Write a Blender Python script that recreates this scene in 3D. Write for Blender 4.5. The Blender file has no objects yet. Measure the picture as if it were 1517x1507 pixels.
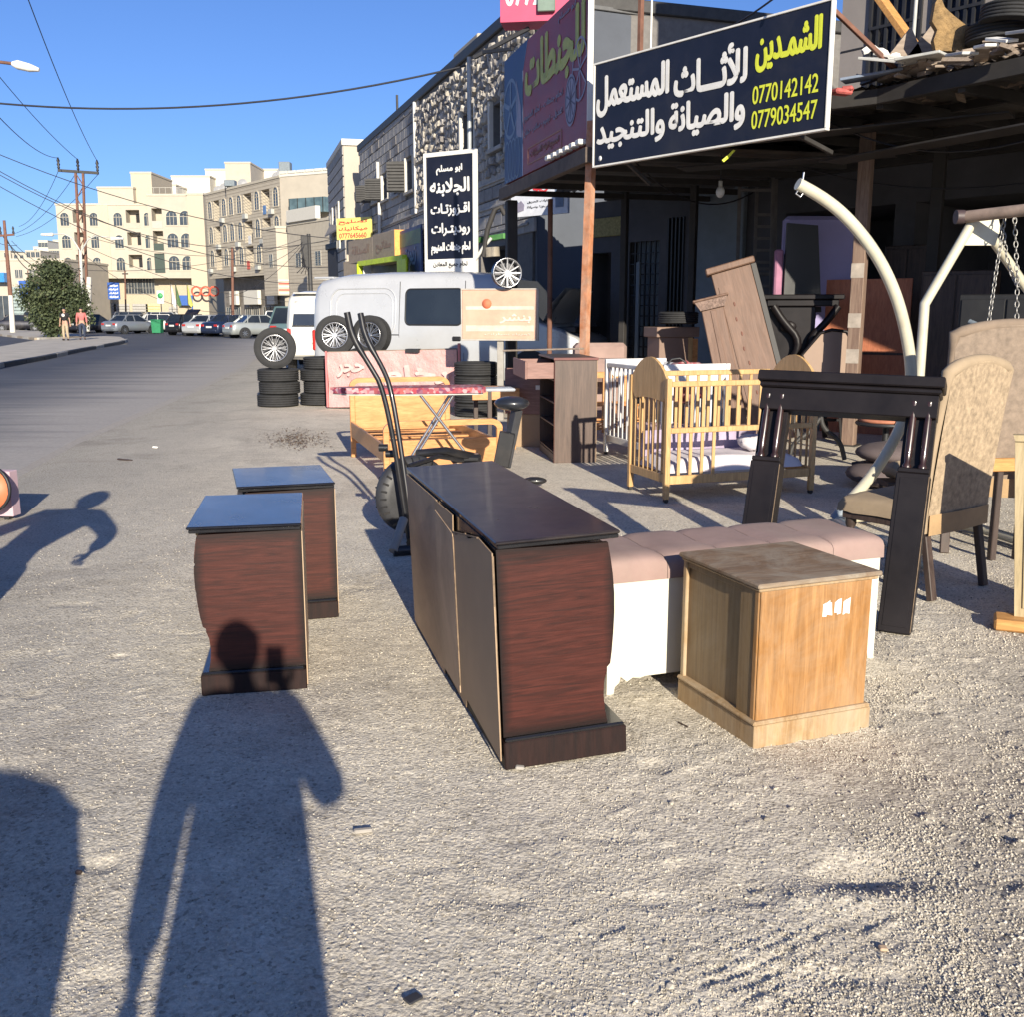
import bpy, math, random
import numpy as np
from mathutils import Vector, Matrix
random.seed(7)
PI = math.pi
scene = bpy.context.scene
COL = scene.collection

# ------------------------------------------------------------------ camera
FPX, CXP, CYP, CAMH = 1500.0, 758.5, 753.5, 1.5
PITCH = math.atan(288.5 / FPX)
cam = bpy.data.cameras.new('camera')
cam.sensor_fit = 'HORIZONTAL'; cam.sensor_width = 36.0; cam.lens = 36.0 * FPX / 1517.0
cam.clip_start = 0.05; cam.clip_end = 3000.0
camo = bpy.data.objects.new('camera', cam); COL.objects.link(camo)
camo.location = (0, 0, CAMH); camo.rotation_euler = (PI / 2 - PITCH, 0, 0)
scene.camera = camo
_c, _s = math.cos(PITCH), math.sin(PITCH)

def _ray(px, py):
    x = (px - CXP) / FPX; d = (py - CYP) / FPX
    return (x, _c - d * _s, -(_s + d * _c))
def G(px, py, z=0.0):
    "place on the level z seen in that direction"
    r = _ray(px, py); t = (z - CAMH) / r[2]
    return Vector((r[0] * t, r[1] * t, z))
def YP(px, py, y):
    "place at forward distance y seen in that direction"
    r = _ray(px, py); t = y / r[1]
    return Vector((r[0] * t, y, CAMH + r[2] * t))

# ------------------------------------------------------------------ light
SUN_EL, SUN_AZ = math.radians(18.8), math.radians(13.7)
LDIR = Vector((-math.sin(SUN_AZ) * math.cos(SUN_EL), math.cos(SUN_AZ) * math.cos(SUN_EL), -math.sin(SUN_EL)))
world = bpy.data.worlds.new('World'); scene.world = world; world.use_nodes = True
wn = world.node_tree; wn.nodes.clear()
wo = wn.nodes.new('ShaderNodeOutputWorld'); wb = wn.nodes.new('ShaderNodeBackground')
ws = wn.nodes.new('ShaderNodeTexSky'); ws.sky_type = 'NISHITA'; ws.sun_disc = False
ws.sun_elevation = SUN_EL
# the sun stands behind the camera and a little to its right
ws.sun_rotation = math.radians(180 - 13.7)
ws.altitude = 900; ws.air_density = 1.0; ws.dust_density = 0.9; ws.ozone_density = 5.0
wb.inputs['Strength'].default_value = 0.088
# clear dry air: deeper blue overall
wg = wn.nodes.new('ShaderNodeMix'); wg.data_type = 'RGBA'; wg.blend_type = 'MULTIPLY'; wg.inputs[0].default_value = 1.0
wg.inputs[7].default_value = (.74, .80, 1.02, 1)
wn.links.new(ws.outputs[0], wg.inputs[6]); wn.links.new(wg.outputs[2], wb.inputs[0]); wn.links.new(wb.outputs[0], wo.inputs[0])
sun = bpy.data.lights.new('sun', 'SUN'); sun.energy = 5.0; sun.angle = math.radians(0.5); sun.color = (1.0, 0.91, 0.75)
suno = bpy.data.objects.new('sun', sun); COL.objects.link(suno)
suno.rotation_euler = LDIR.to_track_quat('-Z', 'Y').to_euler()
suno.location = (5, -20, 20)
vs = scene.view_settings
scene.display_settings.display_device = 'sRGB'
vs.view_transform = 'Standard'; vs.look = 'None'; vs.gamma = 1.0; vs.use_curve_mapping = False
vs.exposure = 0.70
scene.cycles.max_bounces = 6

# ------------------------------------------------------------------ materials
MATS = {}
def _base(name):
    m = bpy.data.materials.new(name); m.use_nodes = True
    nt = m.node_tree; b = nt.nodes['Principled BSDF']
    return m, nt, b
def _n(nt, t, **k):
    n = nt.nodes.new(t)
    for a, v in k.items(): setattr(n, a, v)
    return n
def _coords(nt, kind='Object', scale=(1, 1, 1), rot=(0, 0, 0)):
    tc = _n(nt, 'ShaderNodeTexCoord'); mp = _n(nt, 'ShaderNodeMapping')
    mp.inputs['Scale'].default_value = scale; mp.inputs['Rotation'].default_value = rot
    nt.links.new(tc.outputs[kind], mp.inputs[0]); return mp.outputs[0]
def _noise(nt, vec, scale, detail=4, rough=.6, dist=0.0):
    n = _n(nt, 'ShaderNodeTexNoise'); n.inputs['Scale'].default_value = scale
    n.inputs['Detail'].default_value = detail; n.inputs['Roughness'].default_value = rough
    n.inputs['Distortion'].default_value = dist
    nt.links.new(vec, n.inputs['Vector']); return n.outputs['Fac']
def _ramp(nt, fac, stops):
    r = _n(nt, 'ShaderNodeValToRGB'); el = r.color_ramp.elements
    while len(el) < len(stops): el.new(0.5)
    for e, (p, c) in zip(el, stops):
        e.position = p; e.color = (*c, 1) if len(c) == 3 else c
    nt.links.new(fac, r.inputs[0]); return r.outputs[0]
def _bump(nt, b, h, strength=.3, dist=.01, prev=None):
    n = _n(nt, 'ShaderNodeBump'); n.inputs['Strength'].default_value = strength
    n.inputs['Distance'].default_value = dist
    nt.links.new(h, n.inputs['Height'])
    if prev is not None: nt.links.new(prev, n.inputs['Normal'])
    nt.links.new(n.outputs[0], b.inputs['Normal']); return n.outputs[0]
def _mix(nt, fac, a, b_, mode='MIX'):
    n = _n(nt, 'ShaderNodeMix', data_type='RGBA', blend_type=mode)
    for sock, v in ((n.inputs[0], fac), (n.inputs[6], a), (n.inputs[7], b_)):
        if hasattr(v, 'is_output') or hasattr(v, 'links'): nt.links.new(v, sock)
        elif isinstance(v, (int, float)): sock.default_value = v
        else: sock.default_value = (*v, 1)
    return n.outputs[2]
def mul(c, k): return tuple(min(1.0, x * k) for x in c)

def M(name, col, rough=.6, metal=0.0, var=.18, scale=6.0, bump=0.0, bscale=60.0, bdist=.004, spec=.5, dirt=0.0, dirtcol=(.25, .21, .16), coat=0.0):
    if name in MATS: return MATS[name]
    m, nt, b = _base(name)
    v = _coords(nt)
    f = _noise(nt, v, scale, 5, .65)
    c = _ramp(nt, f, [(.3, mul(col, 1 - var)), (.7, mul(col, 1 + var))])
    if dirt > 0:
        g = _noise(nt, v, scale * .45, 8, .7, .6)
        gm = _ramp(nt, g, [(.52 - dirt * .2, (0, 0, 0)), (.72, (1, 1, 1))])
        mm = _n(nt, 'ShaderNodeMath', operation='MULTIPLY'); nt.links.new(gm, mm.inputs[0]); mm.inputs[1].default_value = min(1, dirt * 1.3)
        c = _mix(nt, mm.outputs[0], c, dirtcol)
    nt.links.new(c, b.inputs['Base Color'])
    rr = _n(nt, 'ShaderNodeMapRange'); rr.inputs['To Min'].default_value = max(.02, rough - .1); rr.inputs['To Max'].default_value = min(1, rough + .14)
    nt.links.new(f, rr.inputs[0]); nt.links.new(rr.outputs[0], b.inputs['Roughness'])
    b.inputs['Metallic'].default_value = metal; b.inputs['Specular IOR Level'].default_value = spec
    b.inputs['Coat Weight'].default_value = coat; b.inputs['Coat Roughness'].default_value = .08
    if bump > 0: _bump(nt, b, _noise(nt, v, bscale, 6, .7), bump, bdist)
    MATS[name] = m; return m

def WOOD(name, c1, c2, c3=None, rough=.45, grain=(2.5, 40, 40), var=.5, bump=.15, edge=0.0, dust=0.0, dustcol=(.36, .32, .26), coat=0.0, spec=.5, dist=1.2):
    "grain = texture scale per local axis, small along the grain"
    if name in MATS: return MATS[name]
    m, nt, b = _base(name)
    v = _coords(nt, 'Object', grain)
    f1 = _noise(nt, v, 1.0, 8, .6, dist)
    v2 = _coords(nt, 'Object', tuple(g * 3.3 for g in grain))
    f2 = _noise(nt, v2, 1.0, 4, .7, .3)
    c = _ramp(nt, f1, [(.32, c1), (.5, c3 or mul(tuple((a + d) / 2 for a, d in zip(c1, c2)), 1)), (.68, c2)])
    dark = _ramp(nt, f2, [(.35, (.62, .62, .62)), (.55, (1, 1, 1))])
    c = _mix(nt, var, c, dark, 'MULTIPLY')
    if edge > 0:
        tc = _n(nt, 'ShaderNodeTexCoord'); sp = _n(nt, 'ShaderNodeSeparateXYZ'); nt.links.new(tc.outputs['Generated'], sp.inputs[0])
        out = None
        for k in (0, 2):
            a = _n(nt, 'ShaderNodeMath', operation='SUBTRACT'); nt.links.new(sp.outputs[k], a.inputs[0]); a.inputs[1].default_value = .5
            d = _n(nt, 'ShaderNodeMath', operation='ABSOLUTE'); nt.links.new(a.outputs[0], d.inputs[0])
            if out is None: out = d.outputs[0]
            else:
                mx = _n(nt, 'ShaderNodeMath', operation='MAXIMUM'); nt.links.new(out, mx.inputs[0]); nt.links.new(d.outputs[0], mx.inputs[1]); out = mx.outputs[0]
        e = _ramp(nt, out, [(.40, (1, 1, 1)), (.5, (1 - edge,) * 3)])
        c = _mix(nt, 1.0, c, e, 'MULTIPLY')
    if dust > 0:
        vo = _coords(nt, 'Object', (1, 1, 1))
        g = _noise(nt, vo, 4.0, 8, .72, .8)
        gm = _ramp(nt, g, [(.40, (0, 0, 0)), (.66, (dust,) * 3)])
        c = _mix(nt, gm, c, dustcol)
    nt.links.new(c, b.inputs['Base Color'])
    rr = _n(nt, 'ShaderNodeMapRange'); rr.inputs['To Min'].default_value = max(.05, rough - .08); rr.inputs['To Max'].default_value = min(1, rough + .18)
    nt.links.new(f2, rr.inputs[0]); nt.links.new(rr.outputs[0], b.inputs['Roughness'])
    b.inputs['Coat Weight'].default_value = coat; b.inputs['Coat Roughness'].default_value = .12
    b.inputs['Specular IOR Level'].default_value = spec
    if bump > 0: _bump(nt, b, f2, bump, .002)
    MATS[name] = m; return m

def GLASS(name, col=(.02, .025, .03), rough=.06, var=0.3):
    if name in MATS: return MATS[name]
    m, nt, b = _base(name)
    v = _coords(nt); f = _noise(nt, v, 1.3, 3, .5)
    nt.links.new(_ramp(nt, f, [(.3, mul(col, 1 - var)), (.7, mul(col, 1 + var))]), b.inputs['Base Color'])
    b.inputs['Roughness'].default_value = rough; b.inputs['Specular IOR Level'].default_value = .8
    MATS[name] = m; return m

# ------------------------------------------------------------------ mesh builder
class MB:
    def __init__(s): s.v = []; s.f = []; s.sm = []
    def add(s, vs, fs, smooth=False):
        o = len(s.v); s.v.extend([tuple(p) for p in vs])
        s.f.extend([tuple(i + o for i in f) for f in fs]); s.sm.extend([smooth] * len(fs)); return s
    def box(s, c, size, rz=0.0, bev=None, R=None):
        hx, hy, hz = (abs(a) / 2 for a in size)
        if bev is None: bev = min(.004, min(hx, hy, hz) * .35)
        if R is None: R = Matrix.Rotation(rz, 3, 'Z') if rz else None
        C = Vector(c); vs = []; fs = []
        if bev <= 0:
            vs = [Vector((x, y, z)) for x in (-hx, hx) for y in (-hy, hy) for z in (-hz, hz)]
            fs = [(0, 1, 3, 2), (4, 6, 7, 5), (0, 4, 5, 1), (2, 3, 7, 6), (0, 2, 6, 4), (1, 5, 7, 3)]
        else:
            idx = {}; h = (hx, hy, hz)
            for sx in (-1, 1):
                for sy in (-1, 1):
                    for sz in (-1, 1):
                        sg = (sx, sy, sz)
                        for a in range(3):
                            p = [sg[k] * (h[k] - (0 if k == a else bev)) for k in range(3)]
                            idx[(sx, sy, sz, a)] = len(vs); vs.append(Vector(p))
            for a in range(3):
                b_, c_ = (a + 1) % 3, (a + 2) % 3
                for sa in (-1, 1):
                    q = []
                    for sb, sc in ((-1, -1), (1, -1), (1, 1), (-1, 1)):
                        g = [0, 0, 0]; g[a] = sa; g[b_] = sb; g[c_] = sc; q.append(idx[(*g, a)])
                    fs.append(tuple(q if sa > 0 else q[::-1]))
            for a, b_, c_ in ((0, 1, 2), (1, 2, 0), (2, 0, 1)):
                for sa in (-1, 1):
                    for sb in (-1, 1):
                        def k(ax, sc):
                            g = [0, 0, 0]; g[a] = sa; g[b_] = sb; g[c_] = sc; return idx[(*g, ax)]
                        q = (k(a, -1), k(b_, -1), k(b_, 1), k(a, 1))
                        fs.append(q if sa * sb > 0 else q[::-1])
            for sx in (-1, 1):
                for sy in (-1, 1):
                    for sz in (-1, 1):
                        q = tuple(idx[(sx, sy, sz, a)] for a in range(3)); fs.append(q if sx * sy * sz > 0 else q[::-1])
        vs = [(R @ p if R else p) + C for p in vs]
        return s.add(vs, fs)
    def bx(s, x0, x1, y0, y1, z0, z1, bev=None):
        return s.box(((x0 + x1) / 2, (y0 + y1) / 2, (z0 + z1) / 2), (x1 - x0, y1 - y0, z1 - z0), bev=bev)
    def beam(s, p0, p1, w, h, bev=None, up=(0, 0, 1)):
        "square bar between two points; w across, h along up"
        p0, p1 = Vector(p0), Vector(p1); d = p1 - p0; L = d.length; x = d / L
        u = Vector(up)
        if abs(x.dot(u)) > .98: u = Vector((0, 1, 0))
        y = u.cross(x).normalized(); z = x.cross(y)
        R = Matrix((x, y, z)).transposed()
        return s.box((p0 + p1) / 2, (L, w, h), bev=bev, R=R)
    def cyl(s, p0, p1, r0, r1=None, n=12, smooth=True, cap=True):
        return s.tube([p0, p1], [r0, r0 if r1 is None else r1], n, smooth, cap)
    def tube(s, pts, r, n=8, smooth=True, cap=True, closed=False):
        pts = [Vector(p) for p in pts]; k = len(pts)
        rs = r if isinstance(r, (list, tuple)) else [r] * k
        vs = []; prev = None
        for i, p in enumerate(pts):
            if closed: t = (pts[(i + 1) % k] - pts[i - 1])
            else: t = (pts[min(i + 1, k - 1)] - pts[max(i - 1, 0)])
            t.normalize()
            if prev is None:
                a = Vector((0, 0, 1)) if abs(t.z) < .9 else Vector((1, 0, 0))
                u = t.cross(a).normalized()
            else:
                u = (prev - t * prev.dot(t)); u.normalize()
            prev = u; w = t.cross(u)
            for j in range(n):
                an = 2 * PI * j / n; vs.append(p + (u * math.cos(an) + w * math.sin(an)) * rs[i])
        fs = []
        for i in range(k if closed else k - 1):
            i2 = (i + 1) % k
            for j in range(n):
                fs.append((i * n + j, i * n + (j + 1) % n, i2 * n + (j + 1) % n, i2 * n + j))
        s.add(vs, fs, smooth)
        if cap and not closed:
            s.add(vs[:n], [tuple(range(n))[::-1]]); s.add(vs[-n:], [tuple(range(n))])
        return s
    def prism(s, poly, a0, a1, axis='y', smooth=False):
        "extrude a 2-D outline; axis y: poly is (x,z); axis x: (y,z); axis z: (x,y)"
        def P(p, a):
            return {'y': (p[0], a, p[1]), 'x': (a, p[0], p[1]), 'z': (p[0], p[1], a)}[axis]
        n = len(poly); vs = [P(p, a0) for p in poly] + [P(p, a1) for p in poly]
        s.add(vs, [(i, (i + 1) % n, n + (i + 1) % n, n + i) for i in range(n)], smooth)
        s.add(vs[:n], [tuple(range(n))[::-1]]); s.add(vs[n:], [tuple(range(n))]); return s
    def lathe(s, prof, c=(0, 0, 0), n=24, R=None, smooth=True, closed=False):
        C = Vector(c); vs = []; k = len(prof)
        for (r, z) in prof:
            for j in range(n):
                a = 2 * PI * j / n; p = Vector((r * math.cos(a), r * math.sin(a), z))
                vs.append((R @ p if R else p) + C)
        fs = [(i * n + j, i * n + (j + 1) % n, ((i + 1) % k) * n + (j + 1) % n, ((i + 1) % k) * n + j) for i in range(k if closed else k - 1) for j in range(n)]
        s.add(vs, fs, smooth)
        if not closed:
            for i, rev in ((0, True), (k - 1, False)):
                if prof[i][0] > 1e-5:
                    ring = vs[i * n:(i + 1) * n]; s.add(ring, [tuple(range(n))[::-1] if rev else tuple(range(n))])
        return s
    def ball(s, c, r, n=12, m=8, R=None):
        if not isinstance(r, (tuple, list)): r = (r, r, r)
        C = Vector(c); vs = []
        for i in range(m + 1):
            th = PI * i / m
            for j in range(n):
                a = 2 * PI * j / n
                p = Vector((r[0] * math.sin(th) * math.cos(a), r[1] * math.sin(th) * math.sin(a), r[2] * math.cos(th)))
                vs.append((R @ p if R else p) + C)
        return s.add(vs, [(i * n + j, (i + 1) * n + j, (i + 1) * n + (j + 1) % n, i * n + (j + 1) % n) for i in range(m) for j in range(n)], True)
    def sheet(s, rows, smooth=True):
        k = len(rows[0]); vs = [p for r in rows for p in r]
        return s.add(vs, [(i * k + j, i * k + j + 1, (i + 1) * k + j + 1, (i + 1) * k + j) for i in range(len(rows) - 1) for j in range(k - 1)], smooth)
    def xf(s, Mx):
        s.v = [tuple(Mx @ Vector(p)) for p in s.v]; return s
    def build(s, name, mat, parent=None, world=False, label=None, kind=None):
        vs = s.v
        if world and parent is not None:
            rt = parent
            while rt.parent is not None: rt = rt.parent
            iv = rt.matrix_basis.inverted(); vs = [tuple(iv @ Vector(p)) for p in vs]
        me = bpy.data.meshes.new(name); me.from_pydata(vs, [], s.f)
        me.polygons.foreach_set('use_smooth', s.sm)
        if mat is not None: me.materials.append(mat)
        me.validate(); me.update()
        o = bpy.data.objects.new(name, me); COL.objects.link(o)
        if parent is not None: o.parent = parent
        if label: o['label'] = label
        if kind: o['kind'] = kind
        return o

def thing(name, label, cat, loc=(0, 0, 0), rz=0.0, group=None, R=None):
    o = bpy.data.objects.new(name, None); o.empty_display_size = .1; COL.objects.link(o)
    mb = Matrix.Translation(Vector(loc)) @ (R.to_4x4() if R is not None else Matrix.Rotation(rz, 4, 'Z'))
    o.matrix_basis = mb
    o['label'] = label; o['category'] = cat
    if group: o['group'] = group
    return o
def tag(o, label, cat, group=None):
    o['label'] = label; o['category'] = cat
    if group: o['group'] = group
    return o
def inst(o, parent, name=None):
    c = o.copy(); COL.objects.link(c); c.parent = parent
    if name: c.name = name
    return c
def dup(root, label=None, loc=None, rz=None, group=None, scale=None):
    r = root.copy(); COL.objects.link(r)
    if loc is not None or rz is not None:
        l = loc if loc is not None else root.matrix_basis.translation
        r.matrix_basis = Matrix.Translation(Vector(l)) @ Matrix.Rotation(rz or 0, 4, 'Z') @ (Matrix.Diagonal((*((scale,) * 3), 1)) if scale else Matrix.Identity(4))
    if label: r['label'] = label
    if group: r['group'] = group
    def rec(a, pa):
        for ch in list(a.children):
            c = ch.copy(); COL.objects.link(c); c.parent = pa; rec(ch, c)
    rec(root, r); return r
def recolor(root, old, new):
    def rec(a):
        for ch in a.children:
            if ch.type == 'MESH' and ch.data.materials and ch.data.materials[0] == old:
                ch.data = ch.data.copy(); ch.data.materials[0] = new
            rec(ch)
    rec(root)
def warp(p): return p

# ------------------------------------------------------------------ lettering
_AR = {}
def _ar(ch, *f): _AR[ch] = f
for ch, f in {'ا': (0xFE8D, 0xFE8E), 'أ': (0xFE83, 0xFE84), 'ب': (0xFE8F, 0xFE90, 0xFE91, 0xFE92), 'ة': (0xFE93, 0xFE94), 'ت': (0xFE95, 0xFE96, 0xFE97, 0xFE98),
              'ث': (0xFE99, 0xFE9A, 0xFE9B, 0xFE9C), 'ج': (0xFE9D, 0xFE9E, 0xFE9F, 0xFEA0), 'ح': (0xFEA1, 0xFEA2, 0xFEA3, 0xFEA4), 'خ': (0xFEA5, 0xFEA6, 0xFEA7, 0xFEA8),
              'د': (0xFEA9, 0xFEAA), 'ر': (0xFEAD, 0xFEAE), 'ز': (0xFEAF, 0xFEB0), 'س': (0xFEB1, 0xFEB2, 0xFEB3, 0xFEB4), 'ش': (0xFEB5, 0xFEB6, 0xFEB7, 0xFEB8),
              'ص': (0xFEB9, 0xFEBA, 0xFEBB, 0xFEBC), 'ط': (0xFEC1, 0xFEC2, 0xFEC3, 0xFEC4), 'ع': (0xFEC9, 0xFECA, 0xFECB, 0xFECC), 'غ': (0xFECD, 0xFECE, 0xFECF, 0xFED0),
              'ف': (0xFED1, 0xFED2, 0xFED3, 0xFED4), 'ق': (0xFED5, 0xFED6, 0xFED7, 0xFED8), 'ك': (0xFED9, 0xFEDA, 0xFEDB, 0xFEDC), 'ل': (0xFEDD, 0xFEDE, 0xFEDF, 0xFEE0),
              'م': (0xFEE1, 0xFEE2, 0xFEE3, 0xFEE4), 'ن': (0xFEE5, 0xFEE6, 0xFEE7, 0xFEE8), 'ه': (0xFEE9, 0xFEEA, 0xFEEB, 0xFEEC), 'و': (0xFEED, 0xFEEE),
              'ي': (0xFEF1, 0xFEF2, 0xFEF3, 0xFEF4), 'ى': (0xFEEF, 0xFEF0), 'ـ': (0x640, 0x640, 0x640, 0x640), '\u0001': (0xFEFB, 0xFEFC), '\u0002': (0xFEF7, 0xFEF8)}.items():
    _AR[ch] = f
def shape(t):
    if not any(c in _AR for c in t): return t
    t = t.replace('لا', '\u0001').replace('لأ', '\u0002'); out = []
    for i, ch in enumerate(t):
        if ch not in _AR: out.append(ch); continue
        f = _AR[ch]
        pj = i > 0 and t[i - 1] in _AR and len(_AR[t[i - 1]]) == 4
        nj = len(f) == 4 and i + 1 < len(t) and t[i + 1] in _AR
        out.append(chr(f[(3 if nj else 1) if pj else (2 if nj else 0)]))
    return ''.join(out[::-1])
_TX = {}
def lettering(t, x0, x1, z0, z1, y, mat, parent, bold=.02, name='lettering', skew=0.0, italic=0.0):
    "flat letters filling a rectangle of the parent's local x-z plane, facing -y"
    key = (t,)
    if key not in _TX:
        cu = bpy.data.curves.new('t', 'FONT'); cu.body = shape(t); cu.size = 1; cu.resolution_u = 4
        to = bpy.data.objects.new('t', cu); COL.objects.link(to)
        bpy.context.view_layer.update()
        me = bpy.data.meshes.new_from_object(to)
        vs = [tuple(v.co) for v in me.vertices]; fs = [tuple(p.vertices) for p in me.polygons]
        bpy.data.objects.remove(to); bpy.data.curves.remove(cu); bpy.data.meshes.remove(me)
        par = list(range(len(vs)))
        def find(a):
            while par[a] != a: par[a] = par[par[a]]; a = par[a]
            return a
        for f in fs:
            for a in f[1:]: par[find(a)] = find(f[0])
        ids = {}; lay = [ids.setdefault(find(i), len(ids)) for i in range(len(vs))]
        _TX[key] = (vs, fs, lay)
    vs, fs, lay = _TX[key]
    if not vs: return None
    xs = [v[0] for v in vs]; ys = [v[1] for v in vs]
    X0, X1, Y0, Y1 = min(xs), max(xs), min(ys), max(ys)
    H = z1 - z0; b = bold * H
    kx = (x1 - x0 - 2 * b) / max(1e-6, X1 - X0); kz = (z1 - z0 - 2 * b) / max(1e-6, Y1 - Y0)
    mb = MB(); offs = [(0, 0)] if bold <= 0 else [(0, 0)] + [(math.cos(a), math.sin(a)) for a in (0, PI / 4, PI / 2, 3 * PI / 4, PI, 5 * PI / 4, 3 * PI / 2, 7 * PI / 4)]
    for k, (ox, oz) in enumerate(offs):
        pts = []
        for v, l in zip(vs, lay):
            X = x0 + b + (v[0] - X0) * kx + ox * b; Z = z0 + b + (v[1] - Y0) * kz + oz * b
            pts.append((X + italic * (Z - z0), y - .0012 * k * .5 - .00012 * (l % 5), Z + skew * (X - x0)))
        mb.add(pts, fs)
    return mb.build(name, mat, parent)

# ------------------------------------------------------------------ ground
rng = np.random.RandomState(11)
def _lat(seed, X, Y, s):
    r = np.random.RandomState(seed).rand(256, 256).astype(np.float32)
    x = X / s + 1000.0; y = Y / s + 1000.0
    xi = np.floor(x).astype(int); yi = np.floor(y).astype(int); fx = x - xi; fy = y - yi
    fx = fx * fx * (3 - 2 * fx); fy = fy * fy * (3 - 2 * fy)
    a = r[xi % 256, yi % 256]; b = r[(xi + 1) % 256, yi % 256]; c = r[xi % 256, (yi + 1) % 256]; d = r[(xi + 1) % 256, (yi + 1) % 256]
    return (a * (1 - fx) + b * fx) * (1 - fy) + (c * (1 - fx) + d * fx) * fy - .5
def _grow(a, step, lim, k=1.09):
    out = []
    while abs(a) < lim: a += step; step *= k; out.append(a)
    return out
def height(X, Y):
    d = np.sqrt(X ** 2 + Y ** 2)
    near = np.clip((9.5 - d) / 5.0, 0, 1)
    right = np.clip((X + .3) / 1.6, 0, 1) * .6 + .55
    A, B = X * .8 + Y * .6, Y * .8 - X * .6; E, F_ = X * .5 - Y * .87, X * .87 + Y * .5
    h = _lat(1, X, Y, .9) * .016 + _lat(2, A, B, .37) * .010 + _lat(3, E, F_, .15) * .006 + _lat(8, A, B, .06) * .004 * right + _lat(4, E, F_, .031) * .0045 * right
    h *= .8
    h += (_lat(31, X * 7.3, Y * 7.3, .083) ** 3) * .030 * right
    h += np.maximum(0, _lat(5, A, B, .042) - .25) * .035 * right
    h -= np.maximum(0, _lat(9, X, Y, .16) - .30) * .06
    # wheel tracks pressed into the dirt at the lower right
    u = (Y - 2.12) * .856 - (X - .62) * .518; w = (X - .62) * .856 + (Y - 2.12) * .518
    m = np.clip(1 - np.abs(u - .02) / .17, 0, 1) * np.clip(1.2 - np.abs(w) / .5, 0, 1)
    h += m * .0036 * np.sin(u * 150 + _lat(6, X, Y, .2) * 3)
    # small hollow
    e = ((X - .98) / .17) ** 2 + ((Y - 2.52) / .10) ** 2
    h -= .03 * np.exp(-e * 1.3) - .014 * np.exp(-((X - .9) / .25) ** 2 - ((Y - 2.40) / .06) ** 2)
    return h * near
xs = list(np.arange(-2.9, 3.5, .0145)); ys = list(np.arange(1.55, 5.6, .0145))
xs = _grow(xs[0], -.016, 900)[::-1] + xs + _grow(xs[-1], .016, 900)
ys = _grow(ys[0], -.02, 300, 1.12)[::-1] + ys + _grow(ys[-1], .016, 1500)
XS, YS = np.meshgrid(np.array(xs), np.array(ys), indexing='ij')
HS = height(XS, YS)
nx, ny = XS.shape
co = np.stack([XS, YS, HS], -1).reshape(-1, 3).astype(np.float32)
ii = np.arange(nx * ny).reshape(nx, ny)
q = np.stack([ii[:-1, :-1], ii[1:, :-1], ii[1:, 1:], ii[:-1, 1:]], -1).reshape(-1, 4)
def np_mesh(name, co, q, mat, smooth=True):
    me = bpy.data.meshes.new(name); me.vertices.add(len(co)); me.vertices.foreach_set('co', co.ravel())
    k = q.shape[1]
    me.loops.add(q.size); me.loops.foreach_set('vertex_index', q.ravel().astype(np.int32))
    me.polygons.add(len(q)); me.polygons.foreach_set('loop_start', np.arange(0, q.size, k, dtype=np.int32))
    me.polygons.foreach_set('use_smooth', np.full(len(q), smooth))
    me.update(calc_edges=True); me.materials.append(mat)
    o = bpy.data.objects.new(name, me); COL.objects.link(o); return o

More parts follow.
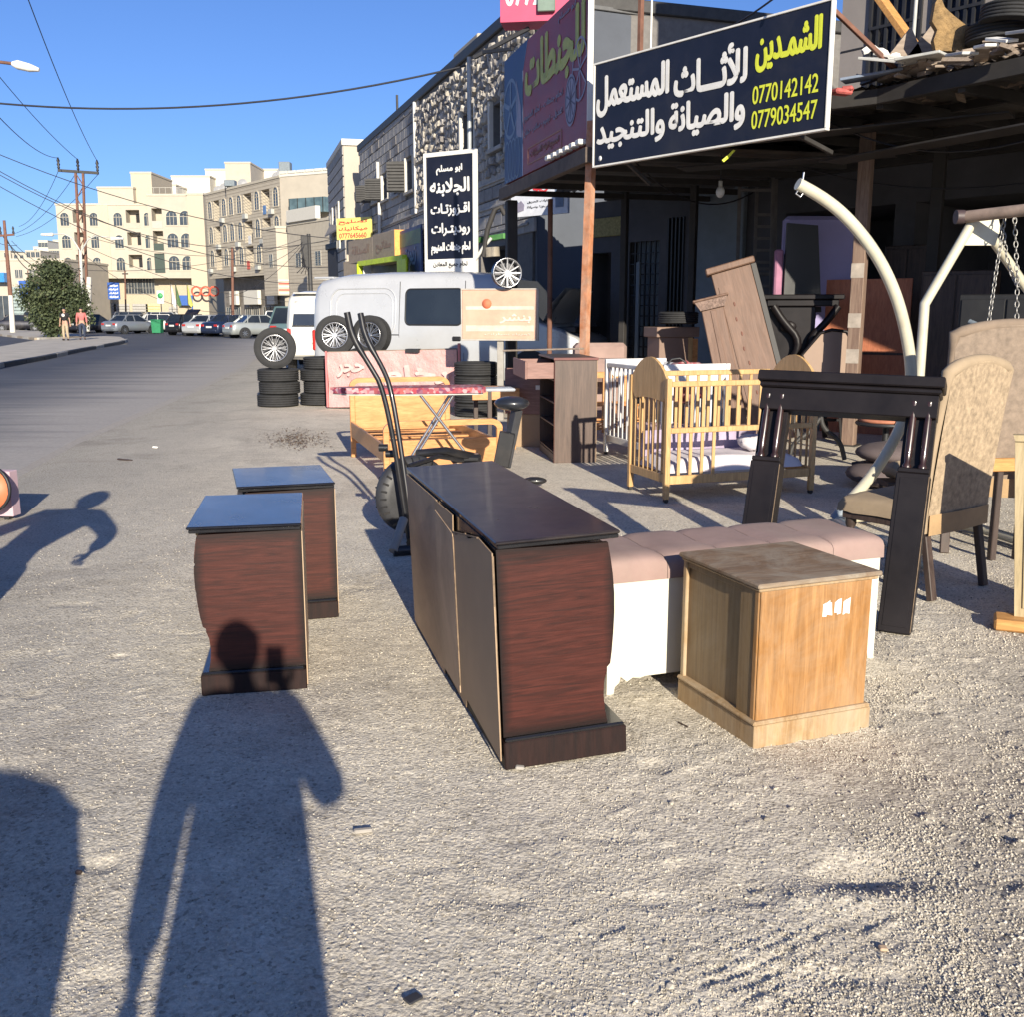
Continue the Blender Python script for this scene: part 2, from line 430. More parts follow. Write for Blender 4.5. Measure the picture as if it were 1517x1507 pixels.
def _mr(nt, s, a, b_):
    m = _n(nt, 'ShaderNodeMapRange'); m.inputs['From Min'].default_value = a; m.inputs['From Max'].default_value = b_; nt.links.new(s, m.inputs[0]); return m.outputs[0]
def ground_mat():
    m, nt, b = _base('dirt_gravel')
    v = _coords(nt)
    big = _noise(nt, v, .55, 6, .6); mid = _noise(nt, v, 6, 6, .7); fine = _noise(nt, v, 70, 4, .8)
    c = _ramp(nt, big, [(.33, (.55, .50, .415)), (.66, (.67, .615, .515))])
    c = _mix(nt, .55, c, _ramp(nt, mid, [(.3, (.80, .79, .78)), (.7, (1.16, 1.15, 1.13))]), 'MULTIPLY')
    c = _mix(nt, .8, c, _ramp(nt, fine, [(.32, (.66, .65, .64)), (.6, (1.18, 1.18, 1.18))]), 'MULTIPLY')
    vo = _n(nt, 'ShaderNodeTexVoronoi'); vo.inputs['Scale'].default_value = 95; nt.links.new(v, vo.inputs['Vector'])
    sp = _ramp(nt, vo.outputs['Color'], [(.12, (.55, .53, .50)), (.3, (1.05, 1.05, 1.05)), (.86, (1.08, 1.08, 1.08)), (.97, (1.3, 1.28, 1.25))])
    c = _mix(nt, .75, c, sp, 'MULTIPLY')
    st = _ramp(nt, _noise(nt, v, 1.7, 9, .72, 1.0), [(.58, (1, 1, 1)), (.72, (.66, .62, .58))])
    c = _mix(nt, .8, c, st, 'MULTIPLY')
    # worn asphalt under the dust towards the road
    sx = _n(nt, 'ShaderNodeSeparateXYZ'); nt.links.new(v, sx.inputs[0])
    a1 = _n(nt, 'ShaderNodeMath', operation='MULTIPLY_ADD'); nt.links.new(sx.outputs[1], a1.inputs[0]); a1.inputs[1].default_value = -.17; a1.inputs[2].default_value = -1.0
    a2 = _n(nt, 'ShaderNodeMath', operation='SUBTRACT'); nt.links.new(a1.outputs[0], a2.inputs[0]); nt.links.new(sx.outputs[0], a2.inputs[1])
    a3 = _n(nt, 'ShaderNodeMath', operation='MULTIPLY_ADD'); nt.links.new(_noise(nt, _coords(nt, 'Object', (.35, .12, 1)), 3.0, 8, .7, .4), a3.inputs[0]); a3.inputs[1].default_value = 3.2; nt.links.new(a2.outputs[0], a3.inputs[2])
    wm = _ramp(nt, _mr(nt, a3.outputs[0], .9, 4.2), [(0, (0, 0, 0)), (.5, (.55, .55, .55)), (1, (.95, .95, .95))])
    c = _mix(nt, wm, c, _mix(nt, .8, _ramp(nt, fine, [(.3, (.20, .187, .165)), (.62, (.40, .375, .33))]), sp, 'MULTIPLY'))
    b1 = _n(nt, 'ShaderNodeMath', operation='MULTIPLY_ADD'); nt.links.new(sx.outputs[1], b1.inputs[0]); b1.inputs[1].default_value = -.55; b1.inputs[2].default_value = .75
    b2 = _n(nt, 'ShaderNodeMath', operation='ADD'); nt.links.new(b1.outputs[0], b2.inputs[0]); nt.links.new(sx.outputs[0], b2.inputs[1])
    b3 = _n(nt, 'ShaderNodeMath', operation='MULTIPLY_ADD'); nt.links.new(_noise(nt, v, 2.2, 8, .72, .5), b3.inputs[0]); b3.inputs[1].default_value = 1.1; nt.links.new(b2.outputs[0], b3.inputs[2])
    c = _mix(nt, 1.0, c, _ramp(nt, _mr(nt, b3.outputs[0], .75, 1.35), [(0, (1, 1, 1)), (1, (.70, .69, .69))]), 'MULTIPLY')
    gr = _ramp(nt, _noise(nt, v, 1.1, 7, .7, .6), [(.50, (1, 1, 1)), (.68, (.74, .73, .73))]); c = _mix(nt, .9, c, gr, 'MULTIPLY')
    nt.links.new(c, b.inputs['Base Color']); b.inputs['Roughness'].default_value = .95; b.inputs['Specular IOR Level'].default_value = .15
    p = _bump(nt, b, mid, .3, .012)
    v2 = _n(nt, 'ShaderNodeTexVoronoi'); v2.inputs['Scale'].default_value = 82; nt.links.new(v, v2.inputs['Vector'])
    inv = _n(nt, 'ShaderNodeMath', operation='MULTIPLY'); inv.inputs[1].default_value = -1; nt.links.new(v2.outputs['Distance'], inv.inputs[0])
    p = _bump(nt, b, inv.outputs[0], .55, .006, p)
    p = _bump(nt, b, _noise(nt, v, 38, 5, .75), .6, .010, p)
    p = _bump(nt, b, fine, .8, .005, p)
    return m
gm = ground_mat()
ground = np_mesh('ground', co, q, gm); ground['kind'] = 'structure'

def grains():
    iv = np.array([(1, 0, 0), (-1, 0, 0), (0, 1, 0), (0, -1, 0), (0, 0, 1), (0, 0, -1)], np.float32)
    fi = np.array([(0, 2, 4), (2, 1, 4), (1, 3, 4), (3, 0, 4), (2, 0, 5), (1, 2, 5), (3, 1, 5), (0, 3, 5)])
    N = 330000
    y = 1.3 * np.exp(rng.rand(N) ** 1.1 * math.log(9.0 / 1.3)); x = (rng.rand(N) - .5) * 2 * (.56 * y + 1.0); x = np.where(rng.rand(N) < np.clip((.56 * y + 1.0 - np.abs(x)) / .7, .05, 1), x, x * .5)
    dens = (.16 + .84 * np.clip((x + .28 * y + .15) / (.65 * y), 0, 1)) * np.clip((9.2 - y) / 4.5, 0, 1)
    keep = rng.rand(N) < dens * np.clip(_lat(22, x, y, .30) * 1.6 + .75, .1, 1)
    x, y = x[keep], y[keep]; N = len(x)
    cm = np.clip((x - .55 * y + .75 + _lat(23, x, y, .22)) / .5, 0, 1)
    r = (.0010 + .0020 * rng.rand(N) ** 2) * (1 + .05 * y) * (1 + .4 * cm)
    P = iv[None] * (r[:, None, None] * (.6 + .8 * rng.rand(N, 6, 1)))
    an = rng.rand(N) * 6.28; bn = rng.rand(N) * 3.1; ca, sa, cb, sb_ = np.cos(an), np.sin(an), np.cos(bn), np.sin(bn)
    Q = P.copy(); X0, Y0, Z0 = P[..., 0], P[..., 1] * cb[:, None] - P[..., 2] * sb_[:, None], P[..., 1] * sb_[:, None] + P[..., 2] * cb[:, None]
    Q[..., 0] = X0 * ca[:, None] - Y0 * sa[:, None] + x[:, None]; Q[..., 1] = X0 * sa[:, None] + Y0 * ca[:, None] + y[:, None]; Q[..., 2] = Z0 + (height(x, y) + r * .3)[:, None]
    F = (fi[None] + (np.arange(N) * 6)[:, None, None]).reshape(-1, 3)
    m, nt, b = _base('grain'); gi = _n(nt, 'ShaderNodeNewGeometry')
    nt.links.new(_ramp(nt, gi.outputs['Random Per Island'], [(0, (.16, .145, .12)), (.14, (.36, .32, .26)), (.5, (.50, .45, .37)), (1, (.63, .575, .48))]), b.inputs['Base Color']); b.inputs['Roughness'].default_value = .95
    o = np_mesh('gravel', Q.reshape(-1, 3).astype(np.float32), F, m, False); o['kind'] = 'stuff'; o['label'] = 'fine grit covering the dirt forecourt'
grains()
def pebbles():
    t = (1 + 5 ** .5) / 2
    iv = np.array([(-1, t, 0), (1, t, 0), (-1, -t, 0), (1, -t, 0), (0, -1, t), (0, 1, t), (0, -1, -t), (0, 1, -t), (t, 0, -1), (t, 0, 1), (-t, 0, -1), (-t, 0, 1)], np.float32) / 1.9
    fi = np.array([(0, 11, 5), (0, 5, 1), (0, 1, 7), (0, 7, 10), (0, 10, 11), (1, 5, 9), (5, 11, 4), (11, 10, 2), (10, 7, 6), (7, 1, 8), (3, 9, 4), (3, 4, 2), (3, 2, 6), (3, 6, 8), (3, 8, 9), (4, 9, 5), (2, 4, 11), (6, 2, 10), (8, 6, 7), (9, 8, 1)])
    N = 28000
    y = 1.6 * np.exp(rng.rand(N) ** 1.25 * math.log(8.0 / 1.6)); x = (rng.rand(N) - .5) * 2 * (.56 * y + .9)
    dens = (.2 + .8 * np.clip((x + .25 * y) / (.5 * y), 0, 1)) * np.clip((8.2 - y) / 4, 0, 1)
    keep = rng.rand(N) < dens * (0.35 + .65 * (_lat(21, x, y, .35) + .5) * 1.4)
    x, y = x[keep], y[keep]; N = len(x)
    r = (.0016 + .0038 * rng.rand(N) ** 3 + .010 * (rng.rand(N) > .9975) * rng.rand(N)) * (1 + .02 * y) * np.clip((8.5 - y) / 4, .3, 1)
    s = r[:, None, None] * (.7 + .6 * rng.rand(N, 1, 3)) * np.array([1, 1, .75])
    an = rng.rand(N) * 6.28; ca, sa = np.cos(an), np.sin(an)
    P = iv[None] * s * (.82 + .36 * rng.rand(N, 12, 1))
    Q = P.copy(); Q[..., 0] = P[..., 0] * ca[:, None] - P[..., 1] * sa[:, None]; Q[..., 1] = P[..., 0] * sa[:, None] + P[..., 1] * ca[:, None]
    Q[..., 0] += x[:, None]; Q[..., 1] += y[:, None]; Q[..., 2] += (height(x, y) + r * .25)[:, None]
    F = (fi[None] + (np.arange(N) * 12)[:, None, None]).reshape(-1, 3)
    m, nt, b = _base('pebble')
    gi = _n(nt, 'ShaderNodeNewGeometry')
    nt.links.new(_ramp(nt, gi.outputs['Random Per Island'], [(0, (.22, .195, .16)), (.15, (.42, .375, .305)), (.9, (.58, .525, .43)), (1, (.66, .61, .52))]), b.inputs['Base Color'])
    b.inputs['Roughness'].default_value = .9
    o = np_mesh('gravel', Q.reshape(-1, 3).astype(np.float32), F, m, False); o['kind'] = 'stuff'
    o['label'] = 'loose beige gravel lying on the dirt forecourt'
pebbles()

def sheet_between(name, L, R, z, nj, mat, dust=True, subdiv=6):
    def dense(P):
        out = []
        for a, b in zip(P[:-1], P[1:]):
            for k in range(subdiv): out.append(a.lerp(b, k / subdiv))
        return out + [P[-1]]
    L = dense([G(*p) for p in L]); R = dense([G(*p) for p in R]); n = len(L)
    co = []; d = []
    for i in range(n):
        for j in range(nj + 1):
            p = L[i].lerp(R[i], (j / nj)); co.append((p.x, p.y, z if j < nj or not dust else -.05)); d.append(max(0, (p - L[i]).length / max(.1, (R[i] - L[i]).length)))
    ii = np.arange(n * (nj + 1)).reshape(n, nj + 1)
    q = np.stack([ii[:-1, :-1], ii[:-1, 1:], ii[1:, 1:], ii[1:, :-1]], -1).reshape(-1, 4)
    o = np_mesh(name, np.array(co, np.float32), q, mat, False)
    at = o.data.attributes.new('across', 'FLOAT', 'POINT'); at.data.foreach_set('value', np.array(d, np.float32))
    o['kind'] = 'structure'; return o
def road_mat(name, dusty):
    m, nt, b = _base(name); v = _coords(nt)
    c = _ramp(nt, _noise(nt, v, .35, 6, .6), [(.3, (.050, .052, .060)), (.7, (.078, .080, .090))])
    c = _mix(nt, .6, c, _ramp(nt, _noise(nt, v, 60, 4, .8), [(.3, (.6, .6, .6)), (.7, (1.4, 1.4, 1.4))]), 'MULTIPLY')
    if dusty:
        at = _n(nt, 'ShaderNodeAttribute', attribute_name='across')
        sm = _n(nt, 'ShaderNodeMath', operation='ADD'); nt.links.new(at.outputs['Fac'], sm.inputs[0])
        tr = _coords(nt, 'Object', (.12, .9, 1), (0, 0, math.radians(-24)))
        nz = _n(nt, 'ShaderNodeMath', operation='MULTIPLY_ADD'); nt.links.new(_noise(nt, tr, 1.6, 8, .65, .4), nz.inputs[0]); nz.inputs[1].default_value = .8; nz.inputs[2].default_value = -.4
        nt.links.new(nz.outputs[0], sm.inputs[1])
        f = _ramp(nt, sm.outputs[0], [(.30, (0, 0, 0)), (.62, (.35, .35, .35)), (.88, (.95, .95, .95)), (1.0, (1, 1, 1))])
        dustc = _ramp(nt, _noise(nt, v, 25, 5, .8), [(.3, (.30, .275, .24)), (.7, (.44, .40, .35))])
        c = _mix(nt, f, c, dustc)
    nt.links.new(c, b.inputs['Base Color']); b.inputs['Roughness'].default_value = .72
    _bump(nt, b, _noise(nt, v, 55, 5, .8), .35, .008); return m
rdm = road_mat('asphalt', True); rdm2 = road_mat('asphalt_far', False)
sheet_between('road', [(-1500, 760), (-700, 660), (0, 545), (60, 534), (110, 523), (150, 515), (187, 510), (205, 506), (225, 501), (245, 497)],
              [(-1500, 1400), (-700, 1020), (0, 740), (120, 668), (220, 622), (300, 585), (370, 548), (405, 524), (430, 513), (452, 506)], .022, 24, rdm, True)
sheet_between('road', [(-400, 484), (0, 479), (90, 482), (150, 484), (200, 487), (250, 491), (330, 495), (452, 499)],
              [(-400, 507), (0, 495), (60, 500), (120, 505), (170, 508), (196, 509), (235, 508), (452, 510)], .018, 8, rdm2, False)
sheet_between('road', [(-300, 500), (0, 496), (30, 500)], [(-300, 540), (0, 517), (55, 505)], .026, 4, rdm2, False)

# ------------------------------------------------------------------ traffic island
m_pave = M('paving', (.44, .40, .34), .85, var=.2, scale=1.2, bump=.3, bscale=40)
m_kerbd = M('kerb_dark', (.06, .06, .06), .7, var=.4, scale=3)
m_kerbl = M('kerb_light', (.42, .39, .34), .8, var=.3, scale=3)
def island(pxs, nk, light):
    P = [G(*p) for p in pxs]
    mb = MB(); n = len(P)
    mb.add([(p.x, p.y, .145) for p in P], [tuple(range(n))]); mb.add([(p.x, p.y, 0) for p in P] + [(p.x, p.y, .145) for p in P], [(i, (i + 1) % n, n + (i + 1) % n, n + i) for i in range(n)])
    o = mb.build('pavement', m_pave); o['kind'] = 'structure'
    k = 0
    for a, b in zip(P[:nk], P[1:nk + 1]):
        L = (b - a).length; cnt = max(1, int(L / 2.0)); u = (b - a) / L; nn = Vector((u.y, -u.x, 0))
        for j in range(cnt):
            if k > 60: break
            c0 = a + u * (L * j / cnt + .02); c1 = a + u * (L * (j + 1) / cnt - .02)
            kb = MB().beam(c0 + Vector((0, 0, .075)) + nn * .06, c1 + Vector((0, 0, .075)) + nn * .06, .16, .17, bev=.015)
            kb.build('kerb_stone', (m_kerbl if (k % 4 == 0) else m_kerbd) if not light else (m_kerbl if k % 2 else M('kerb_tan', (.30, .25, .19), .8)), o); k += 1
    return o
isl1 = island([(-300, 590), (0, 545), (60, 534), (110, 523), (150, 515), (176, 510), (186, 506), (178, 502), (150, 500), (120, 503), (55, 507), (0, 518), (-300, 566)], 6, False)
isl2 = island([(-160, 505), (0, 497.5), (55, 504), (95, 502.5), (125, 501), (118, 498), (95, 495), (0, 489), (-160, 484)], 4, True)

# ------------------------------------------------------------------ building helpers
Zv = Vector((0, 0, 1))
def wall_mesh(mb, W, H, holes=(), x0=0.0, z0=0.0, y=0.0):
    X = sorted({x0, x0 + W, *[h[0] for h in holes], *[h[1] for h in holes]}); Z = sorted({z0, z0 + H, *[h[2] for h in holes], *[h[3] for h in holes]})
    for a, b in zip(X[:-1], X[1:]):
        for c, d in zip(Z[:-1], Z[1:]):
            cx, cz = (a + b) / 2, (c + d) / 2
            if any(h[0] < cx < h[1] and h[2] < cz < h[3] for h in holes): continue
            mb.add([(a, y, c), (b, y, c), (b, y, d), (a, y, d)], [(0, 1, 2, 3)])
    for h in holes:
        a, b, c, d, e = h[:5]
        mb.add([(a, y, c), (b, y, c), (b, y, d), (a, y, d), (a, y + e, c), (b, y + e, c), (b, y + e, d), (a, y + e, d)],
               [(0, 1, 5, 4), (1, 2, 6, 5), (2, 3, 7, 6), (3, 0, 4, 7), (4, 5, 6, 7)])
    return mb
def bld(name, label, cat, O, U, W, H, D, mat, holes=(), roof=None, group=None, parapet=.0, z0=0.0):
    U = Vector(U); U.z = 0; U.normalize(); O = Vector(O); O.z = z0
    t = thing(name, label, cat, O, math.atan2(U.y, U.x), group)
    mb = wall_mesh(MB(), W, H, holes)
    mb.add([(0, 0, 0), (0, D, 0), (0, D, H), (0, 0, H), (W, 0, 0), (W, D, 0), (W, D, H), (W, 0, H)], [(1, 0, 3, 2), (4, 5, 6, 7), (5, 1, 2, 6)])
    mb.build('wall', mat, t)
    MB().bx(-.08, W + .08, -.08, D + .08, H + .002, H + .25 + parapet, bev=.02).build('roof', roof or mat, t)
    return t
m_win = GLASS('window_glass', (.05, .06, .07), .12)
m_wframe = M('window_frame', (.40, .38, .33), .6, var=.1)
m_trim = M('stone_trim', (.48, .43, .34), .8, var=.1)
m_dark = M('dark_void', (.02, .02, .022), .9)
_WC = {}
def window(t, cx, z0, w, h, y, fm=None, gm_=None, mull=1, bars=0, fw=.05, arch=False):
    fm = fm or m_wframe; gm_ = gm_ or m_win
    key = (round(w, 2), round(h, 2), fm.name, gm_.name, mull, bars, arch)
    if key not in _WC:
        f = MB(); g = MB()
        if arch:
            ah = w * .5; pts = [(-w / 2, 0), (w / 2, 0)] + [(w / 2 * math.cos(a), h - ah + ah * math.sin(a)) for a in [PI * k / 8 for k in range(9)]]
            cx_, cz_ = 0, h / 2; out = [(p[0] * (1 + .22 / w * 2 * .5), p[1] + (.12 if p[1] > h - ah else -.12)) for p in pts]
            n = len(pts)
            f.add([(p[0], -.07, p[1]) for p in out] + [(p[0], -.07, p[1]) for p in pts] + [(p[0], .0, p[1]) for p in out] + [(p[0], .02, p[1]) for p in pts],
                  [(i, (i + 1) % n, n + (i + 1) % n, n + i) for i in range(n)] + [(2 * n + i, 2 * n + (i + 1) % n, (i + 1) % n, i) for i in range(n)] + [(n + i, n + (i + 1) % n, 3 * n + (i + 1) % n, 3 * n + i) for i in range(n)])
            g.add([(p[0], -.012, p[1]) for p in pts], [tuple(range(n))])
            for k in range(1, mull + 1): f.bx(-w / 2 + w * k / (mull + 1) - .02, -w / 2 + w * k / (mull + 1) + .02, -.045, -.013, .01, h - ah * .4, bev=0)
            f.bx(-w / 2, w / 2, -.045, -.013, h - ah - .02, h - ah + .03, bev=0)
        else:
            for a in ((-w / 2, -w / 2 + fw, 0, h), (w / 2 - fw, w / 2, 0, h), (-w / 2 + fw, w / 2 - fw, 0, fw), (-w / 2 + fw, w / 2 - fw, h - fw, h)):
                f.bx(a[0], a[1], -.03, .03, a[2], a[3], bev=0)
            for k in range(1, mull + 1): xx = -w / 2 + w * k / (mull + 1); f.bx(xx - fw * .4, xx + fw * .4, -.025, .025, fw, h - fw, bev=0)
            g.add([(-w / 2, 0, 0), (w / 2, 0, 0), (w / 2, 0, h), (-w / 2, 0, h)], [(0, 1, 2, 3)])
        for k in range(bars): zz = h * (k + 1) / (bars + 1); f.bx(-w / 2, w / 2, -.06, -.045, zz - .01, zz + .01, bev=0)
        fo = f.build('window', fm, None); go = g.build('pane', gm_, fo)
        _WC[key] = (fo.data, go.data); bpy.data.objects.remove(go); bpy.data.objects.remove(fo)
    fo = bpy.data.objects.new('window', _WC[key][0]); COL.objects.link(fo); fo.parent = t; fo.location = (cx, y, z0)
    go = bpy.data.objects.new('pane', _WC[key][1]); COL.objects.link(go); go.parent = fo
    return fo

# ------------------------------------------------------------------ far apartment blocks
m_cream = M('cream_stone', (.44, .39, .315), .85, var=.07, scale=1.0, bump=.15, bscale=12, bdist=.02)
m_cream2 = M('grey_cream_stone', (.42, .375, .305), .85, var=.07, scale=1.0)
m_yel = M('yellow_stone', (.47, .405, .305), .85, var=.06)
m_white = M('white_render', (.60, .57, .50), .85, var=.06)
D1 = 130.0
def plane_x(px, y=D1): return YP(px, 400, y).x
def plane_z(py, y=D1): return YP(200, py, y).z
def fx(px): return (px - 90) * 0.0 + plane_x(px) - plane_x(90)
rows1 = [plane_z(334), plane_z(367), plane_z(400)]
H1 = plane_z(304); zg = plane_z(412)
holes = []
for zr in rows1:
    for a, b in ((114, 131), (192, 212)): holes.append((fx(a), fx(b), zr - .3, zr + 1.9, 1.4))
ax0, ax1 = fx(90), fx(228)
O1 = Vector((plane_x(90), D1, 0))
t = bld('apartment_building', 'cream stone apartment block with arched windows and recessed balconies behind the bushy street tree', 'building', O1, (1, 0, 0), ax1, H1 - zg, 16, m_cream, [(a, b, c - zg, d - zg, e) for a, b, c, d, e in holes], m_trim, z0=zg)
for zr in rows1:
    for p, w in ((102, 1.05), (145, 1.05), (180, 1.05), (223, .75)):
        window(t, fx(p), zr - zg, w, 1.55, 0, m_trim, m_win, 2 if w > 1 else 1, arch=True)
    for a, b in ((114, 131), (192, 212)):
        MB().bx(fx(a), fx(b), -.03, .06, zr - zg - .3, zr - zg + .35, bev=0).build('balcony_rail', m_cream2, t)
        MB().bx(fx(b) - .9, fx(b) - .2, 1.30, 1.38, zr - zg - .28, zr - zg + 1.5, bev=0).build('balcony_door', m_dark, t)
MB().bx(fx(150), fx(166), -.05, 0, 0, H1 - zg, bev=0).build('yellow_band', m_yel, t)
# set-back shop floor under it
m_shopw = M('shop_wall', (.42, .36, .26), .85, var=.12)
m_shut = M('grey_shutter', (.34, .33, .31), .6, var=.15)
sh = MB(); wall_mesh(sh, ax1, zg, [], 0, 0, 1.5); sh.add([(0, 1.5, 0), (0, 14, 0), (0, 14, zg), (0, 1.5, zg)], [(1, 0, 3, 2)])
sh.xf(Matrix.Translation((0, 0, -zg))); sh.build('wall', m_shopw, t)
for p0 in (190, 212):
    window(t, fx(p0) - .1, -zg + plane_z(435), 1.9, 2.3, 1.44, m_wframe, m_win, 4, 2)
for p0, cm in ((170, m_shut), (198, m_shut), (218, M('yellow_shutter', (.55, .50, .25), .6)), (150, m_shut)):
    b = MB()
    for k in range(8): b.bx(fx(p0) - 1.0, fx(p0) + 1.0, 1.38, 1.46, -zg + .1 + k * .34, -zg + .40 + k * .34, bev=.03)
    b.build('shutter', cm, t)
# second, greyer block and its yellow pilaster
O2 = Vector((plane_x(228) + .02, D1 - .9, 0)); H2 = plane_z(291)
def gx(px): return plane_x(px, D1 - .9) - O2.x
hb = [(gx(230), gx(245), zr - .35 - zg, zr + 2.0 - zg, 1.5) for zr in rows1]
t = bld('apartment_building', 'grey beige block with arched windows and green corner balconies between two cream blocks', 'building', O2, (1, 0, 0), gx(288), H2 - zg, 16, m_cream2, hb, m_trim, z0=zg)
for i, zr in enumerate(rows1):
    for p in (259, 279): window(t, gx(p), zr - zg, 1.35, 1.7, 0, m_trim, m_win, 2, arch=True)
    gr = MB().bx(gx(230), gx(245), -.04, 0.02, zr - zg - .35, zr - zg + (.5 if i < 2 else 1.9), bev=0)
    gr.build('balcony_screen', M('green_mesh', (.05, .07, .06), .8) if i else m_wframe, t)
MB().bx(.2, gx(287), -.1, -.04, H2 - zg + .95, H2 - zg + 1.0, bev=0).build('roof_rail', m_wframe, t)
for k in range(8): MB().bx(.2 + k * (gx(287) - .2) / 7 - .02, .2 + k * (gx(287) - .2) / 7 + .02, -.09, -.05, H2 - zg + .2, H2 - zg + .95, bev=0).build('rail_post', m_wframe, t)
s2 = MB(); wall_mesh(s2, gx(288), zg, [], 0, -zg, 2.2); s2.build('wall', m_shopw, t)
m_blue = M('shop_blue', (.03, .10, .36), .5, var=.15); m_red = M('sign_red', (.75, .10, .05), .5)
MB().bx(gx(256), gx(287), 1.3, 2.0, -zg + plane_z(452), -zg + plane_z(437), bev=.02).build('shop_sign', m_blue, t)
MB().bx(gx(274), gx(286), 1.8, 2.15, -zg, -zg + plane_z(452), bev=.02).build('shop_door', m_blue, t)
b = MB()
for k in range(7): b.bx(gx(238), gx(252), 2.05, 2.15, -zg + .1 + k * .34, -zg + .4 + k * .34, bev=.03)
b.build('shutter', m_shut, t)
t = bld('stair_tower', 'tall plain yellow pilaster wall between the grey block and the balconied block', 'building', Vector((plane_x(287.3), D1 - 1.2, 0)), (1, 0, 0), plane_x(311) - plane_x(287.5), plane_z(290), 14, m_yel, [], m_trim)
# orange ring sign in front of it
rg = thing('ring_sign', 'two orange ring letters mounted over the blue shop', 'sign', (plane_x(289, 127), 127, plane_z(431, 127)))
for k, xx in enumerate((0, 1.15, 2.2)):
    MB().tube([(xx + .55 * math.cos(a), 0, .55 * math.sin(a)) for a in [2 * PI * j / 16 for j in range(16)]], .11, 6, closed=True).build('ring', m_red, rg)
# roof storeys
def roofbox(label, p0, p1, py_top, py_bot, y, mat, D=8, win=()):
    x0, x1 = YP(p0, 400, y).x, YP(p1, 400, y).x; zb, zt = YP(200, py_bot, y).z, YP(200, py_top, y).z
    t = bld('roof_storey', label, 'building', Vector((x0, y, 0)), (1, 0, 0), x1 - x0, zt - zb, D, mat, [], m_trim, z0=zb)
    for (pa, w, h, zz) in win: window(t, YP(pa, 400, y).x - x0, zz, w, h, -.02)
    return t
roofbox('cream penthouse storey set back on the arched block', 153, 205, 279, 306, 133, m_cream)
roofbox('square cream stair tower rising above the penthouse', 203, 233, 257, 306, 134, m_yel)
roofbox('long white stepped parapet building behind the roofs', 228, 268, 275, 310, 150, m_white)
roofbox('middle white stepped building rising behind the roofs', 262, 318, 262, 310, 155, m_white)
roofbox('cream upper building with small arched window at skyline', 341, 378, 242, 290, 150, m_cream)
roofbox('pale wide building stretching behind at the skyline', 312, 420, 252, 300, 158, m_white)
# balconied block, oblique face
A = YP(310, 400, 117); B = YP(420, 400, 102); A.z = B.z = 0
U = (B - A); LW = U.length; HB = YP(419, 263, 102).z
def on_face(px, P0, Ud, py=400):
    "distance along the face where the given column is seen"
    r = _ray(px, py); s = (P0.x * r[1] - P0.y * r[0]) / (-(Ud.x * r[1] - Ud.y * r[0])); return s
Un = U.normalized()
def bxx(px): return on_face(px, A, Un)
zgB = 5.4
rowsB = [6.7, 9.2, 11.9]; hb = []
for i, z in enumerate(rowsB):
    for a, b in ((321, 329.5), (365.5, 377), (392, 404)):
        if i == 0 and a > 390: continue
        hb.append((bxx(a), bxx(b), z - .4 - zgB, z + 1.75 - zgB, 1.6))
m_facb = M('beige_coursed_stone', (.44, .39, .31), .85, var=.1, scale=2)
t = bld('apartment_building', 'beige block seen obliquely with rows of arched windows and deep square balconies', 'building', A, U, LW, HB - zgB, 14, m_facb, hb, m_trim, z0=zgB)
for z in rowsB:
    for p in (316, 336.5, 347, 359, 385, 413): window(t, bxx(p), z - zgB, 1.1, 1.75, 0, m_trim, m_win, 1, arch=True)
for k in range(30):
    MB().bx(.0, LW, -.02, 0, .2 + k * .31, .2 + k * .31 + .03, bev=0).build('stone_course', M('joint', (.33, .28, .22), .9), t)
for k, p in enumerate((322, 368, 394)):
    MB().cyl((bxx(p) + 1, .4, rowsB[1] - zgB - .2), (bxx(p) + 1, .4, rowsB[1] - zgB + .5), .25, n=10).build('planter', m_win, t)
g_ = MB(); wall_mesh(g_, LW, zgB, [], 0, -zgB, 1.6); g_.build('wall', M('shop_dark_wall', (.20, .18, .16), .8, var=.3, scale=1), t)
for p0, p1, c in ((326, 336, m_white), (347, 368, m_white), (381, 392, m_white)):
    MB().bx(bxx(p0), bxx(p1), .9, 1.3, -zgB + 2.5, -zgB + 4.0, bev=.03).build('shop_sign', c, t)
for p0 in (318, 330, 346, 357, 372, 384):
    window(t, bxx(p0), -zgB + .1, 1.6, 2.2, 1.5, m_wframe, m_win, 2)
rr_ = random.Random(8)
m_ac = M('ac_unit', (.40, .40, .37), .6)
for k in range(9):
    s_ = LW * (.06 + .105 * k) + rr_.uniform(-.4, .4); z_ = rowsB[k % 3] - zgB - .75
    MB().bx(s_ - .4, s_ + .4, -.38, -.03, z_, z_ + .5, bev=.03).build('air_conditioner', m_ac, t)
for k, (sx_, c_) in enumerate(((365.8, (.5, .1, .08)), (369.5, (.6, .6, .6)), (393, (.1, .2, .4)))):
    q_ = bxx(sx_); MB().bx(q_ + .2, q_ + .9, -.06, -.03, rowsB[k] - zgB - .6, rowsB[k] - zgB + .25, bev=0).build('laundry', M('laundry%d' % k, c_, .9), t)
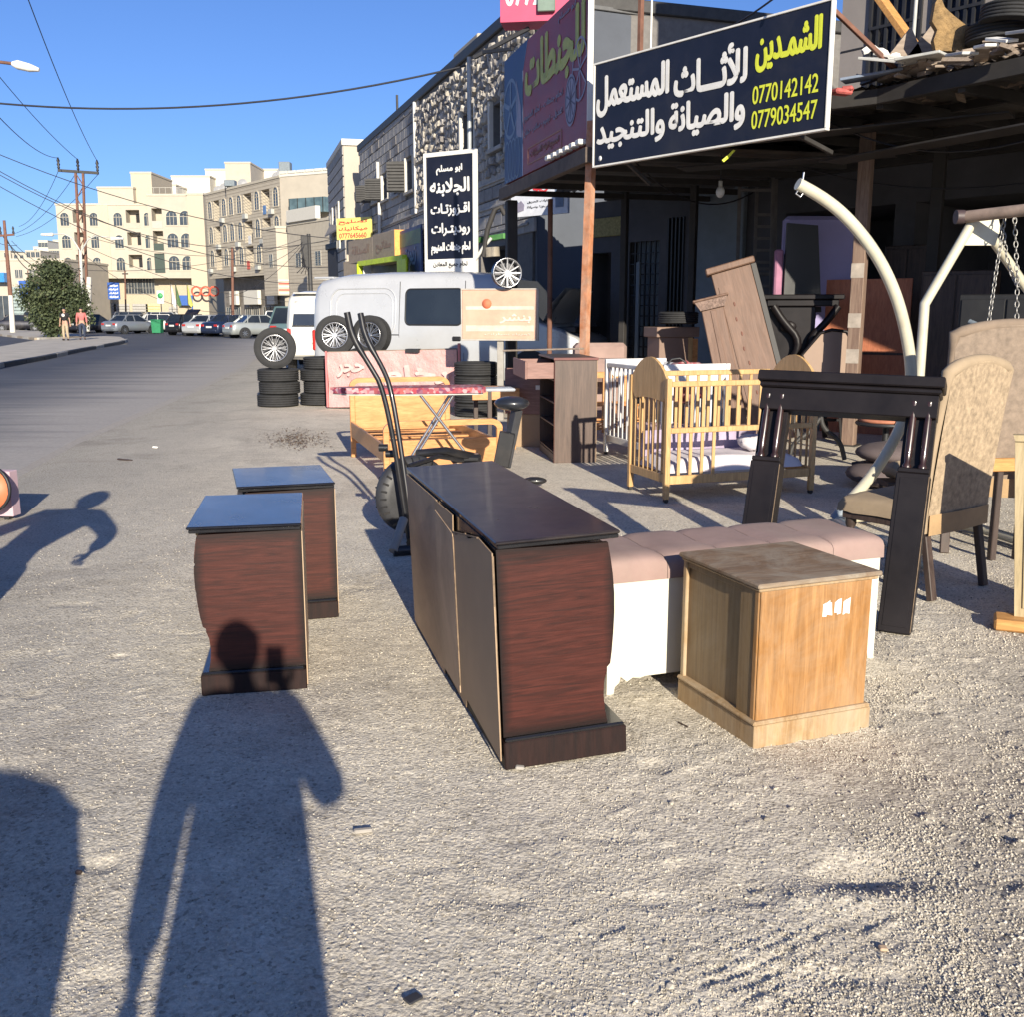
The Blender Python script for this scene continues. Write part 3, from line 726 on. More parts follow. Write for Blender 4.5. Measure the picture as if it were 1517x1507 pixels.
# its sunlit end face with glass box and white parapet
C0 = B + Vector((.02, 0, 0)); Cend = YP(498, 400, 99); Cend.z = 0
t = bld('apartment_building', 'sunlit cream upper end wall with a glass bay beside the low stone shop', 'building', C0, Cend - C0, (Cend - C0).length, YP(425, 260, 101).z, 12, m_cream, [], m_white)
Lc = (Cend - C0).length; Uc = (Cend - C0).normalized()
def cxx(px): return on_face(px, C0, Uc)
gbz0, gbz1 = YP(460, 316, 100).z, YP(460, 294, 100).z
gb = MB().bx(cxx(444), cxx(496), -1.2, -.02, gbz0, gbz1, bev=.02).build('glass_bay', GLASS('bay_glass', (.10, .15, .16), .1), t)
for k in range(5): MB().bx(cxx(444) + k * 1.0, cxx(444) + k * 1.0 + .06, -1.24, -1.2, gbz0, gbz1, bev=0).build('mullion', m_dark, gb)
for k in range(6):
    MB().bx(Lc * k / 6 + .05, Lc * (k + 1) / 6 - .12, -.15, .3, YP(425, 260, 101).z + .26, YP(425, 256, 101).z + .26, bev=.02).build('parapet_block', m_white, t)
# projecting stair box with cream lit cheek
P0 = YP(391, 400, 103.5); P1 = YP(411, 400, 101); P2 = YP(428, 400, 101.3)
for p in (P0, P1, P2): p.z = 0
hz = YP(411, 338, 101).z; zb = YP(411, 437, 101).z
t = bld('stair_block', 'banded stone stair block jutting out beside the low shop building', 'building', P0, P1 - P0, (P1 - P0).length, hz - zb, 2.5, m_facb, [], m_trim, z0=zb)
for k in range(22): MB().bx(0, (P1 - P0).length, -.02, 0, .15 + k * .31, .18 + k * .31, bev=0).build('stone_course', MATS['joint'], t)
window(t, 1.8, YP(400, 396, 102).z - zb, .9, 1.3, -.02)
t = bld('stair_block', 'narrow sunlit cream cheek wall with red and white striped sign at its foot', 'building', P1, P2 - P1, (P2 - P1).length, hz - zb, 2.5, m_cream, [], m_trim, z0=zb)
for k in range(5): MB().bx(.05, (P2 - P1).length - .05, -.06, -.01, .15 + k * .3, .3 + k * .3, bev=0).build('sign_stripe', m_red if k % 2 else m_white, t)
# low stone building
Q0 = YP(428, 400, 100); Q1 = YP(503, 400, 92); Q0.z = Q1.z = 0
hq = YP(428, 335, 100).z; Lq = (Q1 - Q0).length
t = bld('low_stone_building', 'low coursed stone building with two barred windows behind the leaning cable pole', 'building', Q0, Q1 - Q0, Lq, hq, 10, m_facb, [], m_trim)
Uq = (Q1 - Q0).normalized()
for p in (443, 472): window(t, on_face(p, Q0, Uq), YP(443, 395, 98).z, 1.2, 1.3, -.02, m_wframe, m_win, 1, 6)
for k in range(26): MB().bx(0, Lq, -.02, 0, .15 + k * .31, .18 + k * .31, bev=0).build('stone_course', MATS['joint'], t)
MB().bx(.5, 6.5, -.3, .2, hq + .26, hq + 1.4, bev=.03).build('parapet', m_white, t)
MB().bx(.3, 3.6, -.15, -.02, 0.1, 3.0, bev=.03).build('shop_front', m_blue, t)
# roof tanks and dishes
def tank(px, py0, py1, w, y, label):
    z0, z1 = YP(px, py1, y).z, YP(px, py0, y).z; x = YP(px, 400, y).x
    t = thing('water_tank', label, 'water tank', (x, y, z0))
    MB().bx(-w / 2, w / 2, -w / 2, w / 2, .4, z1 - z0, bev=.05).build('tank', M('tank_grey', (.16, .19, .21), .5, var=.2), t)
    for sx in (-1, 1):
        for sy in (-1, 1): MB().bx(sx * w * .42 - .04, sx * w * .42 + .04, sy * w * .42 - .04, sy * w * .42 + .04, -.3, .4, bev=0).build('leg', m_dark, t)
tank(429, 240, 262, 1.1, 104, 'tallest square grey water tank on the roof corner')
tank(348, 267, 282, 1.1, 112, 'grey water tank low on the oblique block roof beside dishes')
tank(485, 250, 262, .6, 103, 'small grey water tank at the right end of the far roofs')
for k, (px, py, y) in enumerate(((323, 281, 115), (332, 277, 114), (359, 271, 110), (417, 255, 103.5), (410, 261, 103.5))):
    p = YP(px, py, y)
    t = thing('satellite_dish', ['leftmost satellite dish on the oblique block roof', 'second satellite dish from the left on the roof', 'satellite dish right of the low grey tank', 'satellite dish beside the tall grey tank', 'lower satellite dish at the roof corner'][k], 'dish', p, group='dishes on the far roof')
    MB().lathe([(.01, .12), (.3, .08), (.5, 0)], (0, 0, 0), 14, Matrix.Rotation(1.2, 3, 'X')).build('dish', M('dish_grey', (.3, .3, .3), .5), t)
    MB().cyl((0, .05, 0), (0, .1, -1.3), .03, n=6).build('mast', m_dark, t)

# low shops on the far left
L0 = YP(-60, 400, 112); L1 = YP(96, 400, 112); L0.z = L1.z = 0
W = (L1 - L0).length; hh = YP(40, 386, 112).z
def lx(px): return YP(px, 400, 112).x - L0.x
t = bld('shop_row', 'low cream building with grey shutters and blue sign boxes at far left', 'building', L0, L1 - L0, W, hh, 12, m_cream, [], m_trim)
for p in (24.5, 30.5, 46, 50): window(t, lx(p), YP(30, 412, 112).z, .42, .95, -.02)
MB().bx(lx(-40), lx(13), -1.2, 0, YP(0, 418, 112).z, YP(0, 404, 112).z, bev=.03).build('shop_sign', M('sign_azure', (.04, .22, .55), .4), t)
s_ = MB().bx(lx(35), lx(60), -1.5, 0, YP(0, 441, 112).z, YP(0, 416, 112).z, bev=.03).build('shop_sign', m_blue, t)
MB().bx(lx(34.2), lx(35.5), -1.52, -.02, YP(0, 441, 112).z, YP(0, 416, 112).z, bev=0).build('sign_edge', m_white, t)
b = MB()
for k in range(12): b.bx(lx(15), lx(33), -.12, -.02, .1 + k * .36, .42 + k * .36, bev=.04)
b.build('shutter', M('teal_shutter', (.27, .33, .32), .6), t)
b = MB()
for k in range(9): b.bx(lx(34), lx(62), -.12, -.02, .1 + k * .36, .42 + k * .36, bev=.04)
b.build('shutter', m_shut, t)
window(t, lx(6), .1, 4.2, 3.4, -.04, m_wframe, m_win, 4)
MB().bx(lx(-60), lx(20), -9, -8.8, 0, 1.3, bev=.02).build('low_wall', M('tan_wall', (.35, .28, .2), .9), t)
# hillside houses
hs = [(60, 74, 357, 392, 260, m_white), (74, 92, 370, 392, 240, m_cream), (52, 70, 366, 392, 300, m_white), (82, 96, 356, 392, 280, m_white), (20, 48, 376, 398, 250, m_cream2), (-20, 18, 372, 398, 270, m_cream), (40, 62, 372, 394, 230, m_cream)]
lab = ['white hillside house with dark windows left of the cream block', 'low cream hillside house by the bushy tree', 'white house farthest up the hill', 'white stepped house touching the cream block', 'grey cream hillside house over the shop row', 'cream hillside house at the frame edge', 'cream house on the hill behind the shop row']
for (a, b_, t0, t1, y, mt), lb in zip(hs, lab):
    x0, x1 = YP(a, 400, y).x, YP(b_, 400, y).x
    t = bld('hillside_house', lb, 'house', Vector((x0, y, 0)), (1, 0, 0), x1 - x0, YP(10, t0, y).z, 10, mt, [], m_trim)
    for k in range(3): window(t, (x1 - x0) * (k + .6) / 3.2, YP(10, t0 + 9, y).z, .9, 1.2, -.03)
mb = MB(); rows = []
for i in range(8):
    rows.append([(-260 + j * 26, 300 + i * 25, (math.sin(i / 7 * PI) * 18) * (.75 + .25 * math.sin(j * 1.1)) + (-1 if i == 0 else 0)) for j in range(16)])
mb.sheet(rows).build('hills', M('hill', (.20, .19, .13), .95, var=.4, scale=.05))['kind'] = 'structure'
# backdrop town right behind so the horizon is closed

# ------------------------------------------------------------------ shop street on the right
m_stoneg = M('grey_stone', (.25, .23, .215), .9, var=.22, scale=4, bump=.5, bscale=22, bdist=.02)
m_stonel = M('light_stone_block', (.38, .355, .325), .9, var=.2, scale=3, bump=.5, bscale=22, bdist=.02)
m_mortar = M('mortar', (.16, .15, .14), .95)
m_black = M('black_paint', (.012, .012, .013), .5)
m_steel = M('dark_steel', (.05, .048, .046), .55, metal=.3, var=.3)
m_pipe = M('white_pipe', (.62, .60, .56), .6)
FA = Vector((-5.75, 40.0, 0)); FB = Vector((.42, 21.4, 0)); FU = (FB - FA).normalized(); FL = (FB - FA).length; FH = 7.5
def fs(px): return on_face(px, FA, FU, 260)
def fzz(px, py):
    p = FA + FU * fs(px); return YP(px, py, p.y).z
sR = fs(621)   # rough stone starts here
wins = [(553, 562, 272, 296), (568, 576, 262, 293), (583, 592, 250, 286), (604, 614, 236, 280), (687, 706, 165, 232), (731, 746, 152, 214)]
holes = [(fs(a), fs(b), fzz((a + b) / 2, d), fzz((a + b) / 2, c), .35) for a, b, c, d in wins]
gsh = [(fs(a), fs(b), .05, 3.0, 1.5) for a, b in ((556, 590), (597, 632), (650, 690), (712, 765))]
ft = bld('stone_shop_building', 'long two storey stone faced building with rough rubble wall behind the upright black sign', 'building', FA, FU, FL, FH, 9, m_mortar, holes + gsh, m_steel)
for (a, b, c, d) in wins:
    z0, z1 = fzz((a + b) / 2, d), fzz((a + b) / 2, c); w = fs(b) - fs(a)
    window(ft, (fs(a) + fs(b)) / 2, z0, w, z1 - z0, .2, m_wframe, m_win, 1)
    MB().bx(fs(a) - .12, fs(a), -.10, .02, z0 - .05, z1 + .1, bev=.01).build('window_jamb', m_white, ft)
    MB().bx(fs(b), fs(b) + .10, -.08, .02, z0 - .05, z1 + .1, bev=.01).build('window_jamb', m_white, ft)
    MB().bx(fs(a) - .15, fs(b) + .15, -.12, .02, z0 - .14, z0 - .05, bev=.01).build('window_sill', m_stonel, ft)
for (a, b, c, d) in wins[:2] + wins[3:4]:   # louvred shutters swung out
    z0, z1 = fzz((a + b) / 2, d), fzz((a + b) / 2, c); sx = fs(a) - .1
    sh = MB()
    sh.beam((sx, -.05, z0), (sx - .2, -.6, z0), .05, .05, 0); sh.beam((sx, -.05, z1), (sx - .2, -.5, z1), .05, .05, 0)
    n = 9
    for k in range(n):
        zz = z0 + (z1 - z0) * (k + .5) / n; sh.box((sx - .1, -.32, zz), (.22, .55, (z1 - z0) / n * .75), rz=-.35, bev=0)
    sh.build('shutter', m_steel, ft)
def inhole(s, z, hl):
    return any(h[0] - .15 < s < h[1] + .15 and h[2] - .15 < z < h[3] + .15 for h in hl)
# dressed blocks on the smooth part (real courses)
bw, bh = .62, .30; blk = MB().bx(0, bw - .02, -.045, .01, 0, bh - .02, bev=.012)
tmpo = blk.build('stone', m_stonel, ft); bme = tmpo.data; bpy.data.objects.remove(tmpo)
blk2 = MB().bx(0, bw - .02, -.06, .01, 0, bh - .02, bev=.02); tmpo = blk2.build('stone', m_stoneg, ft); bme2 = tmpo.data; bpy.data.objects.remove(tmpo)
cand = []
r = 0
z = 3.15
while z < FH - .05:
    s = -.3 * (r % 2)
    while s < FL:
        if s >= 0 and not inhole(s + bw / 2, z + bh / 2, holes): cand.append((s, z))
        s += bw
    z += bh; r += 1
smooth = [c for c in cand if c[0] < sR or c[1] < 4.6]
smooth.sort(key=lambda c: -(c[0] + c[1] * .3))
for k, (s, z) in enumerate(smooth[:290]):
    o = bpy.data.objects.new('stone', bme if (k * 7919) % 5 else bme2); COL.objects.link(o); o.parent = ft; o.location = (s, 0, z)
mb = MB()
for (s, z) in smooth[290:]: mb.bx(s, s + bw - .02, -.04 - random.random() * .02, .01, z, z + bh - .02, bev=.01)
mb.build('stone_courses', m_stonel, ft, kind='stuff')
# rubble cladding: irregular stones standing proud
mb = MB(); rr = random.Random(5)
def rock(mb, c, w, h, d):
    n = 7; P = []
    for k in range(n):
        a = 2 * PI * k / n + rr.uniform(-.3, .3); P.append((c[0] + w * .5 * math.cos(a) * rr.uniform(.75, 1.1), c[2] + h * .5 * math.sin(a) * rr.uniform(.75, 1.1)))
    vs = [(p[0], .0, p[1]) for p in P] + [(c[0] + (p[0] - c[0]) * .66, -d * rr.uniform(.7, 1.2), c[2] + (p[1] - c[2]) * .66) for p in P]
    mb.add(vs, [(i, (i + 1) % n, n + (i + 1) % n, n + i) for i in range(n)] + [tuple(range(n, 2 * n))])
hz = [h for h in holes]
mbs = [MB(), MB(), MB()]
s = sR
while s < FL:
    z = 4.65
    while z < FH - .1:
        if not inhole(s, z, hz): rock(mbs[rr.randrange(3)], (s + rr.uniform(-.05, .05), 0, z + rr.uniform(-.04, .04)), .27, rr.choice((.2, .26, .34)), rr.uniform(.05, .13))
        z += .2
    s += .2
for k, m_ in enumerate((m_stoneg, m_stonel, M('pale_rubble', (.42, .38, .32), .9, var=.3))):
    mbs[k].build('rubble_stones', m_, ft, kind='stuff')
MB().bx(sR - .12, sR - .02, -.14, 0, 4.4, FH, bev=.01).build('drain_pipe', m_pipe, ft)
for p, a, b in ((565, 240, 282), (566, 300, 346)):
    MB().cyl((fs(p), -.12, fzz(p, b)), (fs(p), -.12, fzz(p, a)), .06, n=8).build('drain_pipe', m_pipe, ft)
for k in range(3): MB().bx(.2, FL - .1, -.085, .0, 3.3 + k * .55, 3.36 + k * .55, bev=.01).build('string_course', m_stonel, ft)
MB().cyl((fs(573), .4, FH), (fs(573), .4, FH + 1.1), .04, n=6).build('roof_mast', m_steel, ft)
MB().bx(fs(624), fs(655), 1.0, 3.0, FH, FH + 1.3, bev=.03).build('roof_hut', m_cream, ft)
# ground floor shutters
for i, (a, b) in enumerate(((556, 590), (597, 632), (650, 690))):
    b_ = MB()
    for k in range(9): b_.bx(fs(a) + .05, fs(b) - .05, .5, .58, .06 + k * .32, .36 + k * .32, bev=.03)
    b_.build('shutter', m_steel, ft)
# corner building with the sunlit end face
C1 = YP(491, 400, 48.5); C2 = YP(514, 400, 42.0); C1.z = C2.z = 0
hc = YP(514, 215, 42).z; Lc2 = (C2 - C1).length
ct = bld('corner_building', 'narrow stone building with sunlit cream end wall behind the yellow hanging sign', 'building', C1, C2 - C1, Lc2, hc, 1.9, m_cream, [], m_white)
mb = MB(); z = .1
while z < hc - .2:
    mb.bx(.02, Lc2 - .02, -.05, -.002, z, z + .36, bev=.015); z += .4
mb.build('stone_courses', m_stonel, ct)
Uc2 = (C2 - C1).normalized()
for a in (494.5, 503.5): window(ct, on_face(a, C1, Uc2) + .6, 4.2, 1.1, 1.9, -.08, m_white, m_win, 1)
# dark lower shop with stone awning
t = thing('shop_awning', 'stone coated awning sloping over the dark shop door left of the yellow sign', 'awning', YP(482, 345, 46))
t0 = t.matrix_basis.translation
MB().add([YP(481, 349, 46), YP(500, 338, 43), YP(512, 318, 44), YP(490, 330, 47.5)], [(0, 1, 2, 3)]).add([YP(481, 351, 46), YP(500, 341, 43), YP(500, 338, 43), YP(481, 349, 46)], [(0, 1, 2, 3)]).build('awning_top', m_stoneg, t, world=True)
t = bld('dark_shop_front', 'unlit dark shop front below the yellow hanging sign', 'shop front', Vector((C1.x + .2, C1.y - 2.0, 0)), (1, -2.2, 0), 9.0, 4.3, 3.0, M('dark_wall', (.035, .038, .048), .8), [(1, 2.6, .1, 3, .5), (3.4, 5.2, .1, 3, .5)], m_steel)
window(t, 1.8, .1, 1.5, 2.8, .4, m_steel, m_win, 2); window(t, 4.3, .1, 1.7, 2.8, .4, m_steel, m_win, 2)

# ------------------------------------------------------------------ small street signs
def board(name, label, cat, P0, P1, z0, z1, thick, face, frame=None, fw=.03, group=None):
    "upright board from P0 (left, seen from the front) to P1"
    U = Vector(P1) - Vector(P0); U.z = 0; L = U.length
    t = thing(name, label, cat, (P0[0], P0[1], z0), math.atan2(U.y, U.x), group)
    H = z1 - z0
    MB().bx(0, L, 0, thick, 0, H, bev=.004).build('panel', face, t)
    if frame:
        for a in ((-fw, L + fw, -fw, 0), (-fw, L + fw, H, H + fw)): MB().bx(a[0], a[1], -.012, thick, a[2], a[3], bev=.003).build('frame_bar', frame, t)
        for a in ((-fw, -.001), (L + .001, L + fw)): MB().bx(a[0], a[1], -.012, thick, 0.001, H - .001, bev=.003).build('frame_bar', frame, t)
    return t, L, H
m_txtw = M('letter_white', (.70, .69, .66), .6, var=.08, dirt=.15); m_txty = M('letter_yellow', (.62, .66, .05), .6, var=.04)
m_txtk = M('letter_black', (.015, .015, .02), .6); m_txtr = M('letter_red', (.60, .04, .05), .6); m_txtg = M('letter_green', (.42, .43, .11), .6)
m_navy = M('sign_navy', (.006, .008, .020), .45, var=.2, scale=3, dirt=.22, dirtcol=(.045, .042, .042))
m_signw = M('sign_white', (.72, .70, .65), .55, var=.06, dirt=.2)
# yellow hanging sign
P0, P1 = YP(498, 322, 38), YP(549, 322, 37.2)
t, L, H = board('hanging_sign', 'yellow hanging sign with red writing and number over the street', 'sign', P0, P1, YP(520, 354, 37.6).z, YP(520, 322, 37.6).z, .08, M('sign_yellow', (.70, .62, .18), .6, var=.08))
lettering('تصليح', .1, L - .15, H * .68, H * .92, -.003, m_txtr, t, .03)
lettering('ميكانيك', .1, L - .15, H * .38, H * .60, -.003, m_txtr, t, .03)
lettering('0777645660', .12, L - .2, H * .06, H * .30, -.003, m_txtr, t, .02)
# beige box signs
def boxsign(label, pa, pb, pya, pyb, ya, yb, mat, endmat, th=.5, txt=None, tm=None):
    P0, P1 = YP(pa, 400, ya), YP(pb, 400, yb)
    zt, zb = YP((pa + pb) / 2, pya, (ya + yb) / 2).z, YP((pa + pb) / 2, pyb, (ya + yb) / 2).z
    U = Vector((P1.x - P0.x, P1.y - P0.y, 0)); L = U.length; H = zt - zb
    t = thing('box_sign', label, 'sign', (P0.x, P0.y, zb), math.atan2(U.y, U.x))
    MB().bx(0, L, 0, th, 0, H, bev=.01).build('panel', mat, t)
    MB().bx(L + .001, L + .03, .0, th, 0, H, bev=.005).build('end_panel', endmat, t)
    if txt: lettering(txt, L * .15, L * .85, H * .35, H * .75, -.004, tm, t, .03)
    return t
boxsign('faded beige box sign left of the orange ended one', 517, 553, 354, 388, 37, 34.5, M('sign_beige', (.34, .27, .20), .8, var=.15), m_signw, .3, 'الصداقة', M('faded_text', (.30, .20, .15), .8))
boxsign('beige box sign with white and orange end above the lime framed shop', 553, 585, 344, 390, 34.5, 32.2, MATS['sign_beige'], M('sign_orange', (.75, .35, .08), .5), 1.4, 'مفاتيح', MATS['faded_text'])
t = boxsign('low beige shop panel beside the lime framed doorway', 509, 533, 386, 420, 37.5, 36, M('panel_tan', (.36, .29, .21), .8), m_signw)
m_lime = M('lime_frame', (.55, .68, .03), .5)
t = thing('shop_kiosk', 'lime yellow framed shop opening under the box signs', 'kiosk', YP(532, 430, 35))
a, b = YP(533, 400, 35), YP(600, 400, 31)
zt = YP(566, 386, 33).z
for p in (a, b): MB().cyl((p.x, p.y, .0), (p.x, p.y, zt), .11, n=8).build('frame_post', m_lime, t, world=True)
MB().beam((a.x, a.y, zt), (b.x, b.y, zt), .15, .16).build('frame_beam', m_lime, t, world=True)
MB().beam((a.x + .3, a.y + .8, zt * .5), (b.x + .3, b.y + .8, zt * .5), .05, zt).build('back_panel', m_black, t, world=True)
t, L, H = board('poster', 'lime green shop poster right of the box sign', 'poster', YP(588, 400, 31), YP(601, 400, 30), 2.0, YP(595, 384, 30.5).z, .05, m_lime)
# blue posters on the facade
s0, s1 = fs(603), fs(636)
t = thing('shop_banner', 'dark blue and green banner on the stone wall left of the upright sign', 'banner', FA + FU * s0 + Vector((-.2, -.05, 0)), math.atan2(FU.y, FU.x))
MB().bx(0, s1 - s0, -.06, -.01, 2.55, 4.0, bev=.005).build('panel', M('banner_blue', (.03, .05, .14), .5, var=.5, scale=2), t)
MB().bx(0, s1 - s0, -.07, -.061, 3.5, 3.9, bev=0).build('green_band', M('banner_green', (.08, .14, .06), .5, var=.4), t)
lettering('زيوت', .6, s1 - s0 - .6, 2.9, 3.45, -.075, M('banner_text', (.25, .33, .45), .6), t, .03)

# upright black sign with white frame
P0, P1 = YP(632, 300, 20.6), YP(701, 300, 20.0)
z0, z1 = YP(668, 404, 20.3).z - .35, YP(668, 230, 20.3).z
t, L, H = board('upright_sign', 'tall black sign board in a white frame with white writing above the silver van', 'sign', P0, P1, z0, z1, .08, m_navy)
t['category'] = 'sign'
for a in ((-.045, L + .045, -.03, H * 0 - .0), ): pass
fw = .055
for n_, a in (('frame_bar', (-fw, 0, -.02, H + .08)), ('frame_bar', (L, L + fw, -.02, H + .08)), ('frame_bar', (0.001, L - .001, H, H + .08))):
    MB().bx(a[0], a[1], -.02, .085, a[2], a[3], bev=.004).build(n_, m_signw, t)
zw = (YP(668, 383, 20.3).z - z0)
MB().bx(.002, L - .002, -.012, -.001, -.02, zw, bev=.002).build('white_panel', m_signw, t)
def zline(a, b): return (YP(668, b, 20.3).z - z0, YP(668, a, 20.3).z - z0)
for txt, a, b, xa, xb, mt in (('ابو مسلم', 243, 258, .22, .78, m_txtw), ('الجلابنه', 263, 290, .08, .93, m_txtw), ('اقـزوزتـات', 300, 320, .09, .93, m_txtw), ('روديتـرات', 329, 349, .10, .93, m_txtw), ('لحام جنطات المنيوم', 358, 377, .09, .94, m_txtw)):
    zz = zline(a, b); lettering(txt, L * xa, L * xb, zz[0], zz[1], -.004, mt, t, .035)
zz = zline(387, 397); lettering('لحام جميع المعادن', L * .14, L * .88, zz[0], zz[1], -.016, m_txtk, t, .025)
pp = YP(697, 400, 20.5)
t = thing('sign_pole', 'tall light grey pole rising behind the upright board sign', 'pole', (pp.x, pp.y, 0))
zt = YP(696, 84, 20.5).z
MB().cyl((0, 0, 0), (0, 0, zt), .055, .04, n=10).build('pole', M('galvanised', (.36, .38, .38), .5, metal=.4, var=.2), t)
MB().cyl((0, 0, .0), (0, 0, .12), .14, n=10).build('base_plate', m_steel, t)

# ------------------------------------------------------------------ vehicles
m_tyre = M('tyre_rubber', (.022, .022, .023), .8, var=.3, scale=10, bump=.2, bscale=60)
m_rim = M('alloy', (.42, .42, .43), .25, metal=.85, var=.1)
m_hub = M('rim_dark', (.06, .06, .065), .4, metal=.5)
m_plate = M('number_plate', (.68, .68, .64), .5)
m_tail = M('tail_light', (.40, .02, .015), .25, coat=.6)
m_head = M('head_light', (.55, .56, .58), .12, coat=.8)
m_cglass = GLASS('car_glass', (.018, .022, .026), .05)
m_trimk = M('black_trim', (.02, .02, .022), .5)
PAINT = {}
def paint(n, c, metal=.3, rough=.32):
    if n not in PAINT: PAINT[n] = M('paint_' + n, c, rough, metal=metal, var=.06, coat=.7, scale=1.5, dirt=.12, dirtcol=(.32, .28, .22))
    return PAINT[n]
def ringmesh(mb, rings, smooth=True, cap=True):
    k = len(rings[0]); mb.add([p for r in rings for p in r], [(i * k + j, i * k + (j + 1) % k, (i + 1) * k + (j + 1) % k, (i + 1) * k + j) for i in range(len(rings) - 1) for j in range(k)], smooth)
    if cap: mb.add(rings[0], [tuple(range(k))[::-1]]); mb.add(rings[-1], [tuple(range(k))])
    return mb
def sec(x, prof):
    return [(x, -w, z) for w, z in prof] + [(x, w, z) for w, z in reversed(prof)]
def car_wheel(t, x, side, yw, r=.32, w=.2):
    wo = MB().lathe([(r * .62, -w / 2), (r * .95, -w / 2), (r, -w / 2 + .03), (r, w / 2 - .03), (r * .95, w / 2), (r * .62, w / 2)], (x, side * yw, r), 20, Matrix.Rotation(PI / 2, 3, 'X'), closed=True).build('wheel', m_tyre, t)
    rm = MB(); yo = side * (yw + w * .36)
    rm.lathe([(r * .64, -.012), (r * .64, .012), (r * .56, .014), (r * .55, -.012)], (x, yo, r), 20, Matrix.Rotation(PI / 2, 3, 'X'), closed=True)
    for k in range(7):
        a = 2 * PI * k / 7; rm.beam((x, yo, r), (x + math.cos(a) * r * .6, yo, r + math.sin(a) * r * .6), .03, .05, 0, up=(0, 1, 0))
    rm.cyl((x, yo - .02, r), (x, yo + .02, r), r * .16, n=10)
    rm.build('rim', m_rim, wo); return wo
CARS = {}
def make_car(kind, pt, label, loc, rz, group='cars parked and passing at the bend'):
    if kind not in CARS:
        t = thing('parked_car', label, 'car', (0, 0, 0), 0, group)
        if kind == 'sedan':
            L = 4.45; top = [(0, .62), (.03, .86), (.25, .98), (.95, 1.0), (2.2, .98), (3.15, .95), (3.9, .82), (4.3, .72), (4.45, .52)]; g = dict(b0=.75, b1=3.2, t0=1.35, t1=2.45, zb=.96, zt=1.42); wb = (.82, 3.5); hw = .86
        elif kind == 'suv':
            L = 4.5; top = [(0, .7), (.03, 1.0), (.15, 1.08), (1, 1.10), (2.2, 1.08), (3.2, 1.05), (3.95, .95), (4.4, .80), (4.5, .6)]; g = dict(b0=.10, b1=3.25, t0=.40, t1=2.55, zb=1.06, zt=1.68); wb = (.85, 3.6); hw = .9
        elif kind == 'pickup':
            L = 5.0; top = [(0, .75), (.03, 1.0), (.2, 1.02), (1.5, 1.02), (2.2, 1.04), (3.6, 1.04), (4.4, .95), (4.9, .85), (5.0, .6)]; g = dict(b0=1.75, b1=3.75, t0=1.9, t1=3.1, zb=1.02, zt=1.70); wb = (1.0, 4.0); hw = .88
        else:
            L = 3.9; top = [(0, .62), (.03, .9), (.12, .98), (.9, 1.0), (2.0, .98), (2.8, .95), (3.4, .84), (3.8, .72), (3.9, .5)]; g = dict(b0=.10, b1=2.95, t0=.45, t1=2.2, zb=.96, zt=1.47); wb = (.65, 3.15); hw = .83
        rings = []
        for i, (x, zt) in enumerate(top):
            e = .90 if i in (0, len(top) - 1) else (.96 if i in (1, len(top) - 2) else 1)
            zl = .36 if i in (0, len(top) - 1) else .24
            rings.append(sec(x, [(hw * .55 * e, zl), (hw * .95 * e, zl + .02), (hw * e, min(.55, (zl + zt) / 2)), (hw * .985 * e, zt - .10), (hw * .90 * e, zt - .015), (hw * .5 * e, zt + .015)]))
        ringmesh(MB(), rings).build('body', pt, t)
        gl = MB(); zb, zt = g['zb'], g['zt']; wb_, wt = hw * .90, hw * .70
        R = [sec(g['b0'], [(wb_ * .96, zb - .02), (wb_ * .6, zb)]), sec(g['t0'], [(wt, zt - .05), (wt * .6, zt - .01)])]
        V = [(g['b0'], -wb_, zb), (g['b1'], -wb_, zb), (g['t1'], -wt, zt), (g['t0'], -wt, zt), (g['b0'], wb_, zb), (g['b1'], wb_, zb), (g['t1'], wt, zt), (g['t0'], wt, zt)]
        gl.add(V, [(0, 1, 2, 3), (5, 4, 7, 6), (4, 0, 3, 7), (1, 5, 6, 2), (3, 2, 6, 7)]).build('glass', m_cglass, t)
        rf = MB(); rf.bx(g['t0'] - .04, g['t1'] + .06, -wt - .01, wt + .01, zt - .03, zt + .035, bev=.025).build('roof', pt, t)
        pl = MB()
        for sy in (-1, 1):
            pl.beam((g['b0'], sy * wb_, zb), (g['t0'], sy * wt, zt), .05, .09, 0); pl.beam((g['b1'], sy * wb_, zb), (g['t1'], sy * wt, zt), .05, .06, 0)
            xm = (g['t0'] + g['t1']) / 2; pl.beam((xm, sy * (wb_ + .01), zb), (xm, sy * (wt + .01), zt), .04, .07, 0)
            if kind != 'pickup': pl.beam((xm - .85, sy * (wb_ + .01), zb), (xm - .75, sy * (wt + .01), zt), .04, .10, 0)
        pl.build('pillars', pt, t)
        for x in wb:
            for sy in (-1, 1):
                ar = MB().cyl((x, sy * (hw - .12), .32), (x, sy * (hw + .004), .32), .385, n=20).build('wheel_arch', m_trimk, t)
                car_wheel(t, x, sy, hw - .09)
        z1 = top[1][1]
        for sy in (-1, 1):
            MB().box((.02, sy * hw * .70, z1 - .10), (.06, hw * .34, .15), bev=.02).build('tail_light', m_tail, t)
            MB().box((L - .14, sy * hw * .66, .66), (.16, hw * .38, .13), bev=.03).build('head_light', m_head, t)
        MB().box((-.004, 0, z1 - .2), (.03, .5, .12)).build('number_plate', m_plate, t)
        MB().box((.03, 0, .42), (.10, hw * 1.5, .14), bev=.03).build('bumper', pt if kind != 'pickup' else m_trimk, t)
        MB().box((L - .02, 0, .55), (.05, .8, .14), bev=.02).build('grille', m_trimk, t)
        MB().box((g['b1'] - .2, -hw - .06, zb + .05), (.10, .16, .12), bev=.02).build('side_mirror', pt, t)
        MB().box((g['b1'] - .2, hw + .06, zb + .05), (.10, .16, .12), bev=.02).build('side_mirror', pt, t)
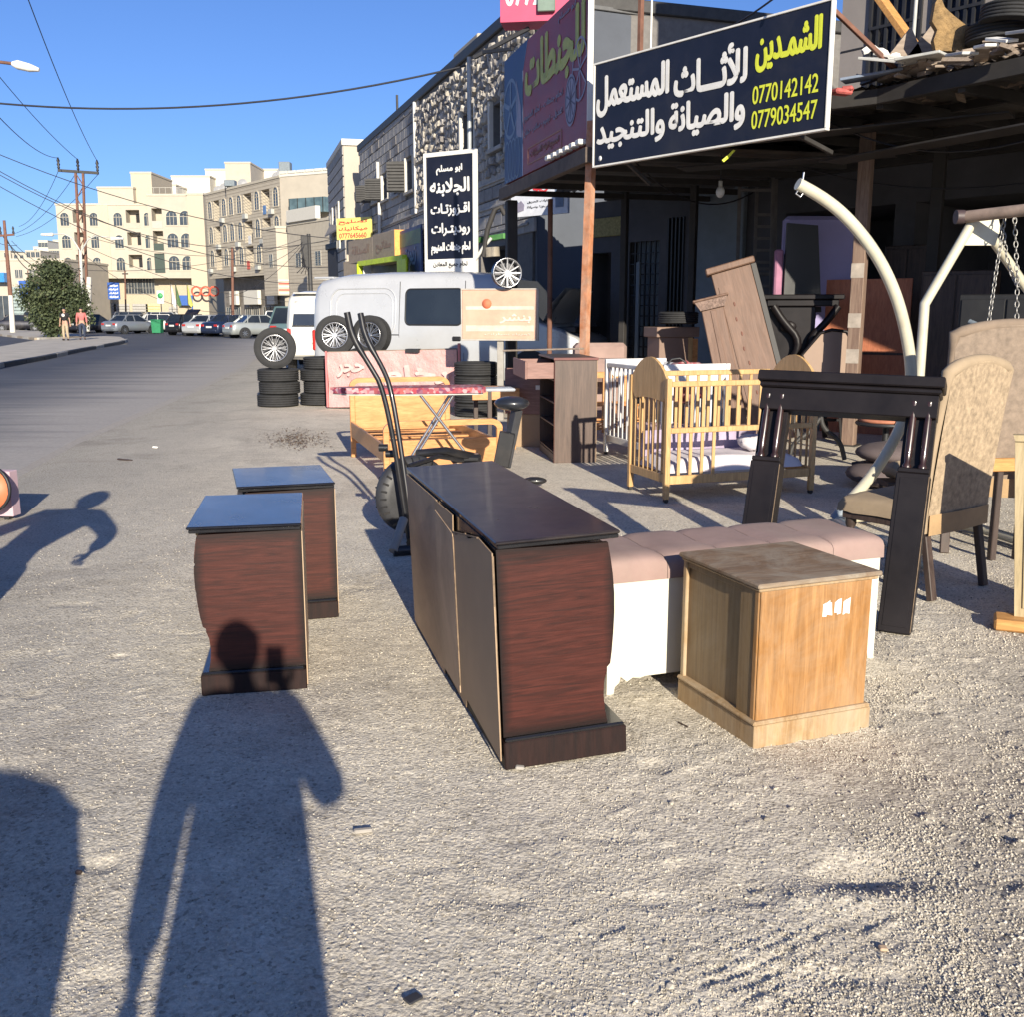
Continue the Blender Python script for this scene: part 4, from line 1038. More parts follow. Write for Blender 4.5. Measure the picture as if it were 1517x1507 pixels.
        CARS[kind] = (t, pt); t.matrix_basis = Matrix.Translation(Vector(loc)) @ Matrix.Rotation(rz, 4, 'Z'); return t
    src, pm = CARS[kind]
    c = dup(src, label, loc, rz, group)
    if pt != pm: recolor(c, pm, pt)
    return c
R_ = math.radians
def car_at(px, y): p = YP(px, 480, y); return (p.x, p.y, 0)
cl = [('sedan', paint('silver', (.32, .34, .33)), 'silver green sedan nearest the bend with its rear and side in sunlight', 336, 64.5, 38),
      ('pickup', paint('white', (.62, .61, .57), 0), 'white pickup half hidden behind the silver green sedan', 378, 69, 62),
      ('sedan', paint('navy', (.015, .025, .06)), 'dark blue sedan between two silver sedans', 309, 68.5, 60),
      ('sedan', paint('pale_silver', (.46, .47, .47)), 'pale silver sedan with a brightly lit rear', 282, 70, 66),
      ('hatch', paint('black', (.012, .012, .014)), 'black car with its bonnet propped open', 254, 73, 56),
      ('hatch', PAINT['white'], 'white hatchback behind the green bin', 208, 86, 25),
      ('sedan', PAINT['white'], 'white car parked right of the green bin', 240, 91, 10),
      ('suv', paint('grey', (.17, .17, .17)), 'grey estate car in the row behind the pink shirted walker', 168, 90, 8),
      ('hatch', PAINT['grey'], 'grey hatchback parked before the shutters', 192, 87, 65),
      ('sedan', paint('steel', (.20, .22, .25)), 'steel grey sedan seen from behind beside the pink shirted walker', 160, 78, 62),
      ('sedan', PAINT['white'], 'white car showing between the tree and the black shirted walker', 102, 92, 10),
      ('hatch', paint('ink', (.02, .02, .03)), 'dark car just behind the black shirted walker', 106, 82, 60),
      ('suv', PAINT['black'], 'black estate car left of the bushy street tree', 36, 93, 6),
      ('sedan', PAINT['white'], 'white car in front of the black estate car', 14, 98, 5),
      ('hatch', paint('teal', (.02, .07, .065)), 'dark teal car partly covered by the street tree', 62, 84, 30),
      ('sedan', PAINT['navy'], 'dark blue car in the far row behind the open bonnet', 282, 86, 10),
      ('suv', PAINT['pale_silver'], 'silver estate car in the far row at the shop steps', 216, 95, 5),
      ('sedan', PAINT['ink'], 'dark car at far left near the frame edge', -8, 90, 10)]
for kd, pt, lb, px, y, a in cl: make_car(kd, pt, lb, car_at(px, y), R_(a))
# bonnet of the black car
p = YP(262, 480, 74)
tg = MB(); 
t = thing('car_bonnet', 'black car bonnet propped wide open over the engine', 'bonnet', (p.x + .6, p.y + .8, .9), R_(56))
MB().add([(-.2, -.7, .1), (-.2, .7, .1), (.55, .7, .95), (.55, -.7, .95), (-.2, -.7, .06), (-.2, .7, .06), (.58, .7, .91), (.58, -.7, .91)], [(0, 1, 2, 3), (4, 7, 6, 5), (0, 4, 5, 1), (3, 2, 6, 7)]).build('panel', PAINT['black'], t)
# old teal jeep
jt = make_car('suv', paint('jeep', (.10, .16, .17), .1), 'teal grey boxy off-road car behind the white van', YP(402, 480, 40).to_tuple(), R_(68))
jt.matrix_basis = Matrix.Translation(Vector((YP(404, 480, 42).x + .55, 42, 0))) @ Matrix.Rotation(R_(80), 4, 'Z') @ Matrix.Diagonal((.9, .92, 1.06, 1))

def van(label, loc, rz, pt, hood=False, group=None, scale=(1, 1, 1)):
    t = thing('parked_van', label, 'van', (0, 0, 0), 0, group)
    S = [(-.02, 1.62, .80, .48), (.05, 1.80, .86, .36), (.16, 1.90, .885, .30), (.6, 1.965, .90, .30), (1.5, 1.99, .905, .30), (2.6, 1.985, .905, .30), (3.45, 1.95, .905, .30), (3.72, 1.86, .90, .30), (4.05, 1.55, .90, .30), (4.42, 1.20, .89, .30), (4.8, 1.09, .88, .30), (5.08, .96, .83, .34), (5.16, .72, .74, .42)]
    rings = []
    for x, zr, w, zl in S:
        belt = min(1.12, zr - .06); up = max(.0, (zr - 1.2) / .75)
        rings.append(sec(x, [(w * .6, zl), (w * .96, zl + .015), (w, .62), (w * .995, (belt + .62) / 2), (w * .975, belt), (w * (.975 - .055 * up), belt + (zr - belt) * .5), (w * (.975 - .10 * up), zr - .11 * up - .02), (w * (.92 - .13 * up), zr - .035 * up), (w * .45, zr + .015)]))
    ringmesh(MB(), rings).build('body', pt, t)
    def side(x, z, off=.012, s=-1):
        zr = 1.97; up = 1.0; belt = 1.12; w = .905
        if z < belt: ww = w * (.998 - .02 * max(0, (z - .62) / .5))
        else: ww = w * (.975 - .11 * (z - belt) / (zr - belt))
        return (x, s * (ww + off), z)
    def rrect(x0, x1, z0, z1, r, n=5):
        P = []
        for cx, cz, a0 in ((x1 - r, z0 + r, -PI / 2), (x1 - r, z1 - r, 0), (x0 + r, z1 - r, PI / 2), (x0 + r, z0 + r, PI)):
            for k in range(n + 1): a = a0 + PI / 2 * k / n; P.append((cx + r * math.cos(a), cz + r * math.sin(a)))
        return P
    for s in (-1, 1):
        P = rrect(1.92, 3.02, 1.16, 1.72, .09); MB().add([side(a, b, .006, s) for a, b in P], [tuple(range(len(P)))]).build('side_window', m_cglass, t)
        MB().tube([side(a, b, .004, s) for a, b in P], .013, 6, closed=True).build('window_seal', m_trimk, t)
        P = [(3.10, 1.16), (4.10, 1.16), (3.78, 1.62), (3.62, 1.70), (3.10, 1.72)]
        MB().add([side(a, b, .006, s) for a, b in P], [tuple(range(5))]).build('door_window', m_cglass, t)
        # pressed panel, door seams, rail
        P = rrect(.38, 1.72, .98, 1.74, .22); MB().tube([side(a, b, -.004, s) for a, b in P], .012, 6, closed=True).build('panel_pressing', pt, t)
        P = rrect(.50, 1.66, 1.0, 1.66, .18); MB().tube([side(a, b, -.004, s) for a, b in P], .009, 6, closed=True).build('panel_pressing', pt, t)
        for x in (1.80, 3.06, 4.02): MB().tube([side(x, z, -.001, s) for z in (.38, .62, .9, 1.12, 1.5, 1.84)] if x < 4 else [side(x, z, -.001, s) for z in (.38, .62, .9, 1.12)], .006, 5).build('door_seam', m_trimk, t)
        MB().tube([side(x, 1.0, -.001, s) for x in (.45, 1.1, 1.80)], .009, 5).build('slide_rail', m_trimk, t)
        MB().tube([side(x, .60, .003, s) for x in (.9, 2, 3, 3.8)], .014, 6).build('side_moulding', pt, t)
        MB().box(side(2.93, .95, .02, s), (.16, .03, .07), bev=.012).build('door_handle', m_trimk, t)
        MB().box(side(3.2, .98, .02, s), (.16, .03, .05), bev=.012).build('door_handle', m_trimk, t)
        MB().box((4.0, s * 1.0, 1.2), (.16, .22, .2), bev=.04).build('side_mirror', m_trimk, t)
        MB().box((.0, s * .80, .90), (.06, .12, .34), bev=.02).build('tail_light', m_tail, t)
        MB().box((5.04, s * .62, .82), (.16, .34, .2), bev=.05).build('head_light', m_head, t)
        for x in (.98, 4.28):
            MB().cyl((x, s * .78, .40), (x, s * .908, .40), .39, n=26).build('wheel_arch', m_trimk, t)
            car_wheel(t, x, s, .825, .34, .21)
    MB().add([(-.022, -.70, 1.15), (-.022, .70, 1.15), (.055, .63, 1.72), (.055, -.63, 1.72)], [(0, 1, 2, 3)]).xf(Matrix.Translation((-.035, 0, 0))).build('rear_window', m_cglass, t)
    MB().beam((-.06, -.72, 1.13), (-.06, .72, 1.13), .02, .02).build('window_seal', m_trimk, t)
    MB().beam((-.075, .05, 1.2), (.0, -.3, 1.5), .015, .02, 0).build('wiper', m_trimk, t)
    MB().box((-.05, 0, .50), (.14, 1.66, .22), bev=.04).build('bumper', pt, t)
    MB().box((-.05, .0, .78), (.03, .52, .13), bev=.004).build('number_plate', m_plate, t)
    MB().bx(-.07, .35, -.66, .66, 1.905, 1.94, bev=.015).build('spoiler', pt, t)
    MB().add([(3.75, -.72, 1.83), (3.75, .72, 1.83), (4.44, .80, 1.195), (4.44, -.80, 1.195)], [(0, 1, 2, 3)]).xf(Matrix.Translation((.03, 0, .03))).build('windscreen', m_cglass, t)
    if hood:
        hd = MB().add([(0, -.75, 0), (0, .75, 0), (.62, .68, .02), (.62, -.68, .02), (.30, -.75, .05), (.30, .75, .05)], [(0, 1, 5, 4), (4, 5, 2, 3)]).add([(0, -.75, -.05), (0, .75, -.05), (.62, .68, -.03), (.62, -.68, -.03)], [(0, 3, 2, 1)])
        hd.xf(Matrix.Translation((4.45, 0, 1.22)) @ Matrix.Rotation(-R_(52), 4, 'Y')); hd.build('raised_bonnet', pt, t)
        MB().beam((5.0, .6, 1.0), (4.75, .6, 1.6), .015, .015, 0).build('bonnet_stay', m_steel, t)
        MB().bx(4.55, 5.0, -.68, .68, 1.06, 1.14, bev=.01).build('engine_bay', m_trimk, t)
    t.matrix_basis = Matrix.Translation(Vector(loc)) @ Matrix.Rotation(rz, 4, 'Z') @ Matrix.Diagonal((*scale, 1))
    return t
pr, pf = YP(462, 500, 19.4), YP(860, 500, 17.3)
vrz = math.atan2(pf.y - pr.y, pf.x - pr.x)
vl = math.hypot(pf.x - pr.x, pf.y - pr.y) / 5.16
nv = Vector((-math.sin(vrz), math.cos(vrz), 0)) * .9
van('silver panel van with raised bonnet and two alloy wheels leaning in front', (pr.x + nv.x, pr.y + nv.y, 0), vrz, paint('van_silver', (.49, .50, .515), .12, .28), hood=True, scale=(vl, 1, 1.13))
pw = YP(426, 500, 27.0)
van('white van seen from behind parked beyond the silver van', (pw.x + .86, 27.0, 0), R_(97), paint('van_white', (.60, .59, .55), 0), scale=(1, 1, 1.06))

# ------------------------------------------------------------------ tree
def tree(label, loc, h, rw, seed):
    t = thing('street_tree', label, 'tree', loc); r = random.Random(seed)
    tr = MB()
    for k, (dx, dy) in enumerate(((0, 0), (.28, .1), (-.25, .05))):
        tr.tube([(dx, dy, 0), (dx * 1.1 + .03, dy, h * .25), (dx * 1.6 - .1, dy, h * .5), (dx * 2.5, dy, h * .75)], [.11 - .02 * k, .09, .06, .02], 8)
    for k in range(9):
        a = k * 2.4; tr.tube([(0, 0, h * (.28 + .04 * k)), (math.cos(a) * rw * .4, math.sin(a) * rw * .4, h * (.42 + .04 * k)), (math.cos(a) * rw * .75, math.sin(a) * rw * .75, h * (.5 + .035 * k))], [.045, .03, .01], 6)
    tr.build('trunk', M('bark', (.16, .12, .085), .9, var=.3), t)
    lobes = [(0, 0, h * .72, rw * .85, h * .30), (-rw * .5, 0, h * .55, rw * .62, h * .26), (rw * .5, .2, h * .55, rw * .6, h * .26), (rw * .75, 0, h * .36, rw * .45, h * .2), (-rw * .25, -.2, h * .33, rw * .55, h * .26), (-.1, 0, h * .16, rw * .28, h * .15), (rw * .1, .2, h * .88, rw * .45, h * .12)]
    mbs = [MB(), MB()]
    cl = []
    for (x, y, z, a, b) in lobes:
        for k in range(int(110 * (a / rw) + 30)):
            u = Vector((r.gauss(0, 1), r.gauss(0, 1), r.gauss(0, 1))).normalized() * (r.random() ** .33)
            cl.append(Vector((x + u.x * a, y + u.y * a, z + u.z * b)))
    for c in cl:
        for k in range(30):
            p = c + Vector((r.gauss(0, .16), r.gauss(0, .16), r.gauss(0, .15)))
            d = Vector((r.uniform(-1, 1), r.uniform(-1, 1), r.uniform(-1.2, .3))).normalized(); L = r.uniform(.11, .26)
            s = d.cross(Vector((r.random(), r.random(), r.random()))).normalized() * L * .26
            mbs[r.random() < .4].add([p, p + d * L * .5 + s, p + d * L, p + d * L * .5 - s], [(0, 1, 2, 3)])
    mbs[0].build('crown', M('leaf_dark', (.045, .062, .028), .7, var=.3), t); mbs[1].build('crown', M('leaf_light', (.085, .105, .045), .7, var=.3), t)
    return t
tp = G(97, 501)
tree('bushy dark green tree standing on the traffic island', (tp.x + .55, 62, .14), 4.45, 1.85, 4)

# ------------------------------------------------------------------ poles and wires
m_rustp = M('rust_brown', (.16, .075, .05), .8, var=.3)
m_wire = M('cable', (.02, .02, .025), .6)
def wire(label, P0, P1, sag, r=.022, n=14, P2=None):
    P0, P1 = Vector(P0), Vector(P1)
    pts = [P0.lerp(P1, k / n) - Vector((0, 0, sag * 4 * (k / n) * (1 - k / n))) for k in range(n + 1)]
    o = MB().tube([p - P0 for p in pts], r, 5).build('cable', m_wire); o.location = P0
    return tag(o, label, 'cable')
yT = 80.0
pl = YP(86, 252, yT); prr = YP(146, 256, yT)
base = YP(128, 490, yT)
t = thing('power_pylon', 'twin legged brown lattice power pole with crossarm behind the street tree', 'power pole', (base.x, yT, 0))
c1a, c1b = YP(112, 256, yT), YP(121, 440, yT); c2a, c2b = YP(123, 256, yT), YP(129, 440, yT)
MB().beam(c1b, c1a, .16, .16).build('leg', m_rustp, t, world=True); MB().beam(c2b, c2a, .16, .16).build('leg', m_rustp, t, world=True)
for k in range(10):
    f = k / 10.0; g = (k + 1) / 10.0; A_, B_ = c1b.lerp(c1a, f), c2b.lerp(c2a, g)
    if k % 2: A_, B_ = c1b.lerp(c1a, g), c2b.lerp(c2a, f)
    MB().beam(A_, B_, .06, .06, 0).build('brace', m_rustp, t, world=True)
MB().beam(pl, prr, .18, .2).build('crossarm', m_steel, t, world=True)
for f in (.02, .5, .98):
    p = pl.lerp(prr, f); MB().lathe([(.05, 0), (.12, .1), (.07, .2), (.14, .35), (.07, .45), (.13, .6), (.05, .85)], p + Vector((0, 0, .1)), 8).build('insulator', m_trimk, t, world=True)
MB().tube([YP(128, 490, yT), YP(131, 435, yT), YP(132, 410, yT)], [.26, .22, .18], 10).build('white_post', m_white, t, world=True)
MB().cyl(YP(121, 462, yT) , c1b, .12, n=8).build('leg', m_rustp, t, world=True)
t = thing('power_pole', 'leaning brown power pole with white painted foot at far left', 'power pole', (YP(19, 492, 78).x, 78, 0))
MB().tube([YP(19, 492, 78), YP(15.5, 437, 78)], [.2, .17], 10).build('painted_foot', m_white, t, world=True)
MB().tube([YP(15.5, 437, 78), YP(6, 326, 78)], [.16, .10], 10).build('pole', m_rustp, t, world=True)
MB().beam(YP(-2, 349, 78), YP(21, 347, 78), .12, .14).build('crossarm', m_rustp, t, world=True)
for px in (1, 8, 20): MB().lathe([(.05, 0), (.1, .15), (.05, .3), (.09, .45), (.03, .6)], YP(px, 347, 78), 8).build('insulator', m_trimk, t, world=True)
for lb, px, pt_, pb, y, r in (('thin brown pole behind the blue shop sign', 185, 400, 475, 92, .07), ('bare brown pole at the middle of the car row', 344, 366, 488, 80, .10), ('thin pole beside the tree top at far left', 41, 400, 430, 100, .06)):
    a, b = YP(px, pt_, y), YP(px + 1, pb, y); b.z = 0
    t = thing('utility_pole', lb, 'pole', (b.x, y, 0)); MB().cyl(b, a, r * 1.2, r, n=8).build('pole', m_rustp, t, world=True)
    MB().box(a - Vector((0, 0, .3)), (.5, .12, .12)).build('bracket', m_steel, t, world=True)
t = thing('cable_pole', 'dark leaning cable pole tangled with wires before the low stone building', 'pole', (YP(462, 500, 88).x, 88, 0))
b = YP(463, 500, 88); b.z = 0
MB().tube([b, YP(457, 346, 88)], [.22, .16], 8).build('pole', m_steel, t, world=True)
MB().box(YP(452, 372, 87.5), (.6, .4, 2.6), bev=.05).build('transformer', m_steel, t, world=True)
for k in range(4):
    a = YP(457, 350, 88); p = [a, YP(448 - k * 3, 368 + k * 4, 87), YP(452 + k, 392 + 2 * k, 87), YP(440 + k * 6, 404 + k, 88)]
    MB().tube(p, .03, 5).build('wire_loop', m_wire, t, world=True)
for k in range(5):
    MB().tube([YP(118 + 2 * k, 398 + 5 * k, yT), YP(100 + 9 * k, 410 + 3 * k, yT), YP(112 + 5 * k, 432, yT), YP(124, 446 + k * 2, yT)], .03, 5).build('wire_loop', m_wire, t, world=True)
# lamp heads
m_lamp = M('lamp_grey', (.45, .45, .42), .5)
t = thing('street_lamp', 'long street lamp head reaching in from the upper left edge', 'street lamp', (YP(-120, 400, 24).x, 24, 0))
zl = YP(0, 93, 24).z
a = YP(-120, 60, 24)
MB().tube([(a.x, 24, 0), (a.x, 24, zl - .4), (a.x + .5, 24, zl + .05)], [.11, .07, .04], 10).build('pole', m_lamp, t, world=True)
MB().tube([(a.x + .5, 24, zl + .05), YP(-20, 89, 24), YP(20, 94, 24)], .035, 8).build('arm', m_rustp, t, world=True)
MB().tube([YP(18, 94, 24), YP(26, 95.5, 24), YP(44, 100, 24), YP(58, 103, 24)], [.05, .10, .09, .04], 10).build('lamp_head', m_signw, t, world=True)
for lb, p0, p1, p2 in (('double street lamp arm stretching right over the road', (120, 372), (141, 349), (183, 353)), ('double street lamp arm stretching left behind the tree', (118, 370), (95, 346), (61, 347))):
    t = thing('street_lamp', lb, 'street lamp', YP(124, 490, 79))
    b = YP(124, 490, 79); b.z = 0
    MB().cyl(b, YP(*p0, 79), .09, .07, n=8).build('pole', m_lamp, t, world=True)
    MB().tube([YP(*p0, 79), YP((p0[0] + p1[0]) / 2, (p0[1] + p1[1]) / 2 - 6, 79), YP(*p1, 79), YP(*p2, 79)], [.06, .06, .05, .04], 8).build('arm', m_lamp, t, world=True)
    q = YP(*p2, 79); s = 1 if p2[0] > 120 else -1
    MB().tube([q - Vector((s * .9, 0, 0)), q], [.14, .08], 8).build('lamp_head', m_signw, t, world=True)
# wires
ins = [pl + Vector((.05, 0, .9)), pl.lerp(prr, .5) + Vector((0, 0, .9)), prr + Vector((-.05, 0, .9))]
for i, (px, py, lb) in enumerate(((-40, 250, 'high wire from the left crossarm tip to the upper left'), (-10, -140, 'high wire from the crossarm middle to the upper left'), (20, -60, 'steep wire from the right crossarm tip to the top edge'))):
    wire(lb, ins[i], YP((-40, -150, 20)[i], (130, -80, -60)[i], 40), .6, .022)
wire('thick sagging cable crossing the sky to the stone building', YP(-150, 134, 22), YP(690, 97, 21), .55, .020, 26)
for k, (a, b, ya, yb, s, lb) in enumerate((((-60, 203), (560, 357), 60, 60, 1.2, 'topmost bundle cable crossing before the apartments'), ((-60, 218), (520, 395), 62, 66, 2.0, 'second bundle cable crossing before the apartments'), ((-60, 223), (500, 352), 64, 70, 2.6, 'third bundle cable crossing before the apartments'), ((-60, 240), (480, 420), 66, 76, 2.0, 'lowest bundle cable crossing before the apartments'))):
    wire(lb, YP(*a, ya), YP(*b, yb), s, .024, 20)
pcab = YP(457, 350, 88)
for (px, py, lb) in ((345, 392, 'wire from the leaning cable pole to the brown pole'), (130, 400, 'long low wire across the apartment fronts'), (335, 440, 'drooping wire beside the stair block')):
    wire(lb, pcab, YP(px, py, 80), .9, .02)
w0 = YP(8, 344, 78)
for k, (px, py, lb) in enumerate(((92, 401, 'upper wire from the far left pole to the tree'), (60, 398, 'lower wire from the far left pole to the tree'), (122, 395, 'wire from the far left pole to the lattice pole'), (-60, 300, 'wire leaving the far left pole at the frame edge'))):
    wire(lb, w0 + Vector((.4 * k - .4, 0, -.3 * k)), YP(px, py, 79), 1.0, .035 if k < 2 else .02)
for k, (a, b, lb) in enumerate((((86, 254), (28, 335), 'wire from the left crossarm down to the far left pole'), ((114, 254), (20, 346), 'wire from the crossarm middle down to the far left pole'), ((145, 258), (24, 350), 'wire from the right crossarm down to the far left pole'))):
    wire(lb, YP(*a, 80), YP(*b, 110), .8, .02)
for k, (a, b, lb) in enumerate((((128, 365), (498, 448), 'wire sloping from the lattice pole over the shop shutters'), ((128, 380), (345, 462), 'lowest wire from the lattice pole to the car row'), ((130, 350), (455, 360), 'wire from the lattice pole to the cable pole'))):
    wire(lb, YP(*a, 79), YP(*b, 84), 1.2, .02)

# blue sign, bin, banners by the far shops
t, L, H = board('blue_sign', 'blue street sign with white lines of writing beyond the street tree', 'sign', YP(159.5, 430, 88), YP(177, 430, 88), YP(168, 443, 88).z, YP(168, 418, 88).z, .1, m_blue)
for k in range(4): lettering('لغسيل السيارات', .12, L - .12, H * (.08 + .22 * k), H * (.22 + .22 * k), -.01, m_txtw, t, .08)
MB().cyl((L * .15, .06, -YP(168, 443, 88).z), (L * .15, .06, 0), .05, n=8).build('post', m_steel, t)
t, L, H = board('round_logo_sign', 'small white sign with green disc before the yellow shutter', 'sign', YP(232, 430, 96), YP(242, 430, 96), YP(237, 449, 96).z, YP(237, 430, 96).z, .1, m_signw)
MB().lathe([(.0, 0), (.26, .0), (.26, .03), (.0, .03)], (L / 2, -.02, H * .6), 14, Matrix.Rotation(PI / 2, 3, 'X')).build('disc', M('green_disc', (.05, .3, .1), .5), t)
MB().cyl((L / 2, .06, -3), (L / 2, .06, 0), .05, n=8).build('post', m_steel, t)
p = G(233, 486); p = YP(233, 480, 80)
t = thing('litter_bin', 'green wheeled bin standing by the parked cars', 'bin', (p.x, 80, 0))
MB().prism([(-.32, .08), (.32, .08), (.38, 1.0), (-.38, 1.0)], -.35, .35).build('bin', M('bin_green', (.01, .18, .07), .5), t)
MB().bx(-.42, .42, -.4, .4, 1.0, 1.1, bev=.02).build('lid', MATS['bin_green'], t)
for k, (px, c) in enumerate(((254, 'letter_white'), (261, 'banner_green'), (278, 'letter_green'))):
    p = YP(px, 440, 118); t = thing('feather_flag', ['white furled flag by the blue shop', 'dark green furled flag by the blue shop', 'pale green furled flag by the ring letters'][k], 'flag', (p.x, 118, 0), group='flags by the blue shop')
    z0, z1 = YP(px, 455, 118).z, YP(px, 418, 118).z
    MB().cyl((0, 0, 0), (0, 0, z1), .04, n=6).build('pole', m_steel, t)
    MB().add([(0, 0, z1), (.55, .1, z0 + .3), (.3, .25, z0), (0, 0, z0 + .4)], [(0, 1, 2, 3)]).build('cloth', MATS[c], t)

# ------------------------------------------------------------------ furniture shop, canopy and signs
m_rust = M('rusty_paint', (.42, .17, .08), .75, var=.35, scale=7, bump=.2, dirt=.5, dirtcol=(.50, .42, .34))
m_grime = M('grimy_steel', (.030, .027, .025), .7, var=.35, scale=3)
m_postw = WOOD('post_wood', (.16, .10, .075), (.27, .19, .14), rough=.7, grain=(25, 25, 2.2))
m_sheet = M('corrugated_sheet', (.10, .095, .09), .6, metal=.3, var=.4, scale=2, dirt=.4, dirtcol=(.12, .07, .04))
m_gwall = M('shade_tone_render', (.085, .095, .115), .85, var=.15, scale=1, bump=.2, bscale=20)  # end wall's shade is put into this even blue grey colour
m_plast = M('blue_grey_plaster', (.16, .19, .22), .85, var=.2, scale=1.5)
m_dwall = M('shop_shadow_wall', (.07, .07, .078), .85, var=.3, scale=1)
m_trimg = M('grey_cap', (.12, .12, .12), .8)

# side wall of the stone building, facing the camera
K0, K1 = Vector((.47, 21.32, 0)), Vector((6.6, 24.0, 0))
t = thing('rendered_side_wall', 'plain rendered end wall, blue grey tone holding its shade, rising behind the black sign', 'wall', K0, math.atan2(K1.y - K0.y, K1.x - K0.x))
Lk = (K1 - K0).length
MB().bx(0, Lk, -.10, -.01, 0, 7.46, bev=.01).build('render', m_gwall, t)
MB().bx(0, Lk, -.14, .2, 7.47, 7.55, bev=.01).build('capping', m_trimg, t)
# shop back wall
W0, WU = Vector((1.75, 18.9, 0)), Vector((.636, -.772, 0)).normalized(); WL = 16.5
def ws_(px): return on_face(px, W0, WU)
def wzz(px, py): return YP(px, py, (W0 + WU * ws_(px)).y).z
dh = [(ws_(868), ws_(905), .05, 2.6, 1.2), (ws_(932), ws_(976), .05, 2.75, .5), (ws_(990), ws_(1012), .9, 3.1, .4), (ws_(1160) , ws_(1320), .05, 3.0, 2.2), (ws_(1350), ws_(1700), .05, 3.0, 2.2)]
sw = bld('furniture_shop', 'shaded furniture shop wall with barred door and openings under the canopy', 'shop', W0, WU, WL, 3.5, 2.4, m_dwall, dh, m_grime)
for k in range(7): MB().bx(dh[1][0] + (dh[1][1] - dh[1][0]) * k / 6 - .012, dh[1][0] + (dh[1][1] - dh[1][0]) * k / 6 + .012, .02, .05, .05, 2.75, bev=0).build('door_bar', m_trimk, sw)
for k in range(14): MB().bx(dh[1][0], dh[1][1], .03, .045, .2 + k * .18, .22 + k * .18, bev=0).build('door_bar', m_trimk, sw)
MB().bx(dh[1][0], dh[1][1], .2, .24, .05, 2.75, bev=0).build('door_mesh_panel', m_plast, sw)
for k in range(5): MB().bx(dh[2][0] + (dh[2][1] - dh[2][0]) * k / 4 - .015, dh[2][0] + (dh[2][1] - dh[2][0]) * k / 4 + .015, -.03, .0, .9, 3.1, bev=0).build('window_bar', m_trimk, sw)
MB().bx(ws_(1028), ws_(1104), -.10, -.004, .0, wzz(1060, 262), bev=.01).build('plaster_pier', m_plast, sw)
MB().bx(ws_(880), ws_(925), -.06, -.004, wzz(900, 350), wzz(900, 322), bev=.01).build('fringe_panel', M('fringe', (.28, .24, .10), .8, var=.4, scale=20), sw)
MB().bx(ws_(945), ws_(950), -.05, -.01, 0.1, 2.4, bev=.005).build('drain_pipe', m_plast, sw)
# upper storey on the right
V0 = W0 + WU * ws_(1226)
ug = [(ws_(1268) - ws_(1226), ws_(1338) - ws_(1226), .6, 3.3, .4), (ws_(1356) - ws_(1226), ws_(1425) - ws_(1226), .6, 3.3, .4), (ws_(1462) - ws_(1226), ws_(1560) - ws_(1226), .6, 3.3, .4)]
us = bld('upper_storey', 'grey upper storey with barred window openings above the junk covered canopy', 'building', V0, WU, 11.0, 6.0, 2.3, M('grey_panel_wall', (.24, .215, .20), .85, var=.15, scale=.8, bump=.1), ug, m_trimg, z0=3.84)
for h in ug:
    w = (h[1] - h[0])
    MB().bx(h[0], h[1], .3, .34, h[2], h[3], bev=0).build('curtain_panel', M('navy_panel', (.02, .03, .06), .6, var=.3), us)
    for k in range(7): MB().bx(h[0] + w * k / 6 - .02, h[0] + w * k / 6 + .02, -.04, .0, h[2], h[3], bev=0).build('window_bar', m_trimk, us)
    for k in range(4): MB().bx(h[0], h[1], -.05, -.035, h[2] + .1 + k * .8, h[2] + .14 + k * .8, bev=0).build('window_bar', m_trimk, us)
for k in range(5): MB().bx(0.02, 10.9, -.012, -.002, .9 * k + .4, .9 * k + .42, bev=0).build('wall_joint', m_trimk, us)

# canopy
F0, F1, F2 = Vector((1.35, 11.95, 0)), Vector((3.55, 10.35, 0)), Vector((9.2, 1.4, 0))
def back_of(p):  # nearest place on the shop wall line
    s = (p - W0).dot(WU); return W0 + WU * max(0.2, s)
zc0, zc1 = 3.66, 3.74
cn = thing('shop_canopy', 'dark corrugated canopy over the second hand furniture with rubbish piled on top', 'canopy', (3.5, 10.4, 0))
fr = []
nseg = [(F0, F1, 3), (F1, F2, 12)]
for a, b, n in nseg:
    for k in range(n): fr.append((a.lerp(b, k / n), a.lerp(b, (k + 1) / n)))
FZ = Vector((.99, 12.42, 0)); sF = (F0 - W0).dot(WU)
quads = [(a, b, back_of(a), back_of(b)) for a, b in fr] + [(FZ.lerp(F0, k / 4), FZ.lerp(F0, (k + 1) / 4), W0 + WU * (-1.5 + (sF + 1.5) * k / 4), W0 + WU * (-1.5 + (sF + 1.5) * (k + 1) / 4)) for k in range(4)]
for (a, b, A2, B2) in quads:
    mb = MB(); rows = []
    for j in range(4):
        row = []
        for i in range(21):
            u = i / 20; p = a.lerp(b, u).lerp(A2.lerp(B2, u), j / 3)
            row.append((p.x, p.y, zc0 + (zc1 - zc0) * j / 3 + .02 * math.sin(i * PI / 1.0 * .8)))
        rows.append(row)
    mb.sheet(rows); mb.sheet([[(p[0], p[1], p[2] + .006) for p in r] for r in rows]); mb.build('roof_sheet', m_sheet, cn, world=True)
for a, b in ((F0, F1), (F1, F2)):
    o = Vector((0, 0, zc0 - .10)); MB().beam(a + o, b + o, .10, .14).build('front_beam', m_grime, cn, world=True)
    A2, B2 = back_of(a), back_of(b)
    for f in (.33, .66):
        MB().beam(a.lerp(A2, f) + Vector((0, 0, zc0 - .05)), b.lerp(B2, f) + Vector((0, 0, zc0 - .05)), .07, .09).build('purlin', m_grime, cn, world=True)
for k, (a, b) in enumerate(fr):
    MB().beam(a + Vector((0, 0, zc0 - .16)), back_of(a) + Vector((0, 0, zc0 - .02)), .07, .10).build('rafter', m_grime, cn, world=True)
